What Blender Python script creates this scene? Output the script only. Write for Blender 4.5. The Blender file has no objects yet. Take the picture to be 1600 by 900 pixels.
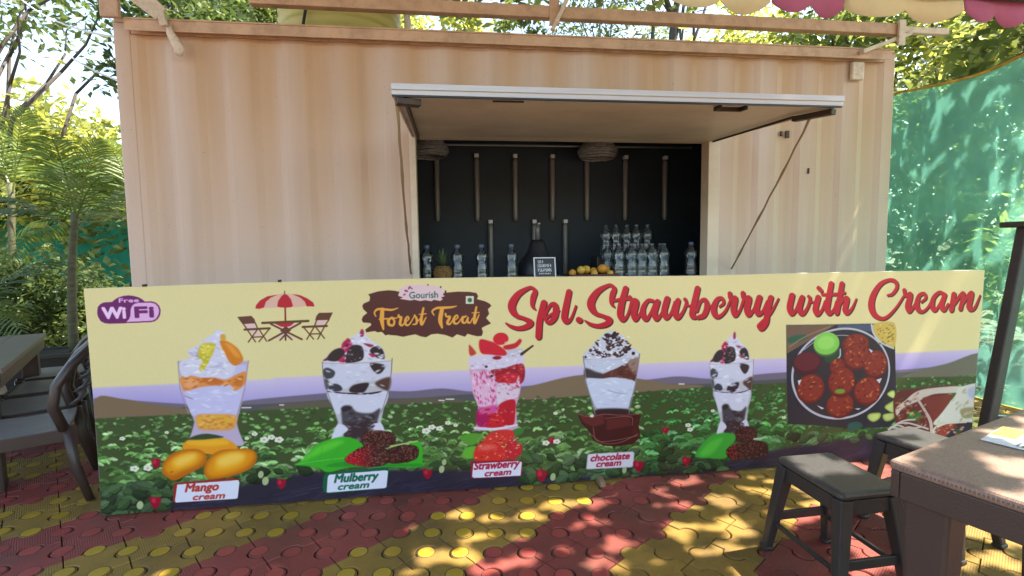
import bpy, bmesh, math, random, json
import numpy as np
from mathutils import Vector, Matrix

SC = bpy.context.scene
C = SC.collection
R = math.radians
PI = math.pi
V = Vector

# ================================================================ camera, sky, sun, exposure
def make_camera():
    yaw, pitch, roll = .125, .0777, -.0132
    F = V((math.sin(yaw) * math.cos(pitch), math.cos(yaw) * math.cos(pitch), -math.sin(pitch)))
    r0 = V((math.cos(yaw), -math.sin(yaw), 0)); u0 = r0.cross(F)
    r = r0 * math.cos(roll) + u0 * math.sin(roll); u = r.cross(F)
    cd = bpy.data.cameras.new('camera'); cam = bpy.data.objects.new('camera', cd); C.objects.link(cam)
    m = Matrix((r, u, -F)).transposed().to_4x4(); m.translation = V((2.28, -3.869, 1.393)); cam.matrix_world = m
    cd.sensor_width = 36; cd.lens = 36 * 772.1 / 1600; cd.clip_start = .02; cd.clip_end = 400
    SC.camera = cam
make_camera()

SUN = V((.50, -.045, .865)).normalized()          # towards the sun: high, from the right
w = bpy.data.worlds.new('World'); SC.world = w; w.use_nodes = True
nt = w.node_tree; bg = nt.nodes['Background']
sky = nt.nodes.new('ShaderNodeTexSky'); sky.sky_type = 'NISHITA'; sky.sun_disc = False
sky.sun_elevation = math.asin(SUN.z); sky.sun_rotation = math.atan2(SUN.x, SUN.y)
sky.air_density = 1.4; sky.dust_density = 2.5; sky.ozone_density = 1.0
nt.links.new(sky.outputs[0], bg.inputs[0]); bg.inputs[1].default_value = .15
sd = bpy.data.lights.new('sun', 'SUN'); sd.energy = 5.0; sd.angle = R(.48); sd.color = (1, .91, .76)
so = bpy.data.objects.new('sun', sd); C.objects.link(so); so.rotation_euler = SUN.to_track_quat('Z', 'Y').to_euler()
vs = SC.view_settings; vs.view_transform = 'Standard'; vs.look = 'None'; vs.gamma = 1; vs.use_curve_mapping = False
vs.exposure = 1.9
SC.cycles.max_bounces = 10; SC.cycles.transparent_max_bounces = 24

# ================================================================ materials
MATS = {}
def mat(name, col, rough=.6, metal=0, spec=.5, var=.0, scale=8, bump=0, bscale=60, stretch=(1, 1, 1), dirt=None, dirt_amt=.0, dscale=3, obj_var=0, coat=0, world=False, rib=0):
    if name in MATS: return MATS[name]
    m = bpy.data.materials.new(name); m.use_nodes = True; n = m.node_tree.nodes; l = m.node_tree.links
    b = n['Principled BSDF']; b.inputs['Roughness'].default_value = rough; b.inputs['Metallic'].default_value = metal
    b.inputs['Specular IOR Level'].default_value = spec; b.inputs['Coat Weight'].default_value = coat
    tc = n.new('ShaderNodeTexCoord'); mp = n.new('ShaderNodeMapping'); mp.inputs['Scale'].default_value = stretch
    l.new(n.new('ShaderNodeNewGeometry').outputs['Position'] if world else tc.outputs['Object'], mp.inputs[0])
    rgb = n.new('ShaderNodeRGB'); rgb.outputs[0].default_value = (*col, 1); cur = rgb.outputs[0]
    def noise(sc, det=5, rg=.6):
        t = n.new('ShaderNodeTexNoise'); t.inputs['Scale'].default_value = sc; t.inputs['Detail'].default_value = det; t.inputs['Roughness'].default_value = rg
        l.new(mp.outputs[0], t.inputs[0]); return t.outputs[0]
    if var:
        h = n.new('ShaderNodeHueSaturation'); mr = n.new('ShaderNodeMapRange')
        mr.inputs[1].default_value = .3; mr.inputs[2].default_value = .7; mr.inputs[3].default_value = 1 - var; mr.inputs[4].default_value = 1 + var
        l.new(noise(scale), mr.inputs[0]); l.new(mr.outputs[0], h.inputs['Value']); l.new(cur, h.inputs['Color']); cur = h.outputs[0]
    if obj_var:
        oi = n.new('ShaderNodeObjectInfo'); h = n.new('ShaderNodeHueSaturation'); mr = n.new('ShaderNodeMapRange')
        mr.inputs[3].default_value = 1 - obj_var; mr.inputs[4].default_value = 1 + obj_var
        l.new(oi.outputs['Random'], mr.inputs[0]); l.new(mr.outputs[0], h.inputs['Value']); l.new(cur, h.inputs['Color']); cur = h.outputs[0]
    if dirt:
        mx = n.new('ShaderNodeMix'); mx.data_type = 'RGBA'; mx.inputs[7].default_value = (*dirt, 1)
        mr = n.new('ShaderNodeMapRange'); mr.inputs[1].default_value = .45; mr.inputs[2].default_value = .75; mr.inputs[4].default_value = dirt_amt
        l.new(noise(dscale, 8, .7), mr.inputs[0]); l.new(mr.outputs[0], mx.inputs[0]); l.new(cur, mx.inputs[6]); cur = mx.outputs[2]
    l.new(cur, b.inputs['Base Color'])
    if bump:
        bp = n.new('ShaderNodeBump'); bp.inputs['Strength'].default_value = bump; bp.inputs['Distance'].default_value = .01
        l.new(noise(bscale, 6), bp.inputs['Height']); l.new(bp.outputs[0], b.inputs['Normal'])
        if rib:
            wv = n.new('ShaderNodeTexWave'); wv.inputs['Scale'].default_value = rib; wv.inputs['Distortion'].default_value = .6; l.new(tc.outputs['Object'], wv.inputs[0])
            b2 = n.new('ShaderNodeBump'); b2.inputs['Strength'].default_value = .35; b2.inputs['Distance'].default_value = .003
            l.new(wv.outputs['Fac'], b2.inputs['Height']); l.new(bp.outputs[0], b2.inputs['Normal']); l.new(b2.outputs[0], b.inputs['Normal'])
    MATS[name] = m; return m

def leaf_mat(name, dark, light, trans=.5, rough=.5, extra=None):
    """leaf with light coming through it; every leaf has its own tint (attribute)"""
    m = bpy.data.materials.new(name); m.use_nodes = True; n = m.node_tree.nodes; l = m.node_tree.links
    out = n['Material Output']; n.remove(n['Principled BSDF'])
    at = n.new('ShaderNodeAttribute'); at.attribute_name = 'tint'
    cr = n.new('ShaderNodeValToRGB'); cr.color_ramp.elements[0].color = (*dark, 1); cr.color_ramp.elements[1].color = (*light, 1)
    if extra: e = cr.color_ramp.elements.new(.93); e.color = (*light, 1); cr.color_ramp.elements[2].color = (*extra, 1)
    l.new(at.outputs['Fac'], cr.inputs[0])
    df = n.new('ShaderNodeBsdfPrincipled'); df.inputs['Roughness'].default_value = rough; df.inputs['Specular IOR Level'].default_value = .4
    tr = n.new('ShaderNodeBsdfTranslucent'); mx = n.new('ShaderNodeMixShader'); mx.inputs[0].default_value = trans
    hs = n.new('ShaderNodeHueSaturation'); hs.inputs['Hue'].default_value = .475; hs.inputs['Saturation'].default_value = 1.1; hs.inputs['Value'].default_value = 1.5
    l.new(cr.outputs[0], df.inputs['Base Color']); l.new(cr.outputs[0], hs.inputs['Color']); l.new(hs.outputs[0], tr.inputs[0])
    l.new(df.outputs[0], mx.inputs[1]); l.new(tr.outputs[0], mx.inputs[2]); l.new(mx.outputs[0], out.inputs[0])
    return m

def net_mat(name, col, open_):
    """woven shade net: part open mesh, part thread that lets light through"""
    m = bpy.data.materials.new(name); m.use_nodes = True; n = m.node_tree.nodes; l = m.node_tree.links
    out = n['Material Output']; n.remove(n['Principled BSDF'])
    tc = n.new('ShaderNodeTexCoord'); ns = n.new('ShaderNodeTexNoise'); ns.inputs['Scale'].default_value = 2.2; ns.inputs['Detail'].default_value = 4
    l.new(tc.outputs['Object'], ns.inputs[0])
    hs = n.new('ShaderNodeHueSaturation'); hs.inputs['Color'].default_value = (*col, 1)
    mr = n.new('ShaderNodeMapRange'); mr.inputs[1].default_value = .3; mr.inputs[2].default_value = .7; mr.inputs[3].default_value = .8; mr.inputs[4].default_value = 1.15
    l.new(ns.outputs[0], mr.inputs[0]); l.new(mr.outputs[0], hs.inputs['Value'])
    df = n.new('ShaderNodeBsdfDiffuse'); tr = n.new('ShaderNodeBsdfTranslucent'); m1 = n.new('ShaderNodeMixShader'); m1.inputs[0].default_value = .6
    l.new(hs.outputs[0], df.inputs[0]); l.new(hs.outputs[0], tr.inputs[0]); l.new(df.outputs[0], m1.inputs[1]); l.new(tr.outputs[0], m1.inputs[2])
    tp = n.new('ShaderNodeBsdfTransparent'); tp.inputs[0].default_value = (.60, 1, .88, 1); m2 = n.new('ShaderNodeMixShader'); m2.inputs[0].default_value = open_
    l.new(m1.outputs[0], m2.inputs[1]); l.new(tp.outputs[0], m2.inputs[2]); l.new(m2.outputs[0], out.inputs[0])
    return m

def glass_mat(name, tint, clear=.8):
    m = bpy.data.materials.new(name); m.use_nodes = True; n = m.node_tree.nodes; l = m.node_tree.links
    out = n['Material Output']; n.remove(n['Principled BSDF'])
    tp = n.new('ShaderNodeBsdfTransparent'); tp.inputs[0].default_value = (*tint, 1)
    gl = n.new('ShaderNodeBsdfGlossy'); gl.inputs['Roughness'].default_value = .04; gl.inputs[0].default_value = (1, 1, 1, 1)
    df = n.new('ShaderNodeBsdfDiffuse'); df.inputs[0].default_value = (.6, .68, .72, 1)
    lw = n.new('ShaderNodeLayerWeight'); lw.inputs[0].default_value = .42
    ns = n.new('ShaderNodeTexNoise'); ns.inputs['Scale'].default_value = 38; tc = n.new('ShaderNodeTexCoord'); l.new(tc.outputs['Object'], ns.inputs[0])
    bp = n.new('ShaderNodeBump'); bp.inputs['Strength'].default_value = .6; l.new(ns.outputs[0], bp.inputs['Height']); l.new(bp.outputs[0], gl.inputs['Normal'])
    m0 = n.new('ShaderNodeMixShader'); m0.inputs[0].default_value = clear; m1 = n.new('ShaderNodeMixShader')
    l.new(df.outputs[0], m0.inputs[1]); l.new(tp.outputs[0], m0.inputs[2])
    l.new(lw.outputs['Fresnel'], m1.inputs[0]); l.new(m0.outputs[0], m1.inputs[1]); l.new(gl.outputs[0], m1.inputs[2]); l.new(m1.outputs[0], out.inputs[0])
    return m

def wall_paint():
    """pale peach enamel on the corrugated sheet, with orange-brown runs that carry the painted shade of the top rail"""
    m = bpy.data.materials.new('peach_enamel'); m.use_nodes = True; n = m.node_tree.nodes; l = m.node_tree.links; b = n['Principled BSDF']
    b.inputs['Roughness'].default_value = .42; b.inputs['Specular IOR Level'].default_value = .35
    tc = n.new('ShaderNodeTexCoord')
    def nz(stretch, sc, det=4):
        mp = n.new('ShaderNodeMapping'); mp.inputs['Scale'].default_value = stretch; l.new(tc.outputs['Object'], mp.inputs[0])
        t = n.new('ShaderNodeTexNoise'); t.inputs['Scale'].default_value = sc; t.inputs['Detail'].default_value = det; l.new(mp.outputs[0], t.inputs[0]); return t.outputs[0]
    def ramp(src, a, c):
        r = n.new('ShaderNodeMapRange'); r.inputs[1].default_value = a; r.inputs[2].default_value = c; l.new(src, r.inputs[0]); return r.outputs[0]
    def mix(fac, a, c):
        x = n.new('ShaderNodeMix'); x.data_type = 'RGBA'; l.new(fac, x.inputs[0])
        if isinstance(a, tuple): x.inputs[6].default_value = (*a, 1)
        else: l.new(a, x.inputs[6])
        x.inputs[7].default_value = (*c, 1); return x.outputs[2]
    def mul(a, c, k=1):
        x = n.new('ShaderNodeMath'); x.operation = 'MULTIPLY'; l.new(a, x.inputs[0])
        if c is None: x.inputs[1].default_value = k
        else: l.new(c, x.inputs[1])
        return x.outputs[0]
    sp = n.new('ShaderNodeSeparateXYZ'); l.new(tc.outputs['Object'], sp.inputs[0])
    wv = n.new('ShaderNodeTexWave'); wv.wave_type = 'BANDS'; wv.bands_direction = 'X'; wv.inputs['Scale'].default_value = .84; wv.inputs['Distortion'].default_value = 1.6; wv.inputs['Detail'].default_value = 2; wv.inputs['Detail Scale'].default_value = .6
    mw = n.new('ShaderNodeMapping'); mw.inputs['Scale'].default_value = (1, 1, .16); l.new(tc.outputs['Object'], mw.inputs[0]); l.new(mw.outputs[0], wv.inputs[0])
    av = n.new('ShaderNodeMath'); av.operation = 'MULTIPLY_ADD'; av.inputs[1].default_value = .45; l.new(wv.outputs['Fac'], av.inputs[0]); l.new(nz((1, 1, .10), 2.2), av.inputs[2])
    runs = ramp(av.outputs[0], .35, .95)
    rail_shade = ramp(sp.outputs['Z'], 1.0, 2.45)  # shade below the top rail, painted in as stronger runs higher up
    c = mix(mul(mul(runs, rail_shade), None, .9), (.66, .50, .41), (.57, .345, .19))
    c = mix(mul(ramp(nz((1, 1, .05), 7), .5, .8), None, .4), c, (.42, .25, .14))
    c = mix(mul(ramp(nz((1, 1, 1), 90, 2), .70, .76), None, .7), c, (.16, .09, .05))
    l.new(c, b.inputs['Base Color'])
    bp = n.new('ShaderNodeBump'); bp.inputs['Strength'].default_value = .15; bp.inputs['Distance'].default_value = .01; l.new(nz((1, 1, .4), 7), bp.inputs['Height']); l.new(bp.outputs[0], b.inputs['Normal'])
    return m

def weave(name, col, sc=90, rough=.5):
    """moulded rattan weave on plastic"""
    m = bpy.data.materials.new(name); m.use_nodes = True; n = m.node_tree.nodes; l = m.node_tree.links; b = n['Principled BSDF']
    b.inputs['Roughness'].default_value = rough; tc = n.new('ShaderNodeTexCoord')
    ck = n.new('ShaderNodeTexBrick'); ck.inputs['Scale'].default_value = sc; ck.inputs['Mortar Size'].default_value = .03; ck.inputs['Mortar Smooth'].default_value = 1
    ck.inputs['Color1'].default_value = (*[c * 1.15 for c in col], 1); ck.inputs['Color2'].default_value = (*[c * .9 for c in col], 1); ck.inputs['Mortar'].default_value = (*[c * .6 for c in col], 1)
    ck.inputs['Brick Width'].default_value = 1.2; ck.inputs['Row Height'].default_value = .6
    l.new(tc.outputs['Object'], ck.inputs[0]); l.new(ck.outputs[0], b.inputs['Base Color'])
    bp = n.new('ShaderNodeBump'); bp.inputs['Strength'].default_value = .8; bp.inputs['Distance'].default_value = .004; bp.invert = True
    l.new(ck.outputs['Fac'], bp.inputs['Height']); l.new(bp.outputs[0], b.inputs['Normal'])
    return m

# ================================================================ mesh builder
class MB:
    def __init__(s): s.v = []; s.f = []; s.m = []
    def add(s, vs, fs, mi=0):
        o = len(s.v); s.v += [tuple(p) for p in vs]; s.f += [tuple(i + o for i in f) for f in fs]; s.m += [mi] * len(fs)
    def box(s, x0, x1, y0, y1, z0, z1, mi=0, M=None):
        p = [V((x, y, z)) for z in (z0, z1) for y in (y0, y1) for x in (x0, x1)]
        if M: p = [M @ q for q in p]
        s.add(p, [(0, 2, 3, 1), (4, 5, 7, 6), (0, 1, 5, 4), (2, 6, 7, 3), (0, 4, 6, 2), (1, 3, 7, 5)], mi); return s
    def beam(s, a, b, w, h, up=V((0, 0, 1)), mi=0, w2=None, h2=None):
        """rectangular bar from a to b"""
        a = V(a); b = V(b); d = (b - a).normalized(); x = d.cross(up)
        if x.length < 1e-4: x = d.cross(V((0, 1, 0)))
        x.normalize(); y = x.cross(d); w2 = w2 or w; h2 = h2 or h; p = []
        for q, ww, hh in ((a, w, h), (b, w2, h2)):
            p += [q + x * (sx * ww / 2) + y * (sy * hh / 2) for sx, sy in ((-1, -1), (1, -1), (1, 1), (-1, 1))]
        s.add(p, [(0, 1, 2, 3), (7, 6, 5, 4), (0, 4, 5, 1), (1, 5, 6, 2), (2, 6, 7, 3), (3, 7, 4, 0)], mi); return s
    def tube(s, path, rad, n=8, mi=0, flat=1.0, cap=True):
        path = [V(p) for p in path]; N = len(path); rad = rad if isinstance(rad, (list, tuple)) else [rad] * N; p = []; f = []
        ref = V((0, 0, 1))
        if abs((path[1] - path[0]).normalized().z) > .9: ref = V((0, 1, 0))
        for i, q in enumerate(path):
            d = (path[min(i + 1, N - 1)] - path[max(i - 1, 0)]).normalized(); x = d.cross(ref)
            if x.length < 1e-3: x = d.cross(V((1, 0, 0)))
            x.normalize(); y = x.cross(d); ref = y
            p += [q + x * (rad[i] * math.cos(2 * PI * k / n)) + y * (rad[i] * flat * math.sin(2 * PI * k / n)) for k in range(n)]
        for i in range(N - 1):
            for k in range(n): f.append((i * n + k, i * n + (k + 1) % n, (i + 1) * n + (k + 1) % n, (i + 1) * n + k))
        if cap: f += [tuple(range(n))[::-1], tuple((N - 1) * n + k for k in range(n))]
        s.add(p, f, mi); return s
    def lathe(s, prof, n=16, cx=0, cy=0, mi=0):
        p = [(cx + r * math.cos(2 * PI * k / n), cy + r * math.sin(2 * PI * k / n), z) for r, z in prof for k in range(n)]; f = []
        for i in range(len(prof) - 1):
            for k in range(n): f.append((i * n + k, i * n + (k + 1) % n, (i + 1) * n + (k + 1) % n, (i + 1) * n + k))
        f.append(tuple(range(n))[::-1]); f.append(tuple((len(prof) - 1) * n + k for k in range(n)))
        s.add(p, f, mi); return s
    def build(s, name, mats, parent=None, smooth=False, bevel=0, seg=2):
        me = bpy.data.meshes.new(name); me.from_pydata(s.v, [], s.f)
        for m in (mats if isinstance(mats, (list, tuple)) else [mats]): me.materials.append(m)
        if any(s.m): me.polygons.foreach_set('material_index', s.m)
        bm = bmesh.new(); bm.from_mesh(me); bmesh.ops.recalc_face_normals(bm, faces=bm.faces); bm.to_mesh(me); bm.free()
        if smooth: me.polygons.foreach_set('use_smooth', [True] * len(me.polygons))
        me.update(); o = link(name, me, parent)
        if bevel:
            b = o.modifiers.new('bevel', 'BEVEL'); b.width = bevel; b.segments = seg; b.limit_method = 'ANGLE'; b.angle_limit = R(40)
            if smooth: b.harden_normals = False
        return o

def link(name, me, parent=None):
    o = bpy.data.objects.new(name, me); C.objects.link(o)
    if parent: o.parent = parent
    return o
def tag(o, label, cat, group=None):
    o['label'] = label; o['category'] = cat
    if group: o['group'] = group
    return o
def thing(name, label, cat, loc=(0, 0, 0), rz=0, group=None):
    o = link(name, None); o.location = loc; o.rotation_euler.z = rz; o.empty_display_size = .1
    return tag(o, label, cat, group)
def structure(o, kind='structure'): o['kind'] = kind; return o
def dup(o, loc=None, rz=None, label=None, parent=None):
    c = o.copy(); C.objects.link(c)
    if parent: c.parent = parent
    if loc is not None: c.location = loc
    if rz is not None: c.rotation_euler.z = rz
    if label: c['label'] = label
    for ch in list(o.children): dup(ch, parent=c)
    return c
def raw(name, v, f, m, parent=None, tint=None, smooth=False):
    """mesh from numpy quads, with an optional tint per face"""
    me = bpy.data.meshes.new(name); nv = len(v); nf = len(f); k = f.shape[1]
    me.vertices.add(nv); me.vertices.foreach_set('co', np.asarray(v, np.float32).ravel())
    me.loops.add(nf * k); me.loops.foreach_set('vertex_index', np.asarray(f, np.int32).ravel())
    me.polygons.add(nf); me.polygons.foreach_set('loop_start', np.arange(0, nf * k, k, dtype=np.int32)); me.polygons.foreach_set('loop_total', np.full(nf, k, np.int32))
    me.materials.append(m)
    if tint is not None:
        a = me.attributes.new('tint', 'FLOAT', 'FACE'); a.data.foreach_set('value', np.asarray(tint, np.float32))
    if smooth: me.polygons.foreach_set('use_smooth', np.ones(nf, bool))
    me.update(); me.validate(); return link(name, me, parent)

rnd = random.Random(5)
nr = np.random.RandomState(5)

# ---------------------------------------------------------------- printed artwork (flat print on the board)
class Canvas:
    """paints flat print into an RGB array; x to the right and y up, in millimetres"""
    def __init__(s, w_mm, h_mm, res):
        s.r = res; s.W = int(w_mm / res); s.H = int(h_mm / res)
        s.a = np.zeros((s.H, s.W, 3), np.float32)
    def box(s, x0, x1, y0, y1):
        r = s.r
        return (max(0, int(x0 / r) - 2), min(s.W, int(x1 / r) + 3), max(0, int(y0 / r) - 2), min(s.H, int(y1 / r) + 3))
    def grid(s, b):
        return np.meshgrid((np.arange(b[0], b[1]) + .5) * s.r, (np.arange(b[2], b[3]) + .5) * s.r)
    def blend(s, b, m, c):
        t = s.a[b[2]:b[3], b[0]:b[1]]
        t += (np.asarray(c, np.float32) - t) * m[..., None].astype(np.float32)
    def poly(s, p, c, soft=0):
        p = np.asarray(p, float); pad = soft * 2
        b = s.box(p[:, 0].min() - pad, p[:, 0].max() + pad, p[:, 1].min() - pad, p[:, 1].max() + pad)
        if b[0] >= b[1] or b[2] >= b[3]: return
        xs, ys = s.grid(b); m = np.zeros(xs.shape)
        q = np.roll(p, -1, 0)
        for ox, oy in ((-.25, -.25), (.25, .25), (.25, -.25), (-.25, .25)):
            X = xs[0] + ox * s.r; Y = ys[:, 0] + oy * s.r
            ins = np.zeros(xs.shape, bool)
            for (x0, y0), (x1, y1) in zip(p, q):
                if y0 == y1: continue
                k = (y0 > Y) != (y1 > Y)
                if not k.any(): continue
                xc = (x1 - x0) * (Y[k] - y0) / (y1 - y0) + x0
                ins[k] ^= X[None, :] < xc[:, None]
            m += ins * .25
        n = int(round(soft / s.r))
        for _ in range(2 if n > 0 else 0):
            w = 2 * n + 1
            for ax in (0, 1):
                pd = [(0, 0), (0, 0)]; pd[ax] = (n + 1, n)
                cs = np.cumsum(np.pad(m, pd), ax)
                m = (cs[w:] - cs[:-w]) / w if ax == 0 else (cs[:, w:] - cs[:, :-w]) / w
        s.blend(b, m, c)
    def ell(s, c, soft, x, y, rx, ry, rot):
        R = max(rx, ry) + soft + s.r; b = s.box(x - R, x + R, y - R, y + R)
        if b[0] >= b[1] or b[2] >= b[3]: return
        X, Y = s.grid(b); X = X - x; Y = Y - y; t = math.radians(-rot); ct, st = math.cos(t), math.sin(t)
        u = (X * ct + Y * st) / max(rx, .3); v = (-X * st + Y * ct) / max(ry, .3)
        d = (1 - np.sqrt(u * u + v * v)) * min(rx, ry) / (s.r + soft * 1.4)
        s.blend(b, np.clip(d + .5, 0, 1), c)
    def stroke(s, p, c, soft=0):
        p = np.asarray(p, float); R = p[:, 2].max() / 2 + soft + s.r
        b = s.box(p[:, 0].min() - R, p[:, 0].max() + R, p[:, 1].min() - R, p[:, 1].max() + R)
        if b[0] >= b[1] or b[2] >= b[3]: return
        X, Y = s.grid(b); m = np.zeros(X.shape)
        for a, e in zip(p[:-1], p[1:]):
            L = e[:2] - a[:2]; l2 = max(L @ L, 1e-6)
            t = np.clip(((X - a[0]) * L[0] + (Y - a[1]) * L[1]) / l2, 0, 1)
            d = np.hypot(X - a[0] - t * L[0], Y - a[1] - t * L[1]) - (a[2] + t * (e[2] - a[2])) / 2
            m = np.maximum(m, np.clip(.5 - d / (s.r + soft), 0, 1))
        s.blend(b, m, c)

def spline(p, closed, n=5):
    p = np.asarray(p, float)
    if len(p) < 3: return p
    q = np.vstack([p[-1], p, p[:2]]) if closed else np.vstack([2 * p[0] - p[1], p, 2 * p[-1] - p[-2]])
    out = []
    for i in range(1, len(q) - 2):
        a, b, c, d = q[i - 1:i + 3]
        for t in np.arange(n) / n:
            out.append(.5 * (2 * b + (c - a) * t + (2 * a - 5 * b + 4 * c - d) * t * t + (3 * b - a - 3 * c + d) * t ** 3))
    if not closed: out.append(p[-1])
    out = np.array(out)
    if p.shape[1] > 2: out[:, 2] = np.maximum(out[:, 2], 1)
    return out

def text_loops(body, bold):
    """triangles of a line of type set in the built-in font"""
    cu = bpy.data.curves.new('type', 'FONT'); cu.body = body; cu.resolution_u = 3
    o = bpy.data.objects.new('type', cu); C.objects.link(o)
    dg = bpy.context.evaluated_depsgraph_get(); me = o.evaluated_get(dg).to_mesh()
    me.calc_loop_triangles()
    v = np.array([w.co[:2] for w in me.vertices]); t = np.array([l.vertices[:] for l in me.loop_triangles])
    o.evaluated_get(dg).to_mesh_clear(); bpy.data.objects.remove(o); bpy.data.curves.remove(cu)
    return v, t

def hexc(h):
    h = h if isinstance(h, int) else int(h, 16)
    return [(h >> 16) / 255, (h >> 8 & 255) / 255, (h & 255) / 255]

def inside(p, x, y):
    r = False; j = len(p) - 1
    for i in range(len(p)):
        a, b = p[i], p[j]
        if (a[1] > y) != (b[1] > y) and x < (b[0] - a[0]) * (y - a[1]) / (b[1] - a[1]) + a[0]: r = not r
        j = i
    return r

def print_leaf(cv, x, y, a, b, rot, c, soft=1):
    """one toothed leaf with a pale midrib and side veins"""
    t = math.radians(rot); ct, st = math.cos(t), math.sin(t)
    def P(u, v): return (x + u * ct - v * st, y + u * st + v * ct)
    up = []; n = 7
    for i in range(n + 1):
        q = i / n; w = b * math.sin(PI * q ** .8) ** .75; up.append((-a + 2 * a * q, w * (1.0 if i % 2 else .88)))
    pts = [P(u, v) for u, v in up] + [P(u, -v) for u, v in up[-2:0:-1]]
    cv.poly([(px + a * .10, py - b * .22) for px, py in pts], c * .45, soft * 2)
    cv.poly(pts, c, soft)
    cv.poly([P(u, v * .95) for u, v in up] + [P(a, 0), P(-a, 0)], c * 1.22, soft * 2)
    cv.stroke([(*P(-a, 0), 3), (*P(a * .95, 0), 1.5)], c * 1.5, .8)
    for q in (-.5, -.1, .3):
        for s in (-1, 1): cv.stroke([(*P(a * q, 0), 1.6), (*P(a * (q + .35), s * b * .7), 1)], c * 1.35, .8)

def paint_field(cv, rnd):
    top = [(-20, 538), (800, 538), (1660, 533), (2400, 522), (3380, 543), (4680, 543), (5330, 524)]
    cv.poly(top + [(5330, -20), (-20, -20)], hexc('3f4f29'), 2)
    # furrows of the far field, then leaves growing larger towards the viewer
    greens = ['4f7038', '5b8044', '41602e', '4a6a34', '6c8c54', '35502a', '3f5a2c', '7f9668']
    n = 2300
    for i in range(n):
        t = (i + rnd.random()) / n; y = 536 * (1 - t ** 1.25); dep = 1 - y / 540
        s = 9 + 62 * dep ** 1.5
        if y < 150 and rnd.random() < .5: continue
        x = rnd.uniform(-10, 5290); c = np.array(hexc(rnd.choice(greens))) * rnd.uniform(.85, 1.4) * (1 - .28 * dep)
        if 3000 < x: c = c * np.array([.74, .95, .9])
        base = rnd.uniform(-30, 30); wide = s * rnd.uniform(.8, 1.2)
        for k in ((-1, 0, 1) if s > 15 else (0,)):
            r1 = wide * (.62 if s > 15 else 1.1); r2 = r1 * rnd.uniform(.42, .66)
            px = x + k * wide * .62; py = y + (abs(k) - .5) * -s * .18 + rnd.uniform(-.1, .1) * s; rot = base + k * 32
            cc = c * rnd.uniform(.85, 1.15)
            if s > 16: print_leaf(cv, px, py, r1, r2, -rot, cc, .8); continue
            cv.ell(cc * .5, s * .12, px + s * .08, py - s * .2, r1, r2, rot)
            cv.ell(cc, s * .10, px, py, r1, r2, rot)
            if s > 12: cv.ell(cc * 1.28, s * .25, px - r1 * .1, py + r2 * .3, r1 * .6, r2 * .35, rot)
    for i in range(120):
        y = 60 + 470 * rnd.random() ** .6; cv.ell(hexc('c9c8b4'), .5, rnd.uniform(0, 5270), y, rnd.uniform(2, 5), rnd.uniform(1.5, 3), 0)
    # dark plastic mulch along the lower edge
    for pts in ([(260, -20), (330, 80), (480, 110), (700, 128), (990, 172), (1200, 165), (1470, 158), (1800, 140), (2200, 100), (2600, 40), (3000, 28), (3300, 40), (3600, 80), (3820, 112), (4200, 150), (5300, 230), (5300, -20)],):
        cv.poly(spline(pts, False), hexc('2c2636'), 10)
    for i in range(260):
        x = rnd.uniform(330, 5200); y = rnd.uniform(-5, 150) * (.5 + .5 * math.sin(x / 520 + .4) ** 2)
        cv.stroke([(x, y, 3), (x + rnd.uniform(40, 170), y + rnd.uniform(4, 36), 2)], np.array(hexc(rnd.choice(['3d3550', '1c1826', '463d5a', '241f30']))), 4)
    for i in range(330):
        x = rnd.choice([rnd.uniform(-10, 330), rnd.uniform(-10, 330), rnd.uniform(2250, 3600), rnd.uniform(330, 5200)])
        y = rnd.uniform(0, 170) if x < 330 or 2250 < x < 3600 else rnd.uniform(150, 210)
        s = rnd.uniform(22, 46); c = np.array(hexc(rnd.choice(['2f4426', '3b5230', '27381f', '44583a', '4d6544']))) * rnd.uniform(.7, 1.1)
        rot = rnd.uniform(-40, 40)
        print_leaf(cv, x, y, s, s * .68, rot, c, 1)

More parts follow.
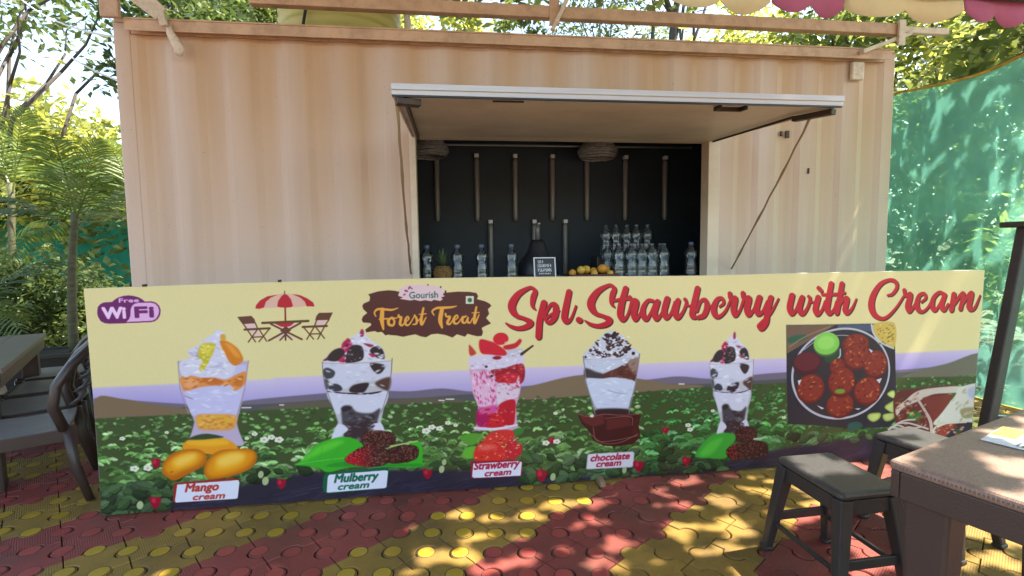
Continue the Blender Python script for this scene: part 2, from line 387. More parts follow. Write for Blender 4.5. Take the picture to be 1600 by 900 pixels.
def paint_art(art, w_mm, h_mm, res):
    rnd = random.Random(11); cv = Canvas(w_mm, h_mm, res)
    yy = (np.arange(cv.H) + .5) * res; xx = (np.arange(cv.W) + .5) * res
    cream = np.array(hexc('e2d49a')); pale = np.array(hexc('d6c6dc')); lil = np.array(hexc('a79ad2'))
    edge = 708 + 8 * np.sin(xx / 900) - 6 * (xx < 900)
    t = np.clip((yy[:, None] - edge[None]) / 14 + .5, 0, 1)[..., None]
    g = np.clip((edge[None] - yy[:, None]) / 110, 0, 1)[..., None]
    k = (.25 + .75 * np.exp(-((xx - 150) / 420) ** 2) + .6 * np.exp(-((xx - 4700) / 500) ** 2))[None, :, None]
    haze = pale + (lil - pale) * np.clip(g * .7 + .45 * k, 0, 1)
    cv.a[:] = haze + (cream - haze) * t
    for e in art:
        if e[0] == 'F': paint_field(cv, rnd); continue
        if e[0] == 'p':
            p = np.array(e[4], float).reshape(-1, 2); cv.poly(spline(p, True) if e[3] else p, hexc(e[1]), e[2] * 1.2)
        elif e[0] == 'e': cv.ell(hexc(e[1]), e[2] * 1.2, *e[3:8])
        elif e[0] == 's':
            p = np.array(e[4], float).reshape(-1, 3); cv.stroke(spline(p, False, 6) if e[3] else p, hexc(e[1]), e[2] * 1.2)
        elif e[0] == 'b':
            p = np.array(e[3], float).reshape(-1, 2); lo = p.min(0); hi = p.max(0)
            cv.poly(spline(p, True), hexc('2e1014'), 2)
            s = e[4]
            for i in range(e[1]):
                x = rnd.uniform(lo[0], hi[0]); y = rnd.uniform(lo[1], hi[1])
                if not inside(p, x, y): continue
                red = max(0, min(1, (e[2] - x) / 110)); q = rnd.random()
                cv.ell(np.array([60 + red * 90 + q * 40, 24 + q * 34 * (1 - red), 26 + q * 20]) / 255, 0, x, y, s * rnd.uniform(.6, 1), s * rnd.uniform(.5, .9), 0)
                if q > .6: cv.ell(hexc('ce9678'), 0, x - s * .2, y + s * .3, s * .3, s * .25, 0)
        elif e[0] == 'x':      # mottling inside an outline: many small soft marks in a few inks
            _, n, size, asp, rot, inks, pl = e; p = np.array(pl, float).reshape(-1, 2); lo = p.min(0); hi = p.max(0)
            for i in range(n):
                x = rnd.uniform(lo[0], hi[0]); y = rnd.uniform(lo[1], hi[1])
                if inside(p, x, y): s = size * rnd.uniform(.5, 1.4); cv.ell(hexc(rnd.choice(inks)), s * .35, x, y, s, s * asp, rot + rnd.uniform(-30, 30))
        elif e[0] == 't':
            _, c, body, x, y, w, h, shear, bold = e
            v, tr = text_loops(body, bold); v = v.copy()
            x0, x1 = v[:, 0].min(), v[:, 0].max(); cap = .73
            v[:, 0] += shear * v[:, 1]; x0, x1 = v[:, 0].min(), v[:, 0].max()
            v[:, 0] = x + (v[:, 0] - x0) / (x1 - x0) * w; v[:, 1] = y + v[:, 1] / cap * h
            b = cv.box(v[:, 0].min(), v[:, 0].max(), v[:, 1].min(), v[:, 1].max()); X, Y = cv.grid(b); m = np.zeros(X.shape)
            for ox, oy in ((-.25, -.25), (.25, .25), (.25, -.25), (-.25, .25)):
                hit = np.zeros(X.shape, bool)
                for f in tr:
                    a, bb, cc = v[f]; den = (bb[1] - cc[1]) * (a[0] - cc[0]) + (cc[0] - bb[0]) * (a[1] - cc[1])
                    if abs(den) < 1e-9: continue
                    px = X + ox * res - cc[0]; py = Y + oy * res - cc[1]
                    l1 = ((bb[1] - cc[1]) * px + (cc[0] - bb[0]) * py) / den; l2 = ((cc[1] - a[1]) * px + (a[0] - cc[0]) * py) / den
                    hit |= (l1 >= -1e-6) & (l2 >= -1e-6) & (l1 + l2 <= 1 + 1e-6)
                m += hit * .25
            q = bold * h * .9 / res; n = int(q + 1)      # heavier weight: grow the letter by a fraction of its height
            g = np.zeros(m.shape); mp = np.pad(m, n)
            for dy in range(-n, n + 1):
                for dx in range(-n, n + 1):
                    w = np.clip(q + .5 - math.hypot(dx, dy), 0, 1)
                    if w > 0: g = np.maximum(g, w * mp[n + dy:n + dy + m.shape[0], n + dx:n + dx + m.shape[1]])
            cv.blend(b, g, hexc(c))
    # dots of ink spread a little on the vinyl
    q = np.pad(cv.a, ((1, 1), (1, 1), (0, 0)), 'edge'); cv.a = .5 * cv.a + .125 * (q[:-2, 1:-1] + q[2:, 1:-1] + q[1:-1, :-2] + q[1:-1, 2:])
    # fine print grain
    rs = np.random.RandomState(3); cv.a *= (1 + rs.normal(0, .012, cv.a.shape[:2]))[..., None]
    return np.clip(cv.a, 0, 1)

# digitised print: shapes in millimetres on the board (colour, softness, outline)
ART = [['p',7366264,1,1,[20,587,24,649,263,616,577,585,806,601,1039,611,1208,617,1415,621,1624,607,1803,616,1984,589,2205,601,2469,607,2975,606,3216,618,3463,591,3927,610,4682,593,5309,599,5318,471,2203,468]],
['p',5395028,1,1,[478,527,481,583,804,573,1037,575,1344,581,1623,566,1910,574,2205,574,2975,583,3381,563,3928,569,4683,576,5312,556,5320,445,2203,468]],['p',6314058,1,1,[869,541,1003,570,1206,573,1343,552,1623,566,1837,555,1982,518]],
['p',8152654,1,1,[7,485,18,649,140,636,293,600,480,562,638,518,475,475]],['p',8284754,1,1,[2203,468,2261,579,2393,618,2584,651,2778,650,2975,614,3176,573,3381,547,3177,474,2583,448]],
['p',7104602,1,1,[4686,522,4821,578,5051,619,5304,672,5331,427,4689,459]],['s',14471880,0,0,[732,559,6.8,777,557,6.8]],['s',14471880,0,0,[926,563,6.9,946,562,6.9]],['s',14471880,0,0,[1827,552,7.3,1870,550,7.3]],
['s',14471880,0,0,[1787,547,7.3,1816,545,7.3]],['s',14471880,0,0,[3221,571,8.0,3253,569,8.0]],['F'],
['p',6820964,0,0,[55,1105,59,1125,71,1139,87,1148,103,1149,128,1150,142,1162,161,1173,185,1180,208,1182,230,1179,255,1171,273,1159,283,1148,316,1148,336,1141,351,1124,357,1101,353,1076,342,1056,325,1043,304,1039,221,1038,152,1037,106,1037,84,1041,67,1052,57,1073,54,1090]],
['p',14987486,0,0,[214,1111,222,1128,234,1138,253,1142,313,1142,333,1135,345,1119,350,1099,345,1077,333,1057,316,1047,297,1045,221,1044,187,1043,201,1056,209,1073]],['t',15777515,'Free',161,1146,94,22,0,0.12],
['t',15781360,'Wi',79,1065,107,59,0,0.11],['t',6820964,'Fi',234,1067,86,56,0,0.1],['p',14594720,0,0,[863,1097,875,1116,895,1150,936,1168,972,1174,1012,1170,1052,1157,1080,1126,1090,1102,1049,1097,976,1097,918,1097]],
['p',12196396,0,0,[824,1096,828,1113,851,1139,888,1159,943,1168,906,1153,880,1131,867,1099,845,1093]],['p',12196396,0,0,[1016,1169,1059,1161,1095,1143,1124,1121,1131,1099,1090,1100,1080,1127,1059,1149]],
['p',12196396,0,0,[978,1171,994,1162,1009,1141,1018,1104,1005,1097,976,1096,947,1099,936,1104,943,1133,961,1159]],['s',6437418,0,0,[978,1186,4.5,978,1171,4.5]],['s',9185314,0,0,[977,1096,8.2,975,1020,9.0]],
['p',14859966,0,0,[913,1007,948,975,971,989]],['p',14859966,0,0,[1031,1009,996,977,982,993]],['p',14859966,0,0,[948,959,913,931,968,931,1001,934,1034,931]],['p',12196396,0,0,[917,1012,1024,1015,1001,996,975,989,949,994]],
['s',6046244,0,0,[856,1016,12.7,1094,1020,12.9]],['s',6437418,0,0,[899,1009,9.7,1056,920,9.9]],['s',6437418,0,0,[1053,1010,9.8,884,919,9.8]],['s',6437418,0,0,[972,982,11.3,971,919,8.3]],['s',6437418,0,0,[973,951,9.1,942,919,7.5]],
['s',6437418,0,0,[975,950,9.1,1004,920,7.6]],['p',6437418,0,0,[975,995,1003,973,973,947,944,971]],['p',14859966,0,0,[765,1012,820,1014,826,990,775,990]],['p',6437418,0,0,[730,1053,802,1056,817,1037,823,1015,755,1014]],
['s',6437418,0,0,[764,983,11.1,892,986,11.2]],['s',6437418,0,0,[758,1016,6.3,777,984,6.3]],['s',6437418,0,0,[821,1015,6.3,829,990,6.3]],['s',6437418,0,0,[780,978,6.3,816,915,6.4]],['s',6437418,0,0,[827,979,6.3,780,915,6.3]],
['s',6437418,0,0,[839,980,6.3,873,917,6.4]],['s',6437418,0,0,[889,982,6.4,834,915,6.4]],['s',6437418,0,0,[805,941,6.3,852,941,6.4]],['p',14859966,0,0,[789,976,818,977,806,956]],['p',14859966,0,0,[828,971,852,947,812,946]],
['p',14859966,0,0,[1136,1019,1190,1021,1178,994,1132,996]],['p',6437418,0,0,[1153,1063,1226,1063,1205,1023,1131,1023,1138,1046]],['s',6437418,0,0,[1063,988,11.4,1191,990,11.5]],['s',6437418,0,0,[1139,1025,6.5,1126,992,6.5]],
['s',6437418,0,0,[1204,1025,6.5,1174,983,6.5]],['s',6437418,0,0,[1070,984,6.4,1117,920,6.5]],['s',6437418,0,0,[1122,984,6.5,1082,919,6.5]],['s',6437418,0,0,[1130,988,6.5,1175,922,6.5]],['s',6437418,0,0,[1178,986,6.5,1140,919,6.5]],
['s',6437418,0,0,[1098,948,6.5,1156,948,6.5]],
['p',5384228,0,0,[1419,1159,1473,1174,1526,1179,1563,1175,1592,1167,1630,1158,1697,1154,1794,1154,1843,1158,1906,1162,1970,1159,2010,1152,2019,1134,2012,1117,2059,1103,2083,1090,2093,1077,2073,1057,2080,1032,2062,1008,2089,976,2061,965,2036,953,2043,927,2035,907,2010,906,1981,914,1956,923,1941,906,1896,922,1871,904,1832,920,1788,929,1754,927,1724,911,1695,917,1667,930,1638,926,1599,918,1561,927,1532,930,1518,933,1503,929,1485,949,1459,948,1447,955,1400,949,1395,964,1429,988,1425,1000,1385,1004,1378,1019,1386,1038,1410,1057,1390,1077,1384,1094,1391,1108,1424,1122,1428,1144]],
['p',14861512,0,0,[1579,1152,1587,1169,1580,1179,1602,1193,1631,1205,1698,1208,1776,1199,1824,1183,1835,1163,1823,1146,1835,1139,1813,1132,1822,1122,1807,1112,1774,1120,1759,1112,1725,1119,1696,1115,1667,1123,1643,1119,1619,1124,1586,1130,1605,1138,1582,1145]],
['t',1463366,'Gourish',1639,1131,156,38,0.0,0.05],['e',3938852,0,1742,1204,3.5,4.1,0],['e',3938852,0,1812,1190,4.1,5.3,0],['e',3938852,0,1838,1163,4.7,7.7,0],['e',3938852,0,1830,1151,4.1,4.7,0],['e',9843310,0,1623,1173,10.6,5.8,20],
['e',9843310,0,1640,1190,10.6,4.8,-60],['e',9843310,0,1652,1187,7.7,3.9,40],['e',9843310,0,1613,1153,7.7,4.4,-30],['p',14210756,0,0,[1950,1136,1995,1135,1994,1091,1949,1092]],['e',2649670,0,1972,1113,12.9,12.9,0],
['s',15246402,0,1,[1455,1036,6.7,1448,1056,9.6,1465,1075,12.5,1503,1074,13.5,1541,1070,11.6,1575,1079,5.8]],['s',15246402,0,1,[1491,1074,21.2,1487,1015,24.1,1493,964,10.6]],['s',15246402,0,1,[1473,1020,7.7,1516,1022,9.7]],
['s',15246402,0,1,[1542,1028,10.6,1523,1014,16.4,1524,990,16.5,1546,984,12.6,1554,1008,11.6,1542,1026,9.7,1564,1023,6.8,1578,1037,5.8]],
['s',15246402,0,1,[1578,1040,11.6,1582,1027,10.7,1592,1027,13.6,1584,993,15.6,1596,982,10.7,1616,1006,6.8]],['s',15246402,0,1,[1618,1001,5.8,1633,1018,8.8,1626,1031,8.8,1614,1011,14.6,1615,987,13.6,1634,986,8.8,1665,1034,6.8]],
['s',15246402,0,1,[1665,1037,9.8,1676,1014,13.7,1673,990,11.7,1654,985,6.8]],['s',15246402,0,1,[1673,995,6.8,1693,1014,6.8]],['s',15246402,0,1,[1714,1075,11.7,1700,1009,16.6,1704,984,13.7,1727,1023,6.9]],
['s',15246402,0,1,[1689,1041,5.9,1728,1043,6.9]],['s',15246402,0,1,[1771,1034,6.9,1762,1056,9.8,1787,1073,12.8,1826,1074,14.8,1870,1076,11.9,1897,1081,5.9]],['s',15246402,0,1,[1816,1067,22.6,1805,1005,24.7,1814,963,11.9]],
['s',15246402,0,1,[1835,1039,11.8,1840,1024,9.9,1859,1021,13.8,1844,989,15.8,1858,981,10.9,1878,1008,6.9]],['s',15246402,0,1,[1881,998,5.9,1903,1017,8.9,1896,1030,8.9,1881,1011,14.9,1883,986,13.9,1903,985,8.9,1931,1022,7.0]],
['s',15246402,0,1,[1950,1023,9.0,1930,1012,13.9,1930,989,13.9,1945,986,9.0,1960,1016,8.0,1957,991,14.0,1972,985,9.0,1985,1010,6.0]],['s',15246402,0,1,[2008,1072,12.0,1995,1005,17.0,1999,982,14.0,2023,1029,7.0]],
['s',15246402,0,1,[1983,1040,6.0,2023,1041,7.0]],
['s',4853780,0,1,[2351,1042,6.8,2333,1067,23.0,2339,1115,34.0,2350,1145,28.0,2335,1166,19.5,2312,1168,20.3,2254,1135,35.5,2217,1082,46.4,2218,1041,41.4,2246,1008,26.3,2285,992,22.1,2323,968,34.2,2300,946,32.4,2252,937,24.7,2210,949,19.5,2179,969,9.3]],
['s',4853780,0,1,[2821,1043,7.0,2802,1068,23.7,2808,1118,35.1,2819,1148,28.9,2803,1169,20.1,2779,1171,21.0,2719,1138,36.6,2680,1083,47.9,2683,1041,42.7,2711,1008,27.1,2752,992,22.8,2792,967,35.2,2769,944,33.5,2719,936,25.5,2675,947,20.1,2643,968,9.6]],
['s',4853780,0,1,[2400,1079,37.6,2375,980,38.6,2368,885,37.8]],['s',4853780,0,1,[2401,994,17.2,2420,1039,17.1,2442,1070,20.6,2465,1065,31.8,2470,1029,38.7,2460,989,34.5,2434,965,25.8,2410,979,17.2,2434,1006,15.5,2486,1033,16.4]],
['s',4853780,0,1,[2547,1139,35.3,2524,1027,39.7,2521,985,38.1,2538,966,26.0,2562,989,17.3,2588,1056,13.0]],['s',4853780,0,1,[2605,976,34.8,2612,972,34.8]],
['s',4853780,0,1,[2888,1150,35.2,2861,1050,42.3,2856,994,40.7,2875,967,26.6,2902,997,17.7,2926,1072,18.6]],['s',4853780,0,1,[2821,1082,15.8,2850,1087,17.6,2908,1092,19.4]],
['s',4853780,0,1,[2913,1099,24.7,2923,1082,22.1,2952,1069,39.0,2938,1001,39.1,2951,967,28.5,2978,1000,17.8,2992,1037,15.1]],
['s',4853780,0,1,[3058,1073,19.6,3026,1075,22.3,2998,1037,32.9,2995,994,37.5,3017,965,26.8,3044,1002,17.9,3066,1049,17.9]],['s',4853780,0,1,[3086,1066,36.7,3067,1002,39.4,3082,965,28.7,3111,996,18.0,3136,1057,15.3]],
['s',4853780,0,1,[3148,1081,38.6,3129,1010,39.6,3143,971,30.6,3171,994,19.8,3198,1060,19.8]],['s',4853780,0,1,[3216,1068,35.2,3199,998,38.8,3217,968,29.0,3249,1001,19.9,3270,1053,19.9,3261,1077,21.7]],
['s',4853780,0,1,[3266,1042,16.3,3296,1036,13.6]],['s',4853780,0,1,[3340,1138,38.1,3313,1019,41.8,3310,980,40.1,3326,965,25.5]],['s',4853780,0,1,[3338,1003,18.2,3362,1063,20.0,3392,1067,26.5,3402,1026,38.4,3384,978,34.8,3348,964,26.5]],
['s',4853780,0,1,[3393,1026,18.3,3431,1032,13.7]],['s',4853780,0,1,[3485,1027,13.8,3509,1047,20.2,3500,1075,21.1,3469,1070,29.3,3447,1025,39.4,3453,981,36.7,3481,965,24.9,3522,998,18.4,3551,1060,16.6]],
['s',4853780,0,1,[3548,1103,28.5,3552,1075,23.0,3582,1072,37.8,3574,1011,41.6,3587,971,30.6,3615,1000,18.6,3637,1063,18.5]],
['s',4853780,0,1,[3632,1103,30.5,3636,1073,23.2,3670,1070,39.9,3660,1009,41.8,3674,972,31.7,3703,1003,18.7,3723,1056,16.8]],['s',4853780,0,1,[3738,1073,40.1,3722,1007,41.1,3737,974,30.9,3764,991,20.6,3791,1049,20.6]],
['s',4853780,0,1,[3812,1071,37.5,3793,990,39.4,3786,921,39.5,3760,884,32.0,3739,898,23.5,3753,917,20.7,3815,980,18.8,3862,1065,11.3]],['s',4853780,0,1,[3949,1081,40.6,3937,1011,40.7,3952,972,32.2,3979,995,20.9,4006,1063,20.9]],
['s',4853780,0,1,[4017,1067,36.1,4001,999,39.0,4023,969,29.5,4053,1003,21.0,4070,1057,21.0,4059,1075,20.9]],['s',4853780,0,1,[4071,1039,14.3,4097,1039,14.3]],
['s',4853780,0,1,[4123,1065,37.2,4107,996,39.2,4123,963,29.7,4152,990,19.2,4170,1042,16.3]],['s',4853780,0,1,[4124,1126,26.7,4143,1107,24.8]],
['s',4853780,0,1,[4208,1149,36.4,4188,1029,41.3,4186,989,38.5,4206,964,26.0,4233,992,19.3,4248,1037,17.3]],['s',4853780,0,1,[4149,1085,16.3,4240,1084,19.2,4300,1092,19.3]],['s',4853780,0,1,[4281,1145,36.5,4253,969,36.7]],
['s',4853780,0,1,[4260,1002,19.3,4294,1051,23.2,4321,1052,31.9,4308,990,37.8,4325,965,28.2,4357,994,19.4,4383,1051,10.7]],
['s',4853780,0,1,[4601,1068,12.8,4634,1077,21.7,4663,1117,23.7,4652,1152,26.6,4607,1165,21.6,4547,1139,30.3,4502,1076,41.1,4489,1010,45.0,4509,954,38.3,4561,923,24.7,4608,933,21.8,4667,990,16.8,4717,1065,14.9]],
['s',4853780,0,1,[4715,1097,27.7,4725,1065,22.8,4759,1067,36.7,4747,998,42.8,4762,963,28.9,4792,997,20.0,4812,1043,17.0]],
['s',4853780,0,1,[4842,1020,15.0,4869,1045,20.0,4856,1073,22.0,4822,1061,28.9,4809,1012,37.9,4819,976,35.0,4851,957,22.1,4890,984,17.1,4921,1045,15.1]],
['s',4853780,0,1,[4996,1068,22.2,4960,1077,24.1,4924,1042,31.1,4920,988,36.2,4943,964,24.2,4970,1002,17.1,4993,1053,18.1]],['s',4853780,0,1,[5002,1059,32.3,4984,992,36.3,5007,963,24.3,5031,1001,17.2]],
['s',4853780,0,1,[5066,1063,35.4,5058,965,36.5]],['s',4853780,0,1,[5075,1000,20.3,5112,1055,24.4,5135,1062,29.5,5122,970,32.6]],
['s',4853780,0,1,[5133,998,20.4,5171,1056,24.4,5195,1063,34.7,5182,986,40.9,5202,960,24.6,5229,980,20.5,5257,1052,11.3]],
['s',12457518,0,1,[2346,1048,6.5,2328,1073,22.0,2334,1122,32.5,2345,1151,26.8,2330,1172,18.7,2307,1174,19.4,2249,1141,33.9,2212,1088,44.4,2213,1047,39.6,2241,1014,25.2,2280,999,21.2,2318,974,32.7,2295,952,31.0,2247,943,23.6,2205,955,18.7,2174,975,8.9]],
['s',12457518,0,1,[2816,1049,6.7,2796,1075,22.7,2802,1124,33.5,2813,1154,27.7,2797,1176,19.2,2773,1177,20.0,2713,1144,35.0,2675,1090,45.8,2677,1047,40.9,2706,1014,25.9,2747,998,21.8,2787,974,33.7,2764,951,32.0,2713,942,24.4,2670,954,19.3,2637,975,9.2]],
['s',12457518,0,1,[2395,1085,36.0,2370,987,36.9,2362,891,36.2]],['s',12457518,0,1,[2396,1000,16.4,2415,1046,16.4,2437,1076,19.7,2460,1071,30.4,2465,1035,37.0,2455,996,33.0,2429,971,24.7,2405,986,16.4,2429,1013,14.8,2481,1039,15.7]],
['s',12457518,0,1,[2542,1145,33.8,2519,1033,38.0,2516,991,36.4,2533,972,24.9,2557,995,16.6,2583,1062,12.4]],['s',12457518,0,1,[2599,982,33.3,2606,978,33.3]],
['s',12457518,0,1,[2882,1156,33.7,2855,1057,40.5,2851,1000,38.9,2869,973,25.4,2896,1003,17.0,2920,1079,17.8]],['s',12457518,0,1,[2816,1088,15.1,2845,1094,16.8,2903,1098,18.6]],
['s',12457518,0,1,[2908,1105,23.7,2918,1088,21.2,2946,1075,37.3,2933,1007,37.4,2945,973,27.2,2972,1006,17.0,2987,1044,14.5]],
['s',12457518,0,1,[3053,1080,18.8,3021,1082,21.3,2993,1043,31.5,2990,1001,35.8,3012,971,25.7,3039,1009,17.1,3061,1056,17.1]],['s',12457518,0,1,[3080,1072,35.1,3061,1008,37.7,3076,972,27.5,3106,1002,17.2,3130,1063,14.6]],
['s',12457518,0,1,[3142,1087,36.9,3123,1016,37.8,3137,977,29.3,3166,1000,19.0,3192,1067,19.0]],['s',12457518,0,1,[3211,1075,33.6,3193,1004,37.2,3211,975,27.7,3243,1008,19.1,3264,1060,19.1,3255,1083,20.8]],
['s',12457518,0,1,[3260,1048,15.6,3291,1043,13.0]],['s',12457518,0,1,[3335,1144,36.4,3307,1025,40.0,3304,987,38.3,3320,972,24.4]],
['s',12457518,0,1,[3332,1010,17.4,3356,1069,19.2,3387,1074,25.3,3397,1032,36.7,3378,984,33.3,3343,971,25.3]],['s',12457518,0,1,[3387,1032,17.5,3426,1039,13.1]],
['s',12457518,0,1,[3479,1034,13.2,3504,1053,19.4,3494,1082,20.2,3463,1076,28.1,3441,1031,37.7,3447,987,35.2,3476,972,23.8,3516,1005,17.6,3546,1067,15.9]],
['s',12457518,0,1,[3542,1110,27.3,3546,1081,22.0,3576,1078,36.2,3568,1018,39.8,3581,977,29.3,3609,1007,17.7,3631,1070,17.7]],
['s',12457518,0,1,[3626,1110,29.2,3631,1079,22.1,3664,1076,38.2,3655,1015,40.0,3668,978,30.3,3698,1009,17.8,3717,1062,16.0]],['s',12457518,0,1,[3732,1079,38.3,3716,1014,39.3,3731,981,29.5,3758,998,19.7,3785,1056,19.7]],
['s',12457518,0,1,[3806,1077,35.8,3787,997,37.7,3780,928,37.8,3754,890,30.6,3733,905,22.4,3747,924,19.8,3809,986,18.0,3856,1071,10.8]],['s',12457518,0,1,[3943,1087,38.8,3931,1017,38.9,3946,978,30.8,3973,1001,20.0,4000,1070,20.0]],
['s',12457518,0,1,[4010,1074,34.5,3995,1006,37.3,4017,975,28.3,4047,1009,20.1,4063,1063,20.0,4053,1081,20.0]],['s',12457518,0,1,[4065,1046,13.7,4090,1045,13.7]],
['s',12457518,0,1,[4116,1072,35.6,4101,1003,37.5,4117,970,28.4,4145,996,18.4,4164,1048,15.6]],['s',12457518,0,1,[4117,1132,25.5,4137,1113,23.7]],
['s',12457518,0,1,[4201,1155,34.8,4182,1035,39.5,4180,995,36.8,4200,971,24.9,4227,999,18.4,4241,1044,16.6]],['s',12457518,0,1,[4143,1091,15.5,4234,1091,18.4,4294,1098,18.5]],['s',12457518,0,1,[4275,1152,35.0,4246,976,35.1]],
['s',12457518,0,1,[4254,1008,18.5,4287,1058,22.2,4315,1059,30.5,4301,997,36.1,4319,971,26.9,4350,1001,18.6,4377,1057,10.2]],
['s',12457518,0,1,[4594,1075,12.2,4628,1083,20.7,4656,1124,22.6,4645,1159,25.4,4601,1172,20.6,4541,1146,29.0,4496,1082,39.3,4482,1017,43.1,4502,961,36.6,4554,930,23.6,4601,940,20.8,4660,997,16.1,4710,1072,14.2]],
['s',12457518,0,1,[4709,1104,26.5,4719,1072,21.8,4753,1074,35.2,4741,1005,40.9,4756,970,27.7,4785,1004,19.1,4805,1049,16.2]],
['s',12457518,0,1,[4835,1027,14.3,4863,1052,19.1,4849,1080,21.0,4816,1067,27.7,4803,1019,36.3,4812,983,33.5,4845,964,21.1,4883,991,16.3,4914,1052,14.4]],
['s',12457518,0,1,[4989,1075,21.2,4953,1084,23.1,4917,1049,29.8,4913,995,34.6,4936,971,23.1,4963,1009,16.4,4986,1060,17.4]],['s',12457518,0,1,[4996,1066,30.9,4978,999,34.8,5000,970,23.2,5024,1008,16.5]],
['s',12457518,0,1,[5059,1070,33.9,5051,972,35.0]],['s',12457518,0,1,[5068,1006,19.4,5105,1062,23.3,5128,1069,28.2,5115,977,31.2]],
['s',12457518,0,1,[5127,1005,19.5,5164,1063,23.4,5188,1070,33.2,5175,993,39.1,5195,967,23.5,5222,987,19.6,5250,1059,10.8]],
['p',12495556,1,0,[425,828,425,779,439,681,466,586,487,492,473,446,448,383,455,365,727,347,733,365,710,432,701,479,728,572,752,665,768,764,776,813]],
['p',12893922,1,0,[434,808,438,750,445,680,455,593,478,527,703,515,723,579,746,666,758,735,764,793]],['p',14585416,1,1,[432,739,480,748,543,731,601,726,660,717,715,743,762,753,753,689,700,653,680,686,599,687,519,680,454,663,435,692]],
['p',12871720,3,1,[538,731,602,731,648,700,573,694]],['p',15376494,3,1,[452,720,501,730,520,694,460,680]],['p',13135912,3,1,[692,715,747,730,734,678,701,685]],
['p',13947106,1,1,[431,808,454,835,502,839,527,827,591,824,665,809,707,796,699,750,660,723,602,731,543,734,491,750,459,737,434,767]],
['p',14078180,1,1,[475,880,527,907,549,929,599,962,632,989,658,971,662,942,637,891,667,838,676,809,590,812,516,821,491,845]],['p',11839678,2,1,[477,875,508,856,534,855,507,845]],['p',11182250,3,1,[530,878,507,845,528,838]],
['p',15526134,1,1,[554,820,617,811,676,809,622,800]],['p',11841740,2,1,[568,790,664,792,610,783]],['x',170,9,0.35,8,[15394548,16052986,12235468,13551838],
[475,880,527,907,599,962,632,989,658,965,648,891,667,838,686,797,661,740,544,739,444,761,434,808,491,834]],['p',13925408,1,1,[639,929,671,925,708,900,733,870,749,817,707,790,676,820,657,867,643,897]],
['p',15242802,3,1,[660,916,702,895,736,835,710,842,675,890]],['p',13548082,1,1,[531,884,548,915,586,919,612,910,604,870,581,830,562,791,540,768,528,786,548,820,528,844]],['p',14864986,3,1,[547,895,595,899,583,870,551,866]],
['p',11577896,3,1,[534,855,582,853,565,831,533,838]],['x',60,7,0.5,20,[14732870,12496936,15524482,13546546],[531,884,548,915,612,910,581,830,540,768,528,786]],['x',60,9,0.4,0,[13530156,15509082,12476452,15777410],
[432,736,543,728,660,714,759,747,700,656,599,690,454,665]],['p',13934652,2,1,[641,960,665,959,666,931,645,931]],['s',9205910,0,1,[448,640,3.3,471,627,5.0,494,617,2.8]],
['p',14456410,3,1,[505,532,580,531,693,521,701,479,667,440,521,449,497,491]],['p',14854204,4,1,[515,525,671,517,673,457,522,460]],['x',60,10,0.4,0,[14059576,15514222,12875826],[510,529,693,518,672,446,522,455]],
['x',40,14,0.3,0,[13552360,12499676,14605040],[454,657,701,668,725,620,694,539,473,539]],['s',10521750,1,1,[426,825,4.9,426,753,3.8,426,681,3.9]],['s',10521750,1,1,[776,813,5.1,764,745,3.9,752,677,3.9]],
['s',10521750,1,1,[426,681,5.0,443,611,3.9,460,540,3.9]],['s',10521750,1,1,[752,665,5.1,728,590,4.0,703,515,4.0]],['p',15111710,2,1,[418,360,449,395,517,394,621,397,677,368,699,329,616,303,547,313,445,333]],
['p',15773736,5,1,[449,389,621,390,654,364,561,357,459,370]],['p',3426344,1,1,[449,400,496,421,554,425,633,403,575,397,506,395]],
['p',12215310,1,1,[310,248,330,297,389,337,469,347,519,331,540,295,521,252,455,215,373,177,340,189,313,216]],['p',14847506,9,1,[321,247,352,295,422,328,502,329,523,296,486,254,410,228,352,207]],
['p',15772194,10,1,[356,261,376,292,422,314,474,314,488,293,464,266,414,249,377,235]],['p',16172112,10,1,[368,281,433,315,490,317,465,281,395,254]],
['p',12215310,1,1,[519,227,546,288,606,329,687,333,763,328,794,297,789,252,745,211,668,184,585,171,539,174,523,201]],['p',14847506,9,1,[531,226,563,287,628,321,757,319,781,285,740,230,639,192,551,186]],
['p',15772194,10,1,[572,241,593,281,636,303,719,302,735,280,708,244,642,220,586,215]],['p',16172112,10,1,[591,279,663,312,732,301,707,264,612,239]],['e',9850900,1,356,225,8.4,3.0,-10],
['p',9841700,0,0,[363,158,375,164,667,171,696,161,695,143,681,54,365,52,352,61]],['p',14605548,0,0,[380,153,693,158,698,143,684,57,675,53,366,53,363,66]],['t',11547688,'Mango',417,109,172,46,0.28,0.085],
['t',11547688,'cream',455,61,164,35,0.28,0.085],['p',12368574,1,0,[1157,791,1159,741,1172,640,1205,537,1229,449,1205,377,1183,335,1488,315,1476,361,1461,435,1481,522,1512,623,1531,724,1534,775]],
['p',13552860,1,1,[1161,787,1283,782,1420,783,1524,783,1510,667,1465,677,1396,673,1319,662,1270,635,1210,667,1172,726]],['p',4341830,2,1,[1162,748,1187,758,1223,734,1211,703,1177,697,1161,719]],
['p',5526618,2,1,[1163,691,1184,690,1189,654,1171,636]],['p',3684418,2,1,[1185,647,1217,667,1250,654,1256,629,1208,620]],['p',3286058,1,1,[1297,619,1319,654,1399,665,1394,636,1366,609]],
['p',3548712,1,1,[1418,776,1492,762,1481,727,1452,713,1422,744]],['p',5519408,3,1,[1437,663,1521,692,1512,620,1477,625]],['p',13684446,1,1,[1178,622,1297,609,1414,599,1505,609,1481,522,1410,493,1334,501,1294,547,1230,492,1205,537]],
['s',3415596,0,1,[1178,625,5.6,1276,610,7.0,1400,603,9.9,1505,618,5.7]],['p',4867146,3,1,[1249,520,1267,541,1301,532,1334,501,1410,491,1460,516,1444,451,1420,379,1383,322,1272,329,1254,404,1250,462]],
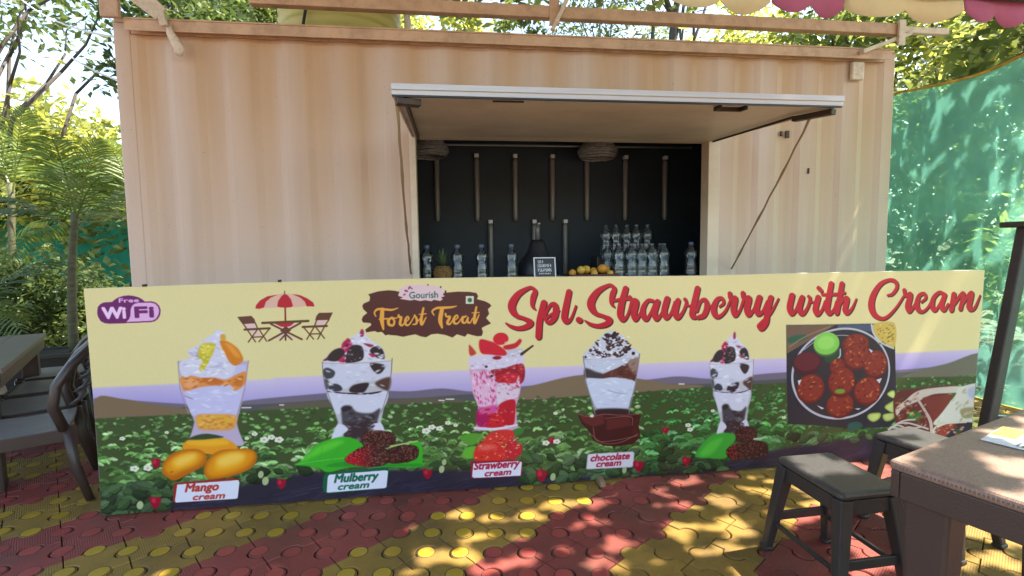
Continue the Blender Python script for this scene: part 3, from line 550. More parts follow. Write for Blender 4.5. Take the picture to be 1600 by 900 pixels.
['p',3023914,3,1,[1249,528,1287,539,1307,525,1265,505]],['p',3418156,3,1,[1371,470,1417,482,1430,459,1395,447]],['p',3943472,4,1,[1269,425,1325,443,1429,437,1413,379,1397,321,1272,329]],
['p',14079202,2,1,[1218,428,1256,433,1282,402,1247,375,1210,333,1183,335]],['p',14078176,2,1,[1404,417,1457,436,1480,375,1427,378]],
['p',14210274,1,1,[1164,794,1203,839,1266,879,1343,940,1385,953,1411,917,1485,856,1493,791,1386,785,1269,775]],['p',3549740,1,1,[1182,804,1217,852,1265,865,1281,836,1242,794]],
['p',3155498,1,1,[1287,814,1306,870,1348,880,1378,861,1372,796,1289,782]],['p',3286570,1,1,[1415,845,1451,872,1485,849,1493,798,1449,807]],['p',12461140,2,1,[1270,893,1301,913,1321,884,1292,842,1265,858]],
['p',13117520,1,1,[1243,802,1271,822,1279,786,1252,787]],['p',9838130,1,1,[1382,889,1437,876,1416,866]],['p',11806800,1,1,[1408,831,1449,818,1428,808]],['p',10496080,1,1,[1365,947,1377,968,1388,953,1382,925,1367,927]],
['p',7872040,1,1,[1161,799,1196,821,1188,800]],['x',70,9,0.4,5,[15394548,16052986,12235468,13551838],[1181,797,1273,879,1343,940,1391,946,1417,902,1492,849,1490,791,1269,779]],['x',60,8,0.6,30,[12462170,14045314,10493510,3942444],
[1263,879,1301,913,1321,891,1283,786,1246,794]],['x',70,10,0.5,0,[3418158,5918806,4601404,7892596],[1255,506,1410,482,1444,451,1391,329,1273,336]],['x',50,12,0.35,0,[14210792,12500176,15000304],
[1167,776,1510,769,1491,624,1460,538,1212,551]],['p',3549740,1,1,[1188,805,1217,849,1265,861,1278,836,1242,798]],['p',3024426,1,1,[1289,814,1308,868,1348,877,1376,857,1370,798,1291,784]],['x',26,5,0.7,0,[7232096,9861250,5255740],
[1289,814,1308,868,1348,877,1376,857,1370,798,1291,784]],['s',7894132,1,1,[1158,791,4.2,1161,705,4.2,1178,625,3.5,1205,530,3.5,1227,449,3.5]],['s',7894126,1,1,[1535,797,5.7,1525,703,4.3,1505,609,3.6,1466,494,3.6]],
['s',9867926,0,1,[1161,785,2.8,1317,777,2.8,1531,784,2.8]],
['p',3844646,1,1,[988,223,1031,247,1074,298,1125,337,1196,357,1257,364,1318,347,1367,311,1479,271,1584,286,1668,314,1688,258,1686,191,1707,184,1654,160,1476,173,1291,186,1169,167,1119,193,1060,210]],
['p',5817394,6,1,[1016,232,1073,287,1140,326,1226,347,1256,329,1184,296,1097,264]],['p',2919464,4,1,[1150,201,1252,221,1425,193,1660,182,1649,166,1291,189]],['s',7262820,1,1,[1001,225,2.1,1121,236,2.6,1253,243,2.6]],
['s',3317804,1,1,[1121,238,2.1,1135,276,2.1,1139,315,1.0]],['s',3317804,1,1,[1187,239,2.1,1216,287,2.1,1236,336,1.0]],['s',3317804,1,1,[1071,234,2.1,1079,255,2.1,1078,276,1.0]],['s',3317804,1,1,[1181,237,2.1,1221,218,2.1,1251,200,1.0]],
['b',510,-9999,[1357,312,1354,361,1390,386,1462,387,1524,367,1538,333,1522,296,1454,284,1387,288],5.8],['b',450,-9999,[1490,271,1532,290,1615,295,1662,276,1658,221,1607,197,1518,192,1467,217],6.1],
['b',720,1426,[1257,237,1294,267,1346,296,1418,302,1490,276,1509,226,1477,189,1399,181,1322,195,1272,214],7.9],['s',11189870,0,1,[1511,292,13.8,1563,301,8.5,1658,315,9.7]],
['p',1203260,0,0,[1132,83,1140,148,1153,163,1466,174,1497,169,1496,150,1483,57,1472,49,1159,46,1136,58]],['p',14605548,0,0,[1162,141,1171,153,1476,155,1491,150,1479,57,1470,51,1164,51,1153,54]],
['t',1335362,'Mulberry',1196,105,241,48,0.28,0.085],['t',1335362,'cream',1215,62,169,37,0.28,0.085],['p',13541562,1,0,[1966,794,1961,710,1977,583,2007,497,2000,412,1983,359,2236,344,2232,398,2227,485,2252,569,2270,697,2273,781]],
['p',14076638,1,1,[1966,789,2085,799,2190,816,2273,792,2267,718,2188,700,2125,692,2042,717,1970,720]],['p',9836584,2,1,[2083,705,2167,717,2271,734,2263,622,2124,634,2109,672]],
['p',12852786,2,1,[2119,671,2219,683,2261,654,2240,623,2134,634]],['p',14206164,2,1,[2124,623,2219,624,2245,666,2247,569,2207,529,2122,506]],['p',14594252,2,1,[1974,699,2031,697,2104,662,2106,513,2069,472,2017,496,1983,583]],
['x',150,7,0.35,70,[12852832,14042754,14842026,15517916,15521508,11146310],[1975,704,2109,693,2112,523,2069,472,2017,485,1983,583]],['x',60,7,0.4,20,[13515886,15517912,14849716,12459580],
[2124,623,2219,624,2245,666,2247,569,2207,529,2122,506]],['p',12195880,2,1,[2127,501,2217,528,2221,442,2205,378,2131,404]],['p',13114920,2,1,[2047,430,2090,460,2152,424,2152,371,2046,377]],
['p',11146330,3,1,[2001,476,2059,483,2057,387,2000,390]],['p',13521046,3,1,[2017,485,2111,502,2111,459,2027,453]],['s',14209758,0,1,[1984,375,12.7,2099,361,14.9,2231,377,10.7]],['e',3942460,1,2058,729,8.4,7.3,0],
['e',3942460,1,2109,702,8.4,7.3,0],['e',3942460,1,2088,673,8.4,7.3,0],['e',3942460,1,2189,795,8.4,7.4,0],['p',12893902,2,1,[2179,817,2263,824,2268,782,2189,779]],['x',80,6,0.4,0,[15394548,16052986,12235468,13551838,13531286],
[1971,783,2263,814,2267,718,2125,692,1975,720]],['x',50,8,0.5,0,[11146276,13775420,9178654,14836836],[2083,705,2271,728,2261,622,2124,634]],['x',70,7,0.5,0,[11145246,14037564,9833020,15101550],[2006,475,2217,517,2210,378,2005,385]],
['p',13376048,1,1,[2028,812,2024,885,2086,873,2112,861,2169,817,2168,788,2085,797]],['e',13638704,1,2144,886,43.9,35.5,0],['p',12852782,1,1,[2159,844,2222,857,2253,881,2264,866,2232,831,2174,822]],['e',15248042,1,2172,863,10.5,4.2,-30],
['p',12467250,1,1,[1962,857,1977,846,2002,808,1966,799]],['s',4860964,0,1,[2263,792,16.9,2329,838,10.6]],['e',9180194,2,2121,777,25.1,10.5,0],['p',5543474,1,1,[1900,321,1952,345,2025,335,2024,303,1971,274,1930,287]],
['p',6335026,1,1,[1913,202,1929,255,1982,268,2002,240,1980,198]],['p',3962930,1,1,[2204,346,2258,359,2268,331,2225,312]],['p',13513262,2,1,[2040,291,2077,343,2162,354,2215,334,2193,282,2118,265]],
['p',13773864,2,1,[1980,187,1992,262,2045,291,2129,275,2176,228,2170,174,2074,164]],['p',12461104,2,1,[2160,240,2193,292,2246,278,2261,223,2223,176,2170,180]],['p',14703184,5,1,[2002,250,2055,274,2118,254,2055,236]],
['x',90,5,0.7,0,[15101520,11802654,15505006],[1980,187,2046,345,2215,334,2256,223,2170,174]],['e',13156010,1,2220,291,15.1,3.2,-30],['e',13156010,1,2257,272,15.1,3.2,-30],['e',13156010,1,2289,265,15.1,3.2,-30],
['e',15237722,0,2038,319,2.1,2.1,0],['e',15237722,0,2065,310,2.1,2.1,0],['e',15237722,0,2009,278,2.1,2.1,0],['e',15237722,0,2151,210,2.1,2.1,0],['e',15237722,0,2127,297,2.1,2.1,0],['e',15237722,0,2088,291,2.1,2.1,0],
['e',15237722,0,2027,320,2.1,2.1,0],['e',15237722,0,2032,200,2.1,2.1,0],['e',15237722,0,2136,210,2.1,2.1,0],['e',15237722,0,2133,300,2.1,2.1,0],['e',15237722,0,2049,242,2.1,2.1,0],['e',15237722,0,2120,204,2.1,2.1,0],
['e',15237722,0,2146,315,2.1,2.1,0],['e',15237722,0,2099,233,2.1,2.1,0],['e',15237722,0,2083,306,2.1,2.1,0],['e',15237722,0,2078,319,2.1,2.1,0],['e',15237722,0,2154,201,2.1,2.1,0],['e',15237722,0,2090,287,2.1,2.1,0],
['e',15237722,0,2150,244,2.1,2.1,0],['e',15237722,0,2145,204,2.1,2.1,0],['e',15237722,0,2083,271,2.1,2.1,0],['e',15237722,0,2098,268,2.1,2.1,0],['e',15237722,0,2025,291,2.1,2.1,0],['e',15237722,0,2135,322,2.1,2.1,0],
['e',15237722,0,2005,245,2.1,2.1,0],['e',15237722,0,2044,256,2.1,2.1,0],['e',15237722,0,2077,282,2.1,2.1,0],['e',15237722,0,2166,298,2.1,2.1,0],['e',15237722,0,2067,303,2.1,2.1,0],['e',15237722,0,2104,290,2.1,2.1,0],
['e',15237722,0,2056,224,2.1,2.1,0],['e',15237722,0,2051,252,2.1,2.1,0],['e',15237722,0,2150,313,2.1,2.1,0],['e',15237722,0,2008,303,2.1,2.1,0],['e',15237722,0,2126,239,2.1,2.1,0],['e',15237722,0,2038,286,2.1,2.1,0],
['e',15237722,0,2027,268,2.1,2.1,0],['e',15237722,0,2004,235,2.1,2.1,0],['e',15237722,0,2147,188,2.1,2.1,0],['e',15237722,0,2120,189,2.1,2.1,0],['e',15237722,0,2001,295,2.1,2.1,0],['e',15237722,0,2159,213,2.1,2.1,0],
['e',15237722,0,2065,195,2.1,2.1,0],['e',15237722,0,2101,211,2.1,2.1,0],['e',15237722,0,2047,306,2.1,2.1,0],['e',15237722,0,2073,312,2.1,2.1,0],['e',15237722,0,2060,193,2.1,2.1,0],['e',15237722,0,2054,332,2.1,2.1,0],
['e',15237722,0,2006,312,2.1,2.1,0],['e',15237722,0,2129,276,2.1,2.1,0],['e',15237722,0,2047,320,2.1,2.1,0],['e',15237722,0,2163,265,2.1,2.1,0],['e',15237722,0,2033,326,2.1,2.1,0],['e',15237722,0,2007,312,2.1,2.1,0],
['e',15237722,0,2112,308,2.1,2.1,0],['e',15237722,0,2004,265,2.1,2.1,0],['e',15237722,0,2038,189,2.1,2.1,0],['e',15237722,0,2018,259,2.1,2.1,0],['e',15237722,0,2128,269,2.1,2.1,0],['e',15237722,0,2164,257,2.1,2.1,0],
['e',15237722,0,2038,275,2.1,2.1,0],['e',15237722,0,2004,275,2.1,2.1,0],['e',15237722,0,2038,205,2.1,2.1,0],['e',15237722,0,2137,255,2.1,2.1,0],['e',15237722,0,2003,300,2.1,2.1,0],['e',15237722,0,2039,304,2.1,2.1,0],
['e',15237722,0,2035,208,2.1,2.1,0],['e',15237722,0,2022,328,2.1,2.1,0],['e',15237722,0,2153,245,2.1,2.1,0],['e',15237722,0,2164,268,2.1,2.1,0],['s',5929020,1,1,[2225,290,8.6,2288,232,4.3]],['s',5929020,1,1,[2235,268,8.6,2300,286,4.3]],
['s',5929020,1,1,[2246,278,8.6,2310,252,4.3]],['p',9180204,0,0,[1959,178,2223,168,2261,157,2254,70,1978,73,1959,80]],['p',14605548,0,0,[1974,164,2234,161,2257,152,2248,72,1976,77,1965,85]],
['t',11016764,'Strawberry',1977,127,267,45,0.28,0.085],['t',11016764,'cream',2039,83,154,37,0.28,0.085],['p',11182248,1,0,[2628,763,2636,697,2648,595,2679,501,2700,428,2689,387,2910,374,2904,416,2920,488,2946,580,2959,683,2971,750]],
['p',12896474,1,1,[2633,743,2803,736,2929,736,2887,697,2803,669,2751,656,2679,685,2638,702]],['p',6041640,2,1,[2746,652,2835,687,2929,731,2961,704,2940,591,2919,613,2825,629,2741,626]],
['p',4339774,3,1,[2640,692,2700,669,2751,651,2741,626,2643,638]],['p',9861230,3,1,[2897,717,2960,745,2961,683,2940,643]],
['p',13291234,1,1,[2646,631,2741,626,2814,630,2930,607,2943,581,2915,489,2894,438,2794,438,2715,447,2679,511,2653,584]],['x',40,12,0.3,5,[14080748,12238548,14869744],[2658,615,2930,597,2899,458,2710,458]],
['x',40,9,0.4,-20,[7224882,4990498,8541254],[2751,651,2929,726,2956,694,2930,612]],['s',10526900,0,1,[2778,552,4.1,2835,536,5.2,2898,526,3.1]],['p',3547684,3,1,[2705,438,2773,444,2899,432,2910,395,2710,406]],
['p',13421270,1,1,[2628,769,2659,808,2710,856,2751,895,2792,914,2824,898,2876,871,2897,829,2960,781,2966,750,2855,739,2700,740]],['e',4862514,0,2844,762,19.0,7.7,-40.70913834116789],['e',2891298,0,2842,859,13.1,8.5,29.950465933008132],
['e',4862514,0,2875,794,11.4,9.3,30.110436877831106],['e',3810856,0,2774,841,9.3,10.1,46.17738174487724],['e',4862514,0,2672,798,10.0,10.0,16.718991738790976],['e',4862514,0,2768,889,14.8,7.5,-9.627386981635588],
['e',2891298,0,2849,830,21.6,5.2,37.64235843519795],['e',3810856,0,2823,876,20.8,8.0,37.8707468144288],['e',3810856,0,2815,861,20.0,8.0,28.433740490309972],['e',2891298,0,2773,763,8.7,8.2,-1.1168773764325266],
['e',2891298,0,2827,767,8.9,5.6,37.90716865881255],['e',3810856,0,2726,766,20.1,5.6,4.337867687471039],['e',3810856,0,2846,832,13.8,9.1,35.54746580591693],['e',4862514,0,2712,834,19.6,7.0,49.958560939098334],
['e',3810856,0,2834,827,9.2,9.7,-30.414732816117308],['e',3810856,0,2847,844,9.9,8.0,-12.839705590689817],['e',3810856,0,2816,868,15.3,6.9,4.1863031489852816],['e',2891298,0,2862,761,17.7,5.8,-38.91613223663964],
['e',4862514,0,2823,777,9.3,6.4,34.75701011229381],['e',4862514,0,2840,836,8.3,5.4,40.763709182495305],['e',4862514,0,2888,807,12.7,9.7,28.6849382823345],['e',2891298,0,2778,802,11.8,8.2,48.589597390656664],
['e',4862514,0,2781,840,10.3,9.3,-32.233129229123676],['e',4862514,0,2751,765,19.6,8.6,38.32380406071782],['e',2891298,0,2804,884,12.9,7.0,-32.53772087351968],['e',4862514,0,2827,765,22.0,9.4,30.110446631177794],
['e',2891298,0,2932,770,11.0,10.3,16.100760231811165],['e',2891298,0,2645,759,10.6,7.5,38.63261770099527],['e',4862514,0,2831,857,12.6,9.9,-9.388858913601638],['e',4862514,0,2892,799,11.5,7.1,24.567309265298732],
['e',3810856,0,2800,811,21.2,7.2,-9.933996223276175],['e',3810856,0,2727,777,16.6,6.4,39.738063171653295],['e',3810856,0,2805,822,14.0,7.1,-47.20767128761669],['e',4862514,0,2783,815,21.4,8.2,-18.776314027418117],
['e',2891298,0,2771,882,17.4,7.6,10.362867845534481],['e',2891298,0,2825,886,12.5,10.0,-33.66803869760984],['e',4862514,0,2847,776,18.6,7.9,-48.14727192791769],['e',2891298,0,2829,853,8.7,6.8,-37.82287368876606],
['e',3810856,0,2829,886,17.0,8.4,-32.76757170906186],['e',2891298,0,2783,871,20.8,8.8,5.995793912044455],['e',4862514,0,2854,788,10.5,7.3,-28.494411822903466],['e',3810856,0,2794,846,10.6,9.6,-24.39294940617924],
['e',3810856,0,2827,831,13.0,7.1,-7.691373690623912],['e',2891298,0,2815,895,12.6,9.2,-41.418022545669956],['e',2891298,0,2803,877,11.5,8.0,-2.3296364314710942],['e',3810856,0,2705,791,22.4,8.7,42.1229546394717],
['e',2891298,0,2752,761,20.2,8.1,-39.28375357768718],['e',3810856,0,2898,796,21.8,9.5,-8.658886998816648],['e',2891298,0,2885,781,12.0,9.6,16.195023500199525],['e',4862514,0,2857,843,20.3,9.3,-41.66904472438878],
['e',2891298,0,2767,857,17.6,8.7,10.46813899453629],['e',3810856,0,2904,809,21.7,6.1,-45.68438194834773],['x',110,7,0.5,10,[15394548,16052986,12235468,13551838],[2638,753,2710,846,2793,904,2876,861,2960,771,2929,715,2751,672,2648,707]],
['x',75,7,0.45,15,[2891298,3942442,2365982],[2659,767,2710,851,2793,899,2886,855,2960,765,2855,754]],['e',15526640,1,2797,781,8.2,4.1,16.880504041835636],['e',15526640,1,2688,802,8.2,4.1,-13.088671099193483],
['e',15526640,1,2816,857,8.2,4.1,-15.315731098186454],['e',15526640,1,2795,774,8.2,4.1,25.99099249202058],['e',15526640,1,2870,863,8.2,4.1,-21.90976463355895],['e',15526640,1,2741,769,8.2,4.1,31.248912056105183],
['e',15526640,1,2901,869,8.3,4.1,15.814461794414044],['e',15526640,1,2727,848,8.2,4.1,19.074026196236524],['e',15526640,1,2757,765,8.2,4.1,28.632506959712572],['e',15526640,1,2823,828,8.2,4.1,-26.170795314135056],
['e',15526640,1,2791,867,8.2,4.1,0.8502524273012284],['e',15526640,1,2795,811,8.2,4.1,-17.36995292375375],['e',15526640,1,2726,798,8.2,4.1,-14.252402678210014],['e',15526640,1,2728,823,8.2,4.1,-5.0227809358638495],
['s',8552066,1,1,[2628,763,7.1,2638,679,5.1,2648,595,5.1]],['s',8552066,1,1,[2971,765,7.3,2958,673,5.2,2946,580,5.2]],['s',8552066,1,1,[2648,595,7.2,2674,506,5.2,2700,417,5.2]],['s',8552066,1,1,[2946,580,7.3,2927,493,5.2,2908,406,5.3]],
['p',4331032,0,0,[2591,423,2658,404,2752,414,2857,403,2984,401,2969,329,2980,255,2932,215,2836,206,2752,216,2689,252,2668,305,2617,360]],['p',6038050,1,0,[2768,372,2910,385,2926,331,2773,309]],
['p',6301220,1,0,[2606,407,2752,404,2757,352,2689,335,2627,370]],['p',5119004,0,0,[2942,372,2968,371,2958,277,2932,279]],['s',9196618,0,1,[2596,418,5.2,2668,398,4.1,2757,409,5.2,2857,398,4.2,2979,397,4.2]],
['s',9196618,0,1,[2689,330,5.2,2710,250,5.2,2815,244,4.2,2964,266,4.2]],['s',9196618,0,1,[2762,383,4.2,2915,386,5.3,2931,331,4.2]],['s',9196618,0,1,[2668,295,4.2,2752,232,4.2,2858,231,4.2,2964,277,5.3]],
['p',11709104,0,0,[2645,77,2653,165,2663,172,2932,170,2945,160,2938,77,2928,70]],['p',14210268,0,0,[2650,82,2658,164,2666,169,2930,166,2940,158,2934,82,2924,75]],['t',11278396,'chocolate',2674,125,241,42,0.28,0.085],
['t',11278396,'cream',2708,88,154,38,0.28,0.085],['p',12368574,1,0,[3419,689,3422,637,3437,532,3468,425,3491,333,3477,258,3462,214,3696,199,3684,246,3669,323,3680,414,3698,519,3707,624,3708,677]],
['p',13552860,1,1,[3421,685,3515,681,3620,684,3699,685,3695,565,3660,574,3607,569,3549,557,3513,528,3465,561,3433,622]],['p',4341830,2,1,[3425,644,3443,655,3472,631,3465,598,3439,592,3425,615]],
['p',5526618,2,1,[3428,585,3444,584,3450,546,3437,528]],['p',3684418,2,1,[3448,539,3471,560,3497,548,3503,521,3466,512]],['p',3286058,1,1,[3535,512,3549,549,3610,561,3608,531,3587,502]],
['p',3548712,1,1,[3619,677,3676,663,3669,626,3648,612,3624,643]],['p',5519408,3,1,[3639,560,3702,591,3699,515,3672,520]],['p',13684446,1,1,[3443,513,3535,501,3625,493,3693,504,3680,414,3627,383,3569,390,3536,437,3490,379,3468,425]],
['s',3415596,0,1,[3443,517,3.2,3519,502,4.0,3614,496,5.6,3693,513,3.2]],['p',4867146,3,1,[3503,408,3515,430,3542,421,3569,390,3627,380,3664,407,3655,339,3641,264,3616,204,3531,209,3513,287,3507,348]],
['p',3023914,3,1,[3502,416,3531,428,3547,414,3516,393]],['p',3418156,3,1,[3599,358,3633,371,3644,348,3618,334]],['p',3943472,4,1,[3523,309,3565,329,3645,325,3636,264,3626,203,3531,209]],
['p',14079202,2,1,[3484,311,3512,317,3534,285,3508,257,3483,212,3462,214]],['p',14078176,2,1,[3627,303,3666,323,3686,261,3646,263]],
['p',14210274,1,1,[3424,693,3451,740,3497,782,3553,847,3584,861,3606,823,3666,761,3675,693,3594,686,3505,674]],['p',3549740,1,1,[3437,703,3461,754,3498,768,3511,737,3484,694]],
['p',3155498,1,1,[3517,715,3529,774,3560,784,3584,764,3583,697,3520,681]],['p',3286570,1,1,[3613,748,3639,777,3666,754,3675,701,3640,710]],['p',12461140,2,1,[3500,797,3523,818,3539,788,3519,744,3498,760]],
['p',13117520,1,1,[3483,701,3504,723,3512,685,3491,686]],['p',9838130,1,1,[3586,794,3628,781,3613,770]],['p',11806800,1,1,[3608,733,3640,721,3625,710]],['p',10496080,1,1,[3570,854,3578,876,3587,860,3584,831,3572,833]],
['p',7872040,1,1,[3421,698,3447,721,3442,699]],['x',70,9,0.4,5,[15394548,16052986,12235468,13551838],[3437,696,3502,782,3553,847,3590,853,3612,808,3671,753,3673,693,3505,678]],['x',60,8,0.6,30,[12462170,14045314,10493510,3942444],
[3495,782,3523,818,3539,796,3515,685,3486,694]],['x',70,10,0.5,0,[3418158,5918806,4601404,7892596],[3508,393,3628,371,3655,339,3621,211,3530,217]],['x',50,12,0.35,0,[14210792,12500176,15000304],
[3427,674,3689,670,3682,520,3663,430,3473,440]],['p',3549740,1,1,[3442,705,3462,750,3498,764,3509,737,3483,698]],['p',3024426,1,1,[3519,715,3530,771,3560,781,3582,760,3581,699,3521,683]],['x',26,5,0.7,0,[7232096,9861250,5255740],
[3519,715,3530,771,3560,781,3582,760,3581,699,3521,683]],['s',7894132,1,1,[3419,689,2.3,3426,600,2.4,3443,517,2.0,3468,418,2.0,3490,334,2.0]],['s',7894126,1,1,[3707,700,3.2,3704,602,2.4,3693,504,2.0,3670,384,2.0]],
['s',9867926,0,1,[3421,683,1.6,3541,677,1.6,3705,686,1.6]],['p',3711026,1,1,[3331,115,3365,181,3435,236,3517,251,3584,237,3595,207,3550,150,3531,91,3428,96]],['p',5290044,6,1,[3356,123,3426,197,3507,222,3488,174,3427,118]],
['b',270,-9999,[3594,236,3609,270,3671,281,3729,258,3740,217,3705,180,3611,186],4.4],['b',210,-9999,[3643,164,3736,188,3810,153,3802,83,3697,70,3634,94],5.4],['b',240,3644,[3530,131,3570,168,3643,174,3696,130,3666,82,3572,78],5.0],
['s',11189930,0,1,[3720,197,12.3,3799,202,8.2]],['p',2500146,0,0,[3913,907,4652,895,4668,689,4684,472,4690,269,4646,221,4337,231,4157,258,3946,279,3929,557]],['p',7362632,1,0,[3913,907,4246,902,4093,817,3923,727]],
['p',2645062,4,1,[3928,823,4005,844,4057,834,4015,804,3938,794]],['s',9861210,1,1,[3939,770,6.6,4049,834,6.7,4203,889,6.7]],['p',4609134,3,0,[4255,900,4490,896,4506,843,4362,864,4256,867]],['e',2631212,1,4297,585,337.9,292.6,0],
['e',12237508,0,4297,585,338.8,294.3,0],['e',3025458,1,4298,586,325.1,280.6,0],['s',11184820,1,1,[4034,747,5.0,4128,807,5.0,4267,831,5.1,4364,823,4.3]],['p',13545556,1,1,[4499,892,4652,895,4660,739,4582,766,4516,818]],
['s',12501965,0,1,[4490,892,12.0,4508,835,12.0,4563,775,12.1,4656,732,8.7]],['e',7237160,1,4575,778,6.0,5.2,0],['e',14862456,1,4642,837,6.1,5.2,0],['e',14862456,1,4557,856,6.0,5.2,0],['e',11174440,1,4536,858,6.0,5.2,0],
['e',7237160,1,4614,809,6.1,5.2,0],['e',14862456,1,4620,877,6.0,5.2,0],['e',11174440,1,4608,802,6.1,5.2,0],['e',7237160,1,4615,779,6.1,5.2,0],['e',7237160,1,4624,809,6.1,5.2,0],['e',11174440,1,4590,767,6.1,5.2,0],
['e',11174440,1,4545,827,6.0,5.2,0],['e',11174440,1,4550,771,6.0,5.2,0],['e',7237160,1,4636,816,6.1,5.2,0],['e',11174440,1,4638,878,6.0,5.2,0],['e',11174440,1,4641,795,6.1,5.2,0],['e',11174440,1,4612,856,6.0,5.2,0],
['e',14862456,1,4571,849,6.0,5.2,0],['e',14862456,1,4636,766,6.1,5.2,0],['e',11174440,1,4552,864,6.0,5.2,0],['e',11174440,1,4647,803,6.1,5.2,0],['e',11174440,1,4611,856,6.0,5.2,0],['e',14862456,1,4612,828,6.1,5.2,0],
['e',11174440,1,4627,840,6.1,5.2,0],['e',14862456,1,4598,822,6.0,5.2,0],['e',7237160,1,4584,839,6.0,5.2,0],['e',11174440,1,4620,883,6.0,5.2,0],['e',11174440,1,4574,853,6.0,5.2,0],['e',7237160,1,4599,865,6.0,5.2,0],
['e',14862456,1,4613,841,6.0,5.2,0],['e',14862456,1,4620,772,6.1,5.2,0],['e',11174440,1,4649,864,6.1,5.2,0],['e',14862456,1,4556,887,6.0,5.2,0],['e',11174440,1,4570,805,6.0,5.2,0],['e',7237160,1,4644,826,6.1,5.2,0],
['e',11174440,1,4647,789,6.1,5.2,0],['e',7237160,1,4556,768,6.0,5.2,0],['e',14862456,1,4587,845,6.0,5.2,0],['e',7237160,1,4615,833,6.0,5.2,0],['e',14862456,1,4627,798,6.1,5.2,0],['e',7237160,1,4557,850,6.0,5.2,0],
['e',2246194,4,4228,706,59.4,50.9,0],['e',4612156,2,4186,773,87.7,74.2,0],['e',8439888,1,4185,783,86.0,70.8,0],['e',9885796,8,4181,789,59.0,43.8,0],['s',12503245,0,1,[4279,745,6.8,4277,696,8.5,4230,666,6.8]],
['e',4593186,1,4059,661,94.2,74.0,0],['e',6299692,4,4059,673,84.0,58.8,0],['e',6298652,2,4266,631,54.6,54.6,0],['e',8793636,6,4266,636,49.1,48.0,0],['e',11160624,1,4257,638,8.8,7.6,3.238633329618523],
['e',7873566,1,4283,599,7.7,3.5,19.318468293135794],['e',7873566,1,4250,618,6.2,3.6,-38.04466849104659],['e',6560794,1,4260,603,9.3,5.0,27.594487081943342],['e',7873566,1,4305,648,12.3,4.5,-19.790672095017314],
['e',6560794,1,4231,641,9.5,7.0,-0.6824581582739526],['e',7873566,1,4272,642,6.6,4.1,6.133881847059527],['e',7873566,1,4296,599,11.4,7.2,-50.336344502101284],['e',7873566,1,4306,644,6.3,4.2,14.990843883702851],
['e',6560794,1,4255,592,6.7,5.4,-26.10017580132248],['e',12086848,1,4247,673,7.3,5.2,-59.68148647554983],['e',6560794,1,4222,641,5.7,5.2,-50.395124136716476],['e',6560794,1,4226,614,6.6,6.3,-36.48385511184925],
['e',11160624,1,4287,597,12.8,3.5,-59.56738386523587],['e',9580578,1,4259,601,5.6,5.6,-19.376997052663135],['e',7873566,1,4278,614,5.6,3.7,-43.29868605472207],['e',7873566,1,4310,639,7.6,4.9,-26.749889433724825],
['e',7873566,1,4252,640,5.6,7.5,-41.153668424641985],['e',9580578,1,4269,664,11.0,5.9,55.63426741260801],['e',9580578,1,4284,609,7.0,6.1,-39.52890606466337],['e',7873566,1,4228,629,5.3,5.8,56.03548335481973],
['e',7873566,1,4265,598,10.7,7.5,-5.798777690331185],['e',6560794,1,4254,611,12.5,7.0,24.695877321733377],['e',6560794,1,4229,640,7.9,6.2,-22.17614731441593],['e',6560794,1,4293,660,10.0,4.2,-7.0483445264449855],
['e',7873566,1,4293,634,5.2,7.1,-59.68607883790508],['e',12086848,1,4245,660,12.1,5.0,17.358481043687917],['e',9580578,1,4238,610,7.3,3.8,34.88541219560118],['e',11160624,1,4276,625,8.1,4.1,22.058220270818566],
['e',6560794,1,4288,625,7.8,4.9,21.86036658224407],['e',9580578,1,4295,630,9.5,5.5,52.421124792408776],['e',9580578,1,4229,617,6.3,5.3,2.996661553433036],['e',11160624,1,4266,645,6.1,5.4,28.528769328698743],
['e',6560794,1,4267,673,8.2,4.7,34.14399093022385],['e',6298652,2,4385,766,95.7,71.8,0],['e',8793636,6,4384,771,86.1,63.1,0],['e',6560794,1,4441,794,11.9,7.6,39.694289335786394],['e',6560794,1,4369,803,11.9,5.9,14.608629194065756],
['e',6560794,1,4424,778,9.3,5.6,33.19585975660688],['e',7873566,1,4410,809,6.5,5.5,45.24550841864573],['e',9580578,1,4352,737,9.2,6.3,-0.6552235493550924],['e',9580578,1,4457,782,11.0,5.4,29.01833094596313],
['e',6560794,1,4380,744,6.3,5.7,53.801050690560956],['e',9580578,1,4456,792,11.1,6.8,56.39894439887246],['e',6560794,1,4450,785,9.9,6.9,53.5224641442572],['e',9580578,1,4400,767,7.1,6.1,-37.567318186609455],
['e',11160624,1,4362,786,8.6,6.3,8.652464125898462],['e',12086848,1,4387,763,11.1,4.1,38.05191933635463],['e',6560794,1,4417,802,11.2,6.3,-55.71703931001974],['e',12086848,1,4442,731,6.9,6.9,-52.42520432673945],
['e',11160624,1,4357,782,11.7,5.6,-37.14360128064716],['e',6560794,1,4442,775,7.8,5.9,9.27390408372905],['e',6560794,1,4361,820,10.2,6.4,13.998181746519535],['e',6560794,1,4384,752,12.1,3.7,33.55748747407284],
['e',11160624,1,4451,742,8.9,5.1,-51.58892606939136],['e',11160624,1,4423,802,11.6,6.5,38.883382778780714],['e',9580578,1,4367,803,12.2,3.9,-42.683319716510525],['e',7873566,1,4414,730,8.8,5.3,53.556273191177226],
['e',6560794,1,4314,746,7.2,3.4,-12.207100072894285],['e',6560794,1,4311,789,11.1,6.4,-45.69053188783526],['e',12086848,1,4348,769,10.4,5.1,5.2533183656557725],['e',12086848,1,4344,804,9.4,3.7,29.17170530971859],
['e',7873566,1,4390,775,8.7,3.8,3.564092523259127],['e',12086848,1,4373,714,6.0,4.5,-12.131920811664628],['e',11160624,1,4341,772,8.2,6.0,-40.48319959395177],['e',6560794,1,4305,765,12.4,6.6,41.93836478188675],
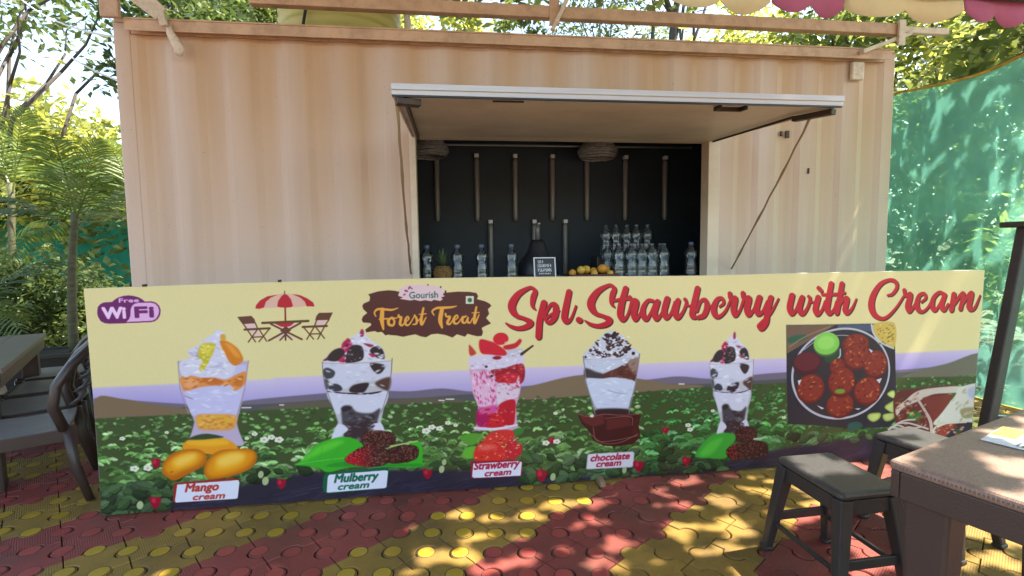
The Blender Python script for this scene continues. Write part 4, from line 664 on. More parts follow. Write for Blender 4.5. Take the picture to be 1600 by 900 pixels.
['e',12086848,1,4343,765,7.7,3.5,-34.68900991490573],['e',7873566,1,4375,805,7.6,6.0,37.732916204806],['e',9580578,1,4335,785,7.9,7.6,58.59932067126191],['e',9580578,1,4385,782,8.8,4.5,-46.56024124352622],
['e',6298652,2,4397,691,96.0,85.7,0],['e',8793636,6,4397,698,86.4,75.4,0],['e',7873566,1,4354,743,9.0,5.5,55.78764479515458],['e',7873566,1,4443,668,5.9,4.7,-58.904726959737744],['e',9580578,1,4340,650,8.8,3.6,-33.61673120238515],
['e',12086848,1,4402,640,8.8,6.3,-23.84827549368172],['e',11160624,1,4391,646,10.8,5.9,33.41447432924757],['e',11160624,1,4327,713,9.2,4.8,31.173904337888388],['e',6560794,1,4417,692,5.5,6.6,-9.719704269597578],
['e',6560794,1,4363,663,8.2,3.5,28.567655797779196],['e',6560794,1,4434,656,11.1,6.5,51.31466830987179],['e',7873566,1,4349,679,5.9,6.7,-42.227966215101226],['e',12086848,1,4352,728,5.6,6.3,39.245161020831716],
['e',6560794,1,4466,675,10.0,4.3,31.977693738987398],['e',12086848,1,4357,678,12.7,7.4,-56.54939254295638],['e',6560794,1,4434,656,9.5,7.4,38.43142012543554],['e',6560794,1,4444,728,9.3,7.3,48.515125150541195],
['e',6560794,1,4324,670,7.1,4.5,-18.94620890047355],['e',6560794,1,4364,705,9.5,4.4,-47.60256430563305],['e',9580578,1,4331,693,12.0,3.9,-13.252501990707472],['e',9580578,1,4405,741,9.6,7.5,20.817828343382388],
['e',6560794,1,4362,689,11.9,6.3,-51.55294200114484],['e',7873566,1,4369,742,10.5,4.7,19.880913830136834],['e',9580578,1,4365,755,7.1,5.4,2.869044841462923],['e',9580578,1,4468,665,8.1,7.1,-18.338892333187545],
['e',7873566,1,4412,637,5.7,4.5,48.034789343011184],['e',9580578,1,4422,721,9.0,6.0,-11.843829254589913],['e',6560794,1,4446,740,10.9,7.2,-29.30809607524886],['e',11160624,1,4432,701,10.1,6.0,-52.49898589613315],
['e',6560794,1,4408,693,8.2,5.0,53.191651529007885],['e',9580578,1,4452,666,8.0,6.5,29.697286215405626],['e',11160624,1,4450,664,9.5,5.5,-7.152768820259681],['e',12086848,1,4350,724,10.9,4.8,44.05158953619551],
['e',6560794,1,4414,752,8.7,6.8,25.236646815687635],['e',12086848,1,4412,716,6.9,7.7,-7.332055100721455],['e',11160624,1,4376,711,7.5,7.4,35.571033275337285],['e',6298652,2,4530,637,86.6,90.1,0],['e',8793636,6,4529,644,77.9,79.2,0],
['e',7873566,1,4492,663,10.3,7.3,23.15064617549517],['e',11160624,1,4590,665,5.5,5.7,-24.10459115808039],['e',12086848,1,4470,616,10.1,6.1,3.7369061168635582],['e',11160624,1,4511,675,6.2,4.1,58.82826076965004],
['e',12086848,1,4584,610,5.6,7.3,-22.09770741348563],['e',11160624,1,4524,587,9.1,7.7,11.432469117352525],['e',11160624,1,4589,649,9.3,5.8,-6.710592210850777],['e',7873566,1,4530,634,8.0,6.5,17.683037454446577],
['e',7873566,1,4583,615,8.7,6.4,-1.980220006123595],['e',9580578,1,4478,628,7.7,3.6,-34.50593262229951],['e',7873566,1,4511,662,7.4,7.2,-17.47068689157038],['e',9580578,1,4518,674,6.9,5.3,-15.749745275019514],
['e',6560794,1,4575,678,10.7,6.0,10.304172140257222],['e',11160624,1,4585,588,10.9,7.3,-11.546743002397946],['e',7873566,1,4593,592,9.6,4.2,35.31475708133085],['e',6560794,1,4551,603,6.9,3.8,44.1112523343906],
['e',11160624,1,4510,701,8.5,7.7,42.66602869620655],['e',12086848,1,4457,649,5.7,5.4,15.393130258861078],['e',6560794,1,4539,686,7.5,5.0,-36.89279859715431],['e',7873566,1,4552,588,6.7,5.6,-8.035726419629675],
['e',6560794,1,4583,640,7.0,7.4,-57.16450940072895],['e',7873566,1,4568,588,13.0,3.7,15.464933527583867],['e',7873566,1,4464,627,9.7,6.5,-22.850463483166777],['e',11160624,1,4531,703,6.6,4.3,51.10629752401498],
['e',6560794,1,4583,591,6.2,6.9,41.26568658257723],['e',12086848,1,4595,647,7.9,6.3,-14.171951764926582],['e',9580578,1,4540,639,11.8,7.3,-12.384590238225996],['e',12086848,1,4578,585,7.6,7.3,-47.05021956238888],
['e',6560794,1,4571,609,6.7,4.9,-51.97323574310403],['e',7873566,1,4530,574,9.9,7.4,-56.31498918468316],['e',6560794,1,4520,580,9.2,6.8,26.683774852575212],['e',6560794,1,4473,593,12.5,5.3,-19.541259645334527],
['e',11160624,1,4470,615,11.2,4.0,39.597502195637176],['e',12086848,1,4486,647,9.9,5.3,-25.258118783002686],['e',6298652,2,4091,497,94.9,94.9,0],['e',8793636,6,4091,504,85.4,83.5,0],['e',12086848,1,4015,491,8.0,4.0,-35.99991128373683],
['e',11160624,1,4024,522,6.1,5.9,28.921681771975926],['e',11160624,1,4123,430,5.9,5.6,45.94833861597152],['e',12086848,1,4032,470,6.7,4.6,-48.032904544385275],['e',12086848,1,4109,540,10.4,5.8,-4.696548853862879],
['e',9580578,1,4032,522,6.7,4.1,59.81250965386013],['e',9580578,1,4064,555,9.0,6.5,53.24356001814024],['e',9580578,1,4093,429,9.4,3.9,34.11141431242305],['e',7873566,1,4123,529,12.1,6.7,3.408172273449594],
['e',7873566,1,4169,515,10.2,5.4,16.822313078047955],['e',7873566,1,4106,567,7.3,4.8,-1.2219494589433282],['e',12086848,1,4097,571,10.4,4.3,-12.72661129500797],['e',6560794,1,4040,453,10.8,3.6,-7.39502918771845],
['e',6560794,1,4088,500,11.0,5.5,19.122797163209796],['e',7873566,1,4099,528,10.7,7.2,37.195066290708084],['e',7873566,1,4160,500,9.0,4.6,-25.141055928525248],['e',7873566,1,4112,552,8.8,5.2,-13.027634358311182],
['e',12086848,1,4156,512,10.2,3.8,-6.236207345918871],['e',6560794,1,4045,437,5.5,5.3,-58.949465875562545],['e',7873566,1,4139,550,8.3,6.6,-36.112617768372836],['e',9580578,1,4054,562,9.1,6.0,59.27478070540175],
['e',7873566,1,4109,565,6.1,6.9,43.09375324351086],['e',11160624,1,4049,522,11.2,6.1,1.3082423451914238],['e',7873566,1,4046,493,8.4,4.2,25.700344763431218],['e',7873566,1,4107,530,12.6,3.9,2.572194457654973],
['e',6560794,1,4118,529,12.5,5.9,15.93374632183793],['e',7873566,1,4159,530,9.4,5.5,23.371102845344637],['e',11160624,1,4094,459,10.3,6.6,-18.777003472008992],['e',6560794,1,4046,523,12.3,5.4,-5.311789279257695],
['e',6560794,1,4072,550,9.9,4.3,-31.35506405573696],['e',11160624,1,4127,432,11.9,6.8,-31.99035642323828],['e',12086848,1,4094,512,10.6,4.6,-17.768467332407468],['e',7873566,1,4127,428,12.3,4.0,-55.55995932289575],
['e',6560794,1,4099,529,7.0,7.4,-53.35421591286416],['e',6298652,2,4479,465,97.3,93.9,0],['e',8793636,6,4479,472,87.6,82.6,0],['e',9580578,1,4537,413,12.1,7.1,33.14827311350595],['e',12086848,1,4514,461,6.7,4.3,9.244886974790731],
['e',11160624,1,4405,460,7.6,5.2,-10.326330812678755],['e',7873566,1,4441,505,5.6,4.7,30.967777783773812],['e',9580578,1,4529,418,9.1,5.7,45.68252349412077],['e',9580578,1,4424,455,9.3,4.3,-50.55095908044705],
['e',12086848,1,4441,529,11.3,7.2,-44.88643875607296],['e',6560794,1,4429,414,9.3,6.3,29.95135750964576],['e',6560794,1,4448,495,7.2,4.7,8.338603084852224],['e',7873566,1,4533,435,7.1,4.6,46.845625936998445],
['e',12086848,1,4508,433,8.5,3.8,-44.385988555745755],['e',11160624,1,4450,482,12.2,5.2,42.11747162542848],['e',11160624,1,4547,489,10.6,3.5,-20.63943372280943],['e',7873566,1,4479,410,6.2,7.7,37.62428192183141],
['e',6560794,1,4555,440,5.8,7.1,-3.0532273214094303],['e',7873566,1,4451,536,7.2,3.9,12.581689488740992],['e',12086848,1,4478,433,12.2,5.1,31.03037272403938],['e',9580578,1,4414,462,10.0,5.2,-38.04356179343044],
['e',6560794,1,4503,515,13.0,4.3,46.14294930027252],['e',11160624,1,4496,437,11.3,3.8,-43.53793795480092],['e',6560794,1,4449,514,11.3,4.8,3.653339864659138],['e',6560794,1,4465,439,10.0,6.0,-55.39537986526541],
['e',6560794,1,4415,470,7.6,7.5,25.152698301436615],['e',12086848,1,4460,540,9.6,7.5,-32.217648979382005],['e',7873566,1,4455,414,11.4,5.1,58.05402753739381],['e',7873566,1,4538,481,12.6,3.5,-30.109720398841134],
['e',7873566,1,4510,496,8.5,5.2,-50.58533678659764],['e',12086848,1,4500,437,10.2,4.9,40.66630698001397],['e',6560794,1,4541,459,9.6,4.8,15.46755499276206],['e',12086848,1,4506,447,11.2,6.1,-58.26598286856476],
['e',6560794,1,4484,534,6.0,6.4,-32.00538550156729],['e',11160624,1,4555,442,5.7,7.1,-41.610916380779244],['e',12086848,1,4553,472,9.6,5.4,22.280603847630417],['e',7873566,1,4461,470,7.6,4.6,28.94667422383641],
['e',6298652,2,4294,383,96.5,84.5,0],['e',8793636,6,4294,390,86.9,74.3,0],['e',6560794,1,4325,436,7.5,3.9,-5.716480796000475],['e',9580578,1,4277,354,5.3,4.6,55.70693421445196],['e',12086848,1,4254,433,8.5,4.9,-39.77260699200833],
['e',9580578,1,4323,425,12.0,5.4,-34.05879888366621],['e',9580578,1,4250,419,9.6,7.3,7.947684622340475],['e',6560794,1,4353,388,8.0,3.5,-51.13727481805974],['e',12086848,1,4346,367,11.1,5.7,-11.732954575690556],
['e',7873566,1,4222,371,6.6,7.0,6.6622548755207305],['e',6560794,1,4307,342,5.7,7.1,-46.29034906377434],['e',11160624,1,4338,416,6.7,7.7,40.78260684253054],['e',12086848,1,4267,441,6.9,5.9,32.79346073938757],
['e',12086848,1,4325,324,6.6,3.7,-42.25082826468322],['e',6560794,1,4263,449,7.2,7.6,15.45917814599808],['e',6560794,1,4327,401,8.6,4.6,-13.89547212943205],['e',12086848,1,4236,352,11.1,7.2,-49.271231385901814],
['e',7873566,1,4233,345,5.6,7.5,18.34198095040196],['e',9580578,1,4245,362,5.9,6.9,-7.192229306418952],['e',6560794,1,4321,331,10.7,5.9,34.378177839468435],['e',6560794,1,4268,448,7.5,5.0,-54.607475983458635],
['e',6560794,1,4339,340,7.9,7.1,-43.927753906966394],['e',7873566,1,4337,360,5.6,3.7,12.585337245554456],['e',7873566,1,4241,425,9.0,5.3,-54.838132537275364],['e',11160624,1,4247,443,5.7,4.3,12.80782829385835],
['e',11160624,1,4287,369,6.4,6.2,-1.3889968065063556],['e',11160624,1,4374,364,12.8,3.5,17.140774480444136],['e',11160624,1,4348,402,10.0,4.9,51.09316200768903],['e',9580578,1,4286,357,11.5,5.5,3.897628134296248],
['e',12086848,1,4260,418,10.7,3.5,16.763290976430667],['e',11160624,1,4355,372,11.6,4.8,51.9179511017947],['e',9580578,1,4330,330,5.5,4.6,4.454077444079516],['e',9580578,1,4329,382,11.8,7.1,11.628335268364623],
['e',7873566,1,4294,440,7.8,6.0,-42.312732520193094],['e',11160624,1,4282,323,10.1,7.0,-18.77533095461761],['e',9580578,1,4353,351,10.2,3.8,39.18700453385925],['e',6298652,2,4297,532,94.3,99.4,0],['e',8793636,6,4297,539,84.8,87.5,0],
['e',11160624,1,4279,580,5.3,4.6,33.63037239493863],['e',9580578,1,4276,516,8.6,4.6,1.0246873056486692],['e',9580578,1,4342,570,6.9,7.4,48.92608539827772],['e',7873566,1,4262,516,9.1,4.0,-34.56805613108129],
['e',11160624,1,4314,528,5.6,6.8,-35.434998179009426],['e',12086848,1,4375,538,9.7,6.8,-15.009451472338156],['e',6560794,1,4231,518,10.5,3.9,-55.452969732520515],['e',7873566,1,4288,585,5.4,6.1,7.320648435054579],
['e',6560794,1,4250,594,9.9,5.0,-27.39558939407985],['e',6560794,1,4300,563,11.1,4.2,-53.06334872220023],['e',11160624,1,4282,599,5.3,7.4,10.878172961758551],['e',6560794,1,4232,555,11.6,5.7,-38.68428841347318],
['e',12086848,1,4291,600,12.5,3.9,-33.01158536502842],['e',7873566,1,4351,515,12.5,5.3,-45.87882008742936],['e',11160624,1,4367,527,8.5,6.4,-59.0233549204136],['e',11160624,1,4257,467,6.1,7.3,50.12766829364733],
['e',9580578,1,4270,560,5.8,6.2,-12.119786650587287],['e',6560794,1,4304,500,10.0,4.4,25.532804270975006],['e',11160624,1,4362,563,7.2,7.0,-52.78618357571088],['e',11160624,1,4270,472,12.4,5.8,27.650596945211575],
['e',6560794,1,4373,553,5.4,4.1,-29.116936753199532],['e',7873566,1,4320,596,8.1,4.1,-19.94690984208068],['e',12086848,1,4376,514,9.6,6.5,53.176557100821086],['e',9580578,1,4353,561,7.8,7.4,27.821954962853198],
['e',9580578,1,4261,470,12.0,6.4,-43.40937543300562],['e',6560794,1,4291,477,9.2,3.8,58.83753018664821],['e',6560794,1,4326,474,7.7,6.8,-23.01466279243148],['e',12086848,1,4316,533,9.1,5.2,-53.473276410592476],
['e',6560794,1,4283,497,12.3,7.2,47.49311336775234],['e',12086848,1,4258,528,8.5,3.8,-19.75960530375138],['e',7873566,1,4296,493,8.8,6.4,5.039838348188809],['e',12086848,1,4301,558,11.6,4.3,-34.011604426224466],
['e',9580578,1,4260,602,8.4,6.3,-5.699792228083503],['e',7873566,1,4351,530,5.3,5.1,-52.30076094596017],['e',7247410,2,4291,474,34.4,15.5,0],['p',13815510,0,0,[4475,742,4507,724,4494,712]],
['p',13815510,0,0,[4539,537,4579,547,4563,511]],['p',13815510,0,0,[4002,554,4028,561,4012,521]],['p',13815510,0,0,[4135,392,4189,368,4171,363]],['p',13815510,0,0,[4394,357,4439,357,4421,347]],
['p',9875532,1,1,[4487,306,4513,321,4577,318,4574,284,4534,263,4497,280]],['p',12109944,2,1,[4498,302,4516,313,4561,310,4559,287,4531,272,4505,284]],['p',9875532,1,1,[4607,358,4647,385,4674,388,4676,317,4631,332]],
['p',12109944,2,1,[4618,354,4646,373,4665,375,4667,325,4635,336]],['p',9875532,1,1,[4600,308,4678,312,4678,278,4635,260,4604,274]],['p',12109944,2,1,[4612,304,4666,307,4666,283,4636,270,4614,280]],
['p',9875532,1,1,[4621,441,4652,461,4675,455,4678,412,4645,419]],['p',12109944,2,1,[4632,437,4654,451,4670,447,4672,417,4649,422]],['p',2643020,1,1,[4358,259,4425,268,4458,241,4418,218,4364,213]],
['p',6301738,2,1,[4679,434,4836,464,5132,462,4929,320,5163,216,4912,128,4739,203,4688,257]],['p',13155504,1,1,[4824,439,4920,460,5168,463,5149,423,4965,420,4869,386,4746,342,4700,294,4690,345,4757,392]],
['p',13551294,1,1,[5161,458,5334,459,5353,218,5220,219,4977,214,5049,313,5122,399]],['p',9866340,4,1,[5171,306,5271,314,5319,259,5204,246]],['p',11185352,5,1,[5219,445,5331,453,5337,375,5238,380]],
['p',7876652,2,1,[4882,398,5008,405,5108,400,4976,240,4929,320]],['s',12888736,0,1,[4840,401,18.7,4901,321,18.8,4955,228,24.4,4961,125,19.0]],['p',2911794,2,1,[4776,302,4831,319,4882,284,4849,247,4792,257]],
['e',9879130,2,4811,298,18.7,13.4,0],['p',7221820,3,1,[4822,223,4936,204,4926,127,4840,145]],['p',9845810,3,1,[4979,188,5048,223,5135,205,5068,131,4996,136]],['s',13550772,0,1,[4983,124,19.1,4986,188,21.7,5076,221,16.4,5220,219,13.8]],
['x',120,9,0.5,-30,[9190450,5907496,12490370,11166780,3955250],[4687,408,4837,451,4929,320,4939,139,4826,146,4711,217]],['x',40,14,0.5,-30,[14077636,12234912,11182210],[5162,448,5327,446,5342,232,5005,225]],
['x',60,9,0.5,0,[10502708,7219240,13148300],[4978,201,5220,213,5168,138,4997,123]],['s',12893876,1,1,[4642,209,10.6,4737,254,10.7,4834,261,10.7]],['s',12893876,1,1,[4655,220,10.6,4767,201,10.7,4879,207,10.8]],
['s',12893876,1,1,[4710,243,10.7,4793,238,10.7,4936,191,10.8]],['s',12893876,1,1,[4643,202,10.6,4710,230,10.7,4796,187,10.7]],['p',9834024,1,1,[238,90,267,103,294,86,285,47,262,25,243,51]],['e',12462150,2,257,73,11.1,14.8,0],
['e',4615730,0,284,98,14.8,6.6,-2.6571742074858307],['e',4615730,0,261,100,14.7,6.6,5.452144483526489],['e',4615730,0,259,100,14.7,6.6,9.263911844803417],['e',4615730,0,277,99,14.8,6.6,-29.879697484455416],
['p',9834024,1,1,[260,300,284,311,306,297,298,266,280,248,264,268]],['e',12462150,2,275,286,9.0,12.0,0],['e',4615730,0,295,307,12.0,5.4,23.251534891640034],['e',4615730,0,303,307,12.0,5.4,-19.9842482529853],
['e',4615730,0,282,308,12.0,5.4,-35.136090500927686],['e',4615730,0,267,309,12.0,5.4,-37.104562906951884],['p',9834024,1,1,[892,144,917,156,941,141,933,108,914,90,897,111]],['e',12462150,2,908,130,9.5,12.6,0],
['e',4615730,0,938,151,12.6,5.7,3.512645475635779],['e',4615730,0,938,151,12.6,5.7,-28.500431278610012],['e',4615730,0,906,153,12.6,5.7,-5.170676990270664],['e',4615730,0,914,153,12.6,5.7,1.345265058898697],
['p',9834024,1,1,[1686,143,1712,154,1738,139,1730,105,1710,86,1691,108]],['e',12462150,2,1703,128,10.0,13.3,0],['e',4615730,0,1719,151,13.3,6.0,-8.209731565574518],['e',4615730,0,1734,150,13.3,6.0,-31.24225287037998],
['e',4615730,0,1720,150,13.3,6.0,-24.55491070198459],['e',4615730,0,1727,150,13.3,6.0,-39.96796720248808],['p',9834024,1,1,[2340,93,2373,108,2407,88,2398,46,2373,22,2348,50]],['e',12462150,2,2363,74,12.8,17.0,0],
['e',4615730,0,2402,102,17.0,7.7,-24.95917821320581],['e',4615730,0,2391,102,17.0,7.7,30.391147366039405],['e',4615730,0,2353,105,17.0,7.6,22.942571917307077],['e',4615730,0,2399,102,17.0,7.7,-8.452400286086757],
['p',9834024,1,1,[2418,286,2436,294,2455,284,2450,261,2436,248,2422,262]],['e',12462150,2,2430,276,6.9,9.2,0],['e',4615730,0,2428,292,9.2,4.2,-16.721260494753665],['e',4615730,0,2438,292,9.2,4.2,-3.7055144193770744],
['e',4615730,0,2423,292,9.2,4.2,-2.2877612208868214],['e',4615730,0,2441,291,9.2,4.2,35.293158575937994],['p',9834024,1,1,[2938,104,2971,118,3003,100,2995,60,2971,38,2947,64]],['e',12462150,2,2961,87,12.0,16.1,0],
['e',4615730,0,2983,113,16.1,7.2,39.90507430181047],['e',4615730,0,2970,114,16.0,7.2,22.4489362969041],['e',4615730,0,2996,112,16.1,7.2,-2.260852062032619],['e',4615730,0,2960,115,16.0,7.2,33.48593901635792],
['p',9834024,1,1,[3246,111,3272,122,3299,107,3293,75,3273,57,3253,78]],['e',12462150,2,3264,96,9.8,13.1,0],['e',4615730,0,3250,120,13.1,5.9,-29.23545828453454],['e',4615730,0,3293,117,13.1,5.9,-27.606908085185815],
['e',4615730,0,3285,118,13.1,5.9,-19.048726867860665],['e',4615730,0,3283,118,13.1,5.9,7.851938346183346],['p',9834024,1,1,[3119,306,3139,314,3158,304,3154,280,3139,267,3124,282]],['e',12462150,2,3133,296,7.2,9.7,0],
['e',4615730,0,3154,311,9.7,4.4,26.836377515867696],['e',4615730,0,3144,312,9.7,4.3,-39.440517819010594],['e',4615730,0,3122,313,9.6,4.3,-7.264041860180242],['e',4615730,0,3150,311,9.7,4.3,-36.905615128111755],
['e',14606030,0,186,255,10.9,7.9,0],['e',14606030,0,177,246,10.9,7.9,0],['e',14606030,0,162,251,10.9,7.9,0],['e',14606030,0,163,262,10.9,7.9,0],['e',14606030,0,178,264,10.9,7.9,0],['e',12495430,0,173,255,6.0,4.4,0],
['e',14606030,0,252,253,11.0,8.0,0],['e',14606030,0,242,245,11.0,8.0,0],['e',14606030,0,228,250,11.0,8.0,0],['e',14606030,0,229,261,11.0,8.0,0],['e',14606030,0,244,263,11.0,8.0,0],['e',12495430,0,239,254,6.0,4.4,0],
['e',14606030,0,851,374,11.4,8.3,0],['e',14606030,0,841,365,11.4,8.3,0],['e',14606030,0,826,370,11.4,8.3,0],['e',14606030,0,827,381,11.4,8.3,0],['e',14606030,0,842,384,11.4,8.3,0],['e',12495430,0,837,375,6.2,4.6,0],
['e',14606030,0,928,369,11.4,8.3,0],['e',14606030,0,918,360,11.4,8.3,0],['e',14606030,0,902,365,11.4,8.3,0],['e',14606030,0,903,376,11.4,8.3,0],['e',14606030,0,919,379,11.4,8.3,0],['e',12495430,0,914,370,6.2,4.6,0],
['e',14606030,0,886,386,9.5,6.9,0],['e',14606030,0,878,379,9.5,6.9,0],['e',14606030,0,865,383,9.5,6.9,0],['e',14606030,0,866,392,9.5,6.9,0],['e',14606030,0,879,394,9.5,6.9,0],['e',12495430,0,875,387,5.2,3.8,0],
['e',14606030,0,799,409,7.6,5.5,0],['e',14606030,0,792,404,7.6,5.5,0],['e',14606030,0,782,407,7.5,5.5,0],['e',14606030,0,782,414,7.5,5.5,0],['e',14606030,0,793,416,7.5,5.5,0],['e',12495430,0,790,410,4.1,3.0,0],
['e',14606030,0,756,387,5.7,4.1,0],['e',14606030,0,751,383,5.7,4.1,0],['e',14606030,0,743,385,5.6,4.1,0],['e',14606030,0,744,391,5.6,4.1,0],['e',14606030,0,751,392,5.7,4.1,0],['e',12495430,0,749,387,3.1,2.3,0],
['e',14606030,0,1726,372,12.1,8.8,0],['e',14606030,0,1715,363,12.1,8.8,0],['e',14606030,0,1698,367,12.1,8.8,0],['e',14606030,0,1699,379,12.1,8.8,0],['e',14606030,0,1716,382,12.1,8.8,0],['e',12495430,0,1711,372,6.6,4.8,0],
['e',14606030,0,1799,382,10.1,7.4,0],['e',14606030,0,1790,375,10.1,7.4,0],['e',14606030,0,1776,379,10.1,7.3,0],['e',14606030,0,1776,388,10.1,7.3,0],['e',14606030,0,1791,391,10.1,7.4,0],['e',12495430,0,1786,383,5.5,4.0,0],
['e',14606030,0,1756,392,10.1,7.3,0],['e',14606030,0,1747,385,10.1,7.3,0],['e',14606030,0,1733,389,10.1,7.3,0],['e',14606030,0,1733,398,10.1,7.3,0],['e',14606030,0,1748,401,10.1,7.3,0],['e',12495430,0,1743,393,5.5,4.0,0],
['e',14606030,0,1844,413,8.1,5.9,0],['e',14606030,0,1837,407,8.1,5.9,0],['e',14606030,0,1826,410,8.1,5.9,0],['e',14606030,0,1826,418,8.1,5.9,0],['e',14606030,0,1838,420,8.1,5.9,0],['e',12495430,0,1834,414,4.4,3.2,0],
['e',14606030,0,1885,396,6.1,4.4,0],['e',14606030,0,1880,391,6.1,4.4,0],['e',14606030,0,1871,394,6.1,4.4,0],['e',14606030,0,1871,400,6.1,4.4,0],['e',14606030,0,1880,401,6.1,4.4,0],['e',12495430,0,1877,396,3.3,2.4,0],
['e',14606030,0,2415,257,10.6,7.7,0],['e',14606030,0,2406,249,10.6,7.7,0],['e',14606030,0,2391,253,10.6,7.7,0],['e',14606030,0,2391,263,10.6,7.7,0],['e',14606030,0,2406,265,10.6,7.7,0],['e',12495430,0,2402,257,5.8,4.2,0],
['e',14606030,0,2480,260,10.6,7.7,0],['e',14606030,0,2471,253,10.6,7.7,0],['e',14606030,0,2456,257,10.6,7.7,0],['e',14606030,0,2456,267,10.6,7.7,0],['e',14606030,0,2471,269,10.6,7.7,0],['e',12495430,0,2467,261,5.8,4.2,0],
['e',14606030,0,3293,313,8.9,6.5,0],['e',14606030,0,3285,307,8.9,6.5,0],['e',14606030,0,3272,310,8.9,6.5,0],['e',14606030,0,3272,319,8.9,6.5,0],['e',14606030,0,3285,320,8.9,6.5,0],['e',12495430,0,3282,314,4.9,3.6,0],
['e',14606030,0,3306,284,9.0,6.5,0],['e',14606030,0,3298,278,9.0,6.5,0],['e',14606030,0,3285,281,8.9,6.5,0],['e',14606030,0,3285,290,8.9,6.5,0],['e',14606030,0,3298,292,8.9,6.5,0],['e',12495430,0,3295,285,4.9,3.6,0],
['e',14606030,0,2688,403,6.4,4.7,0],['e',14606030,0,2683,398,6.4,4.7,0],['e',14606030,0,2674,401,6.4,4.7,0],['e',14606030,0,2674,407,6.4,4.7,0],['e',14606030,0,2683,408,6.4,4.7,0],['e',12495430,0,2680,404,3.5,2.6,0],
['e',14606030,0,2468,431,6.3,4.6,0],['e',14606030,0,2463,426,6.3,4.6,0],['e',14606030,0,2454,429,6.3,4.6,0],['e',14606030,0,2454,435,6.3,4.6,0],['e',14606030,0,2463,436,6.3,4.6,0],['e',12495430,0,2460,431,3.5,2.5,0],
['e',14606030,0,3450,392,6.8,4.9,0],['e',14606030,0,3444,387,6.7,4.9,0],['e',14606030,0,3435,390,6.7,4.9,0],['e',14606030,0,3435,396,6.7,4.9,0],['e',14606030,0,3444,398,6.7,4.9,0],['e',12495430,0,3442,393,3.7,2.7,0],
['e',14606030,0,3928,321,7.0,5.1,0],['e',14606030,0,3922,316,7.0,5.1,0],['e',14606030,0,3912,319,7.0,5.1,0],['e',14606030,0,3911,325,7.0,5.1,0],['e',14606030,0,3922,327,7.0,5.1,0],['e',12495430,0,3919,322,3.8,2.8,0],
['e',14606030,0,134,422,7.2,5.2,0],['e',14606030,0,128,417,7.2,5.2,0],['e',14606030,0,118,420,7.2,5.2,0],['e',14606030,0,119,427,7.2,5.2,0],['e',14606030,0,128,429,7.2,5.2,0],['e',12495430,0,125,423,3.9,2.9,0],
['e',14606030,0,352,444,5.5,4.0,0],['e',14606030,0,348,439,5.5,4.0,0],['e',14606030,0,340,442,5.5,4.0,0],['e',14606030,0,341,447,5.5,4.0,0],['e',14606030,0,348,448,5.5,4.0,0],['e',12495430,0,346,444,3.0,2.2,0],
['e',14606030,0,2512,452,4.2,3.1,0],['e',14606030,0,2508,448,4.2,3.1,0],['e',14606030,0,2502,450,4.2,3.1,0],['e',14606030,0,2502,454,4.2,3.1,0],['e',14606030,0,2508,455,4.2,3.1,0],['e',12495430,0,2506,452,2.3,1.7,0],
['e',11187330,1,811,181,14.6,20.8,10],['e',11187330,1,833,143,17.1,24.4,10],['e',11187330,1,1807,182,13.0,18.6,10],['e',11187330,1,1792,141,15.6,22.3,10],['e',11187330,1,2442,48,16.3,23.3,10],['e',11187330,1,2883,56,14.0,20.0,10],
['e',11187330,1,188,53,16.4,23.4,10]]


# ================================================================ palette
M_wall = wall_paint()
M_rail = mat('peach_steel', (.62, .40, .26), .45, var=.12, scale=6, dirt=(.25, .11, .05), dirt_amt=.55, dscale=9, bump=.1)
M_pale = mat('chalky_steel', (.72, .60, .48), .5, var=.1, dirt=(.3, .16, .09), dirt_amt=.6, dscale=14)
M_alu = mat('white_aluminium', (.60, .61, .63), .35, var=.06, scale=5, dirt=(.3, .3, .32), dirt_amt=.3, dscale=20, stretch=(.2, 1, 4))
M_hatch = mat('hatch_underside', (.74, .61, .47), .5, var=.08, scale=2, dirt=(.34, .23, .14), dirt_amt=.4, dscale=1.5)
M_dark = mat('navy_interior', (.018, .031, .046), .6, var=.25, scale=1.5)
M_black = mat('black_plastic', (.018, .018, .02), .35)
M_iron = mat('dark_iron', (.06, .045, .035), .5, metal=.6, dirt=(.12, .05, .025), dirt_amt=.7, dscale=20)
M_rope = mat('jute_rope', (.34, .24, .14), .9, bump=.6, bscale=200)
M_tube = mat('milky_tube', (.24, .235, .225), .3, var=.1)
M_white = mat('white_enamel', (.8, .8, .8), .4, var=.05)
M_brown = mat('brown_plastic', (.050, .032, .027), .38, var=.15, scale=5, bump=.06, bscale=120)
M_seat = mat('sheen_brown_plastic', (.20, .18, .165), .40, var=.12, scale=6, bump=.1, bscale=150)  # sky sheen on the brown seats, painted in as a paler colour
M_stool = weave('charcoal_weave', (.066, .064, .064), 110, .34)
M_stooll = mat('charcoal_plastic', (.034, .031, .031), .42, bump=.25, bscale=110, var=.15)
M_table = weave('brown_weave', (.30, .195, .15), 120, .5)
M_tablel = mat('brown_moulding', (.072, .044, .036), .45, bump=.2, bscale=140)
M_wood = mat('raw_wood', (.26, .17, .10), .8, var=.3, scale=6, stretch=(1, 1, .2), bump=.3)
M_bark = mat('bark', (.13, .095, .07), .9, var=.4, scale=9, stretch=(1, 1, .3), bump=.8, bscale=25)
M_bark2 = mat('dark_bark', (.06, .05, .042), .9, var=.4, scale=9, stretch=(1, 1, .3), bump=.8, bscale=25)
M_soil = mat('earth', (.16, .11, .07), .95, var=.4, scale=1.3, bump=.6, bscale=12, dirt=(.30, .20, .10), dirt_amt=.6, dscale=6)
M_joint = mat('joint_sand', (.045, .032, .022), .95, var=.3, scale=20)
M_pot = mat('black_planter', (.022, .02, .02), .45)
M_tank = mat('yellow_tank', (.62, .57, .20), .45, var=.12, scale=2, stretch=(1, 1, 3), dirt=(.45, .36, .10), dirt_amt=.5, dscale=4)
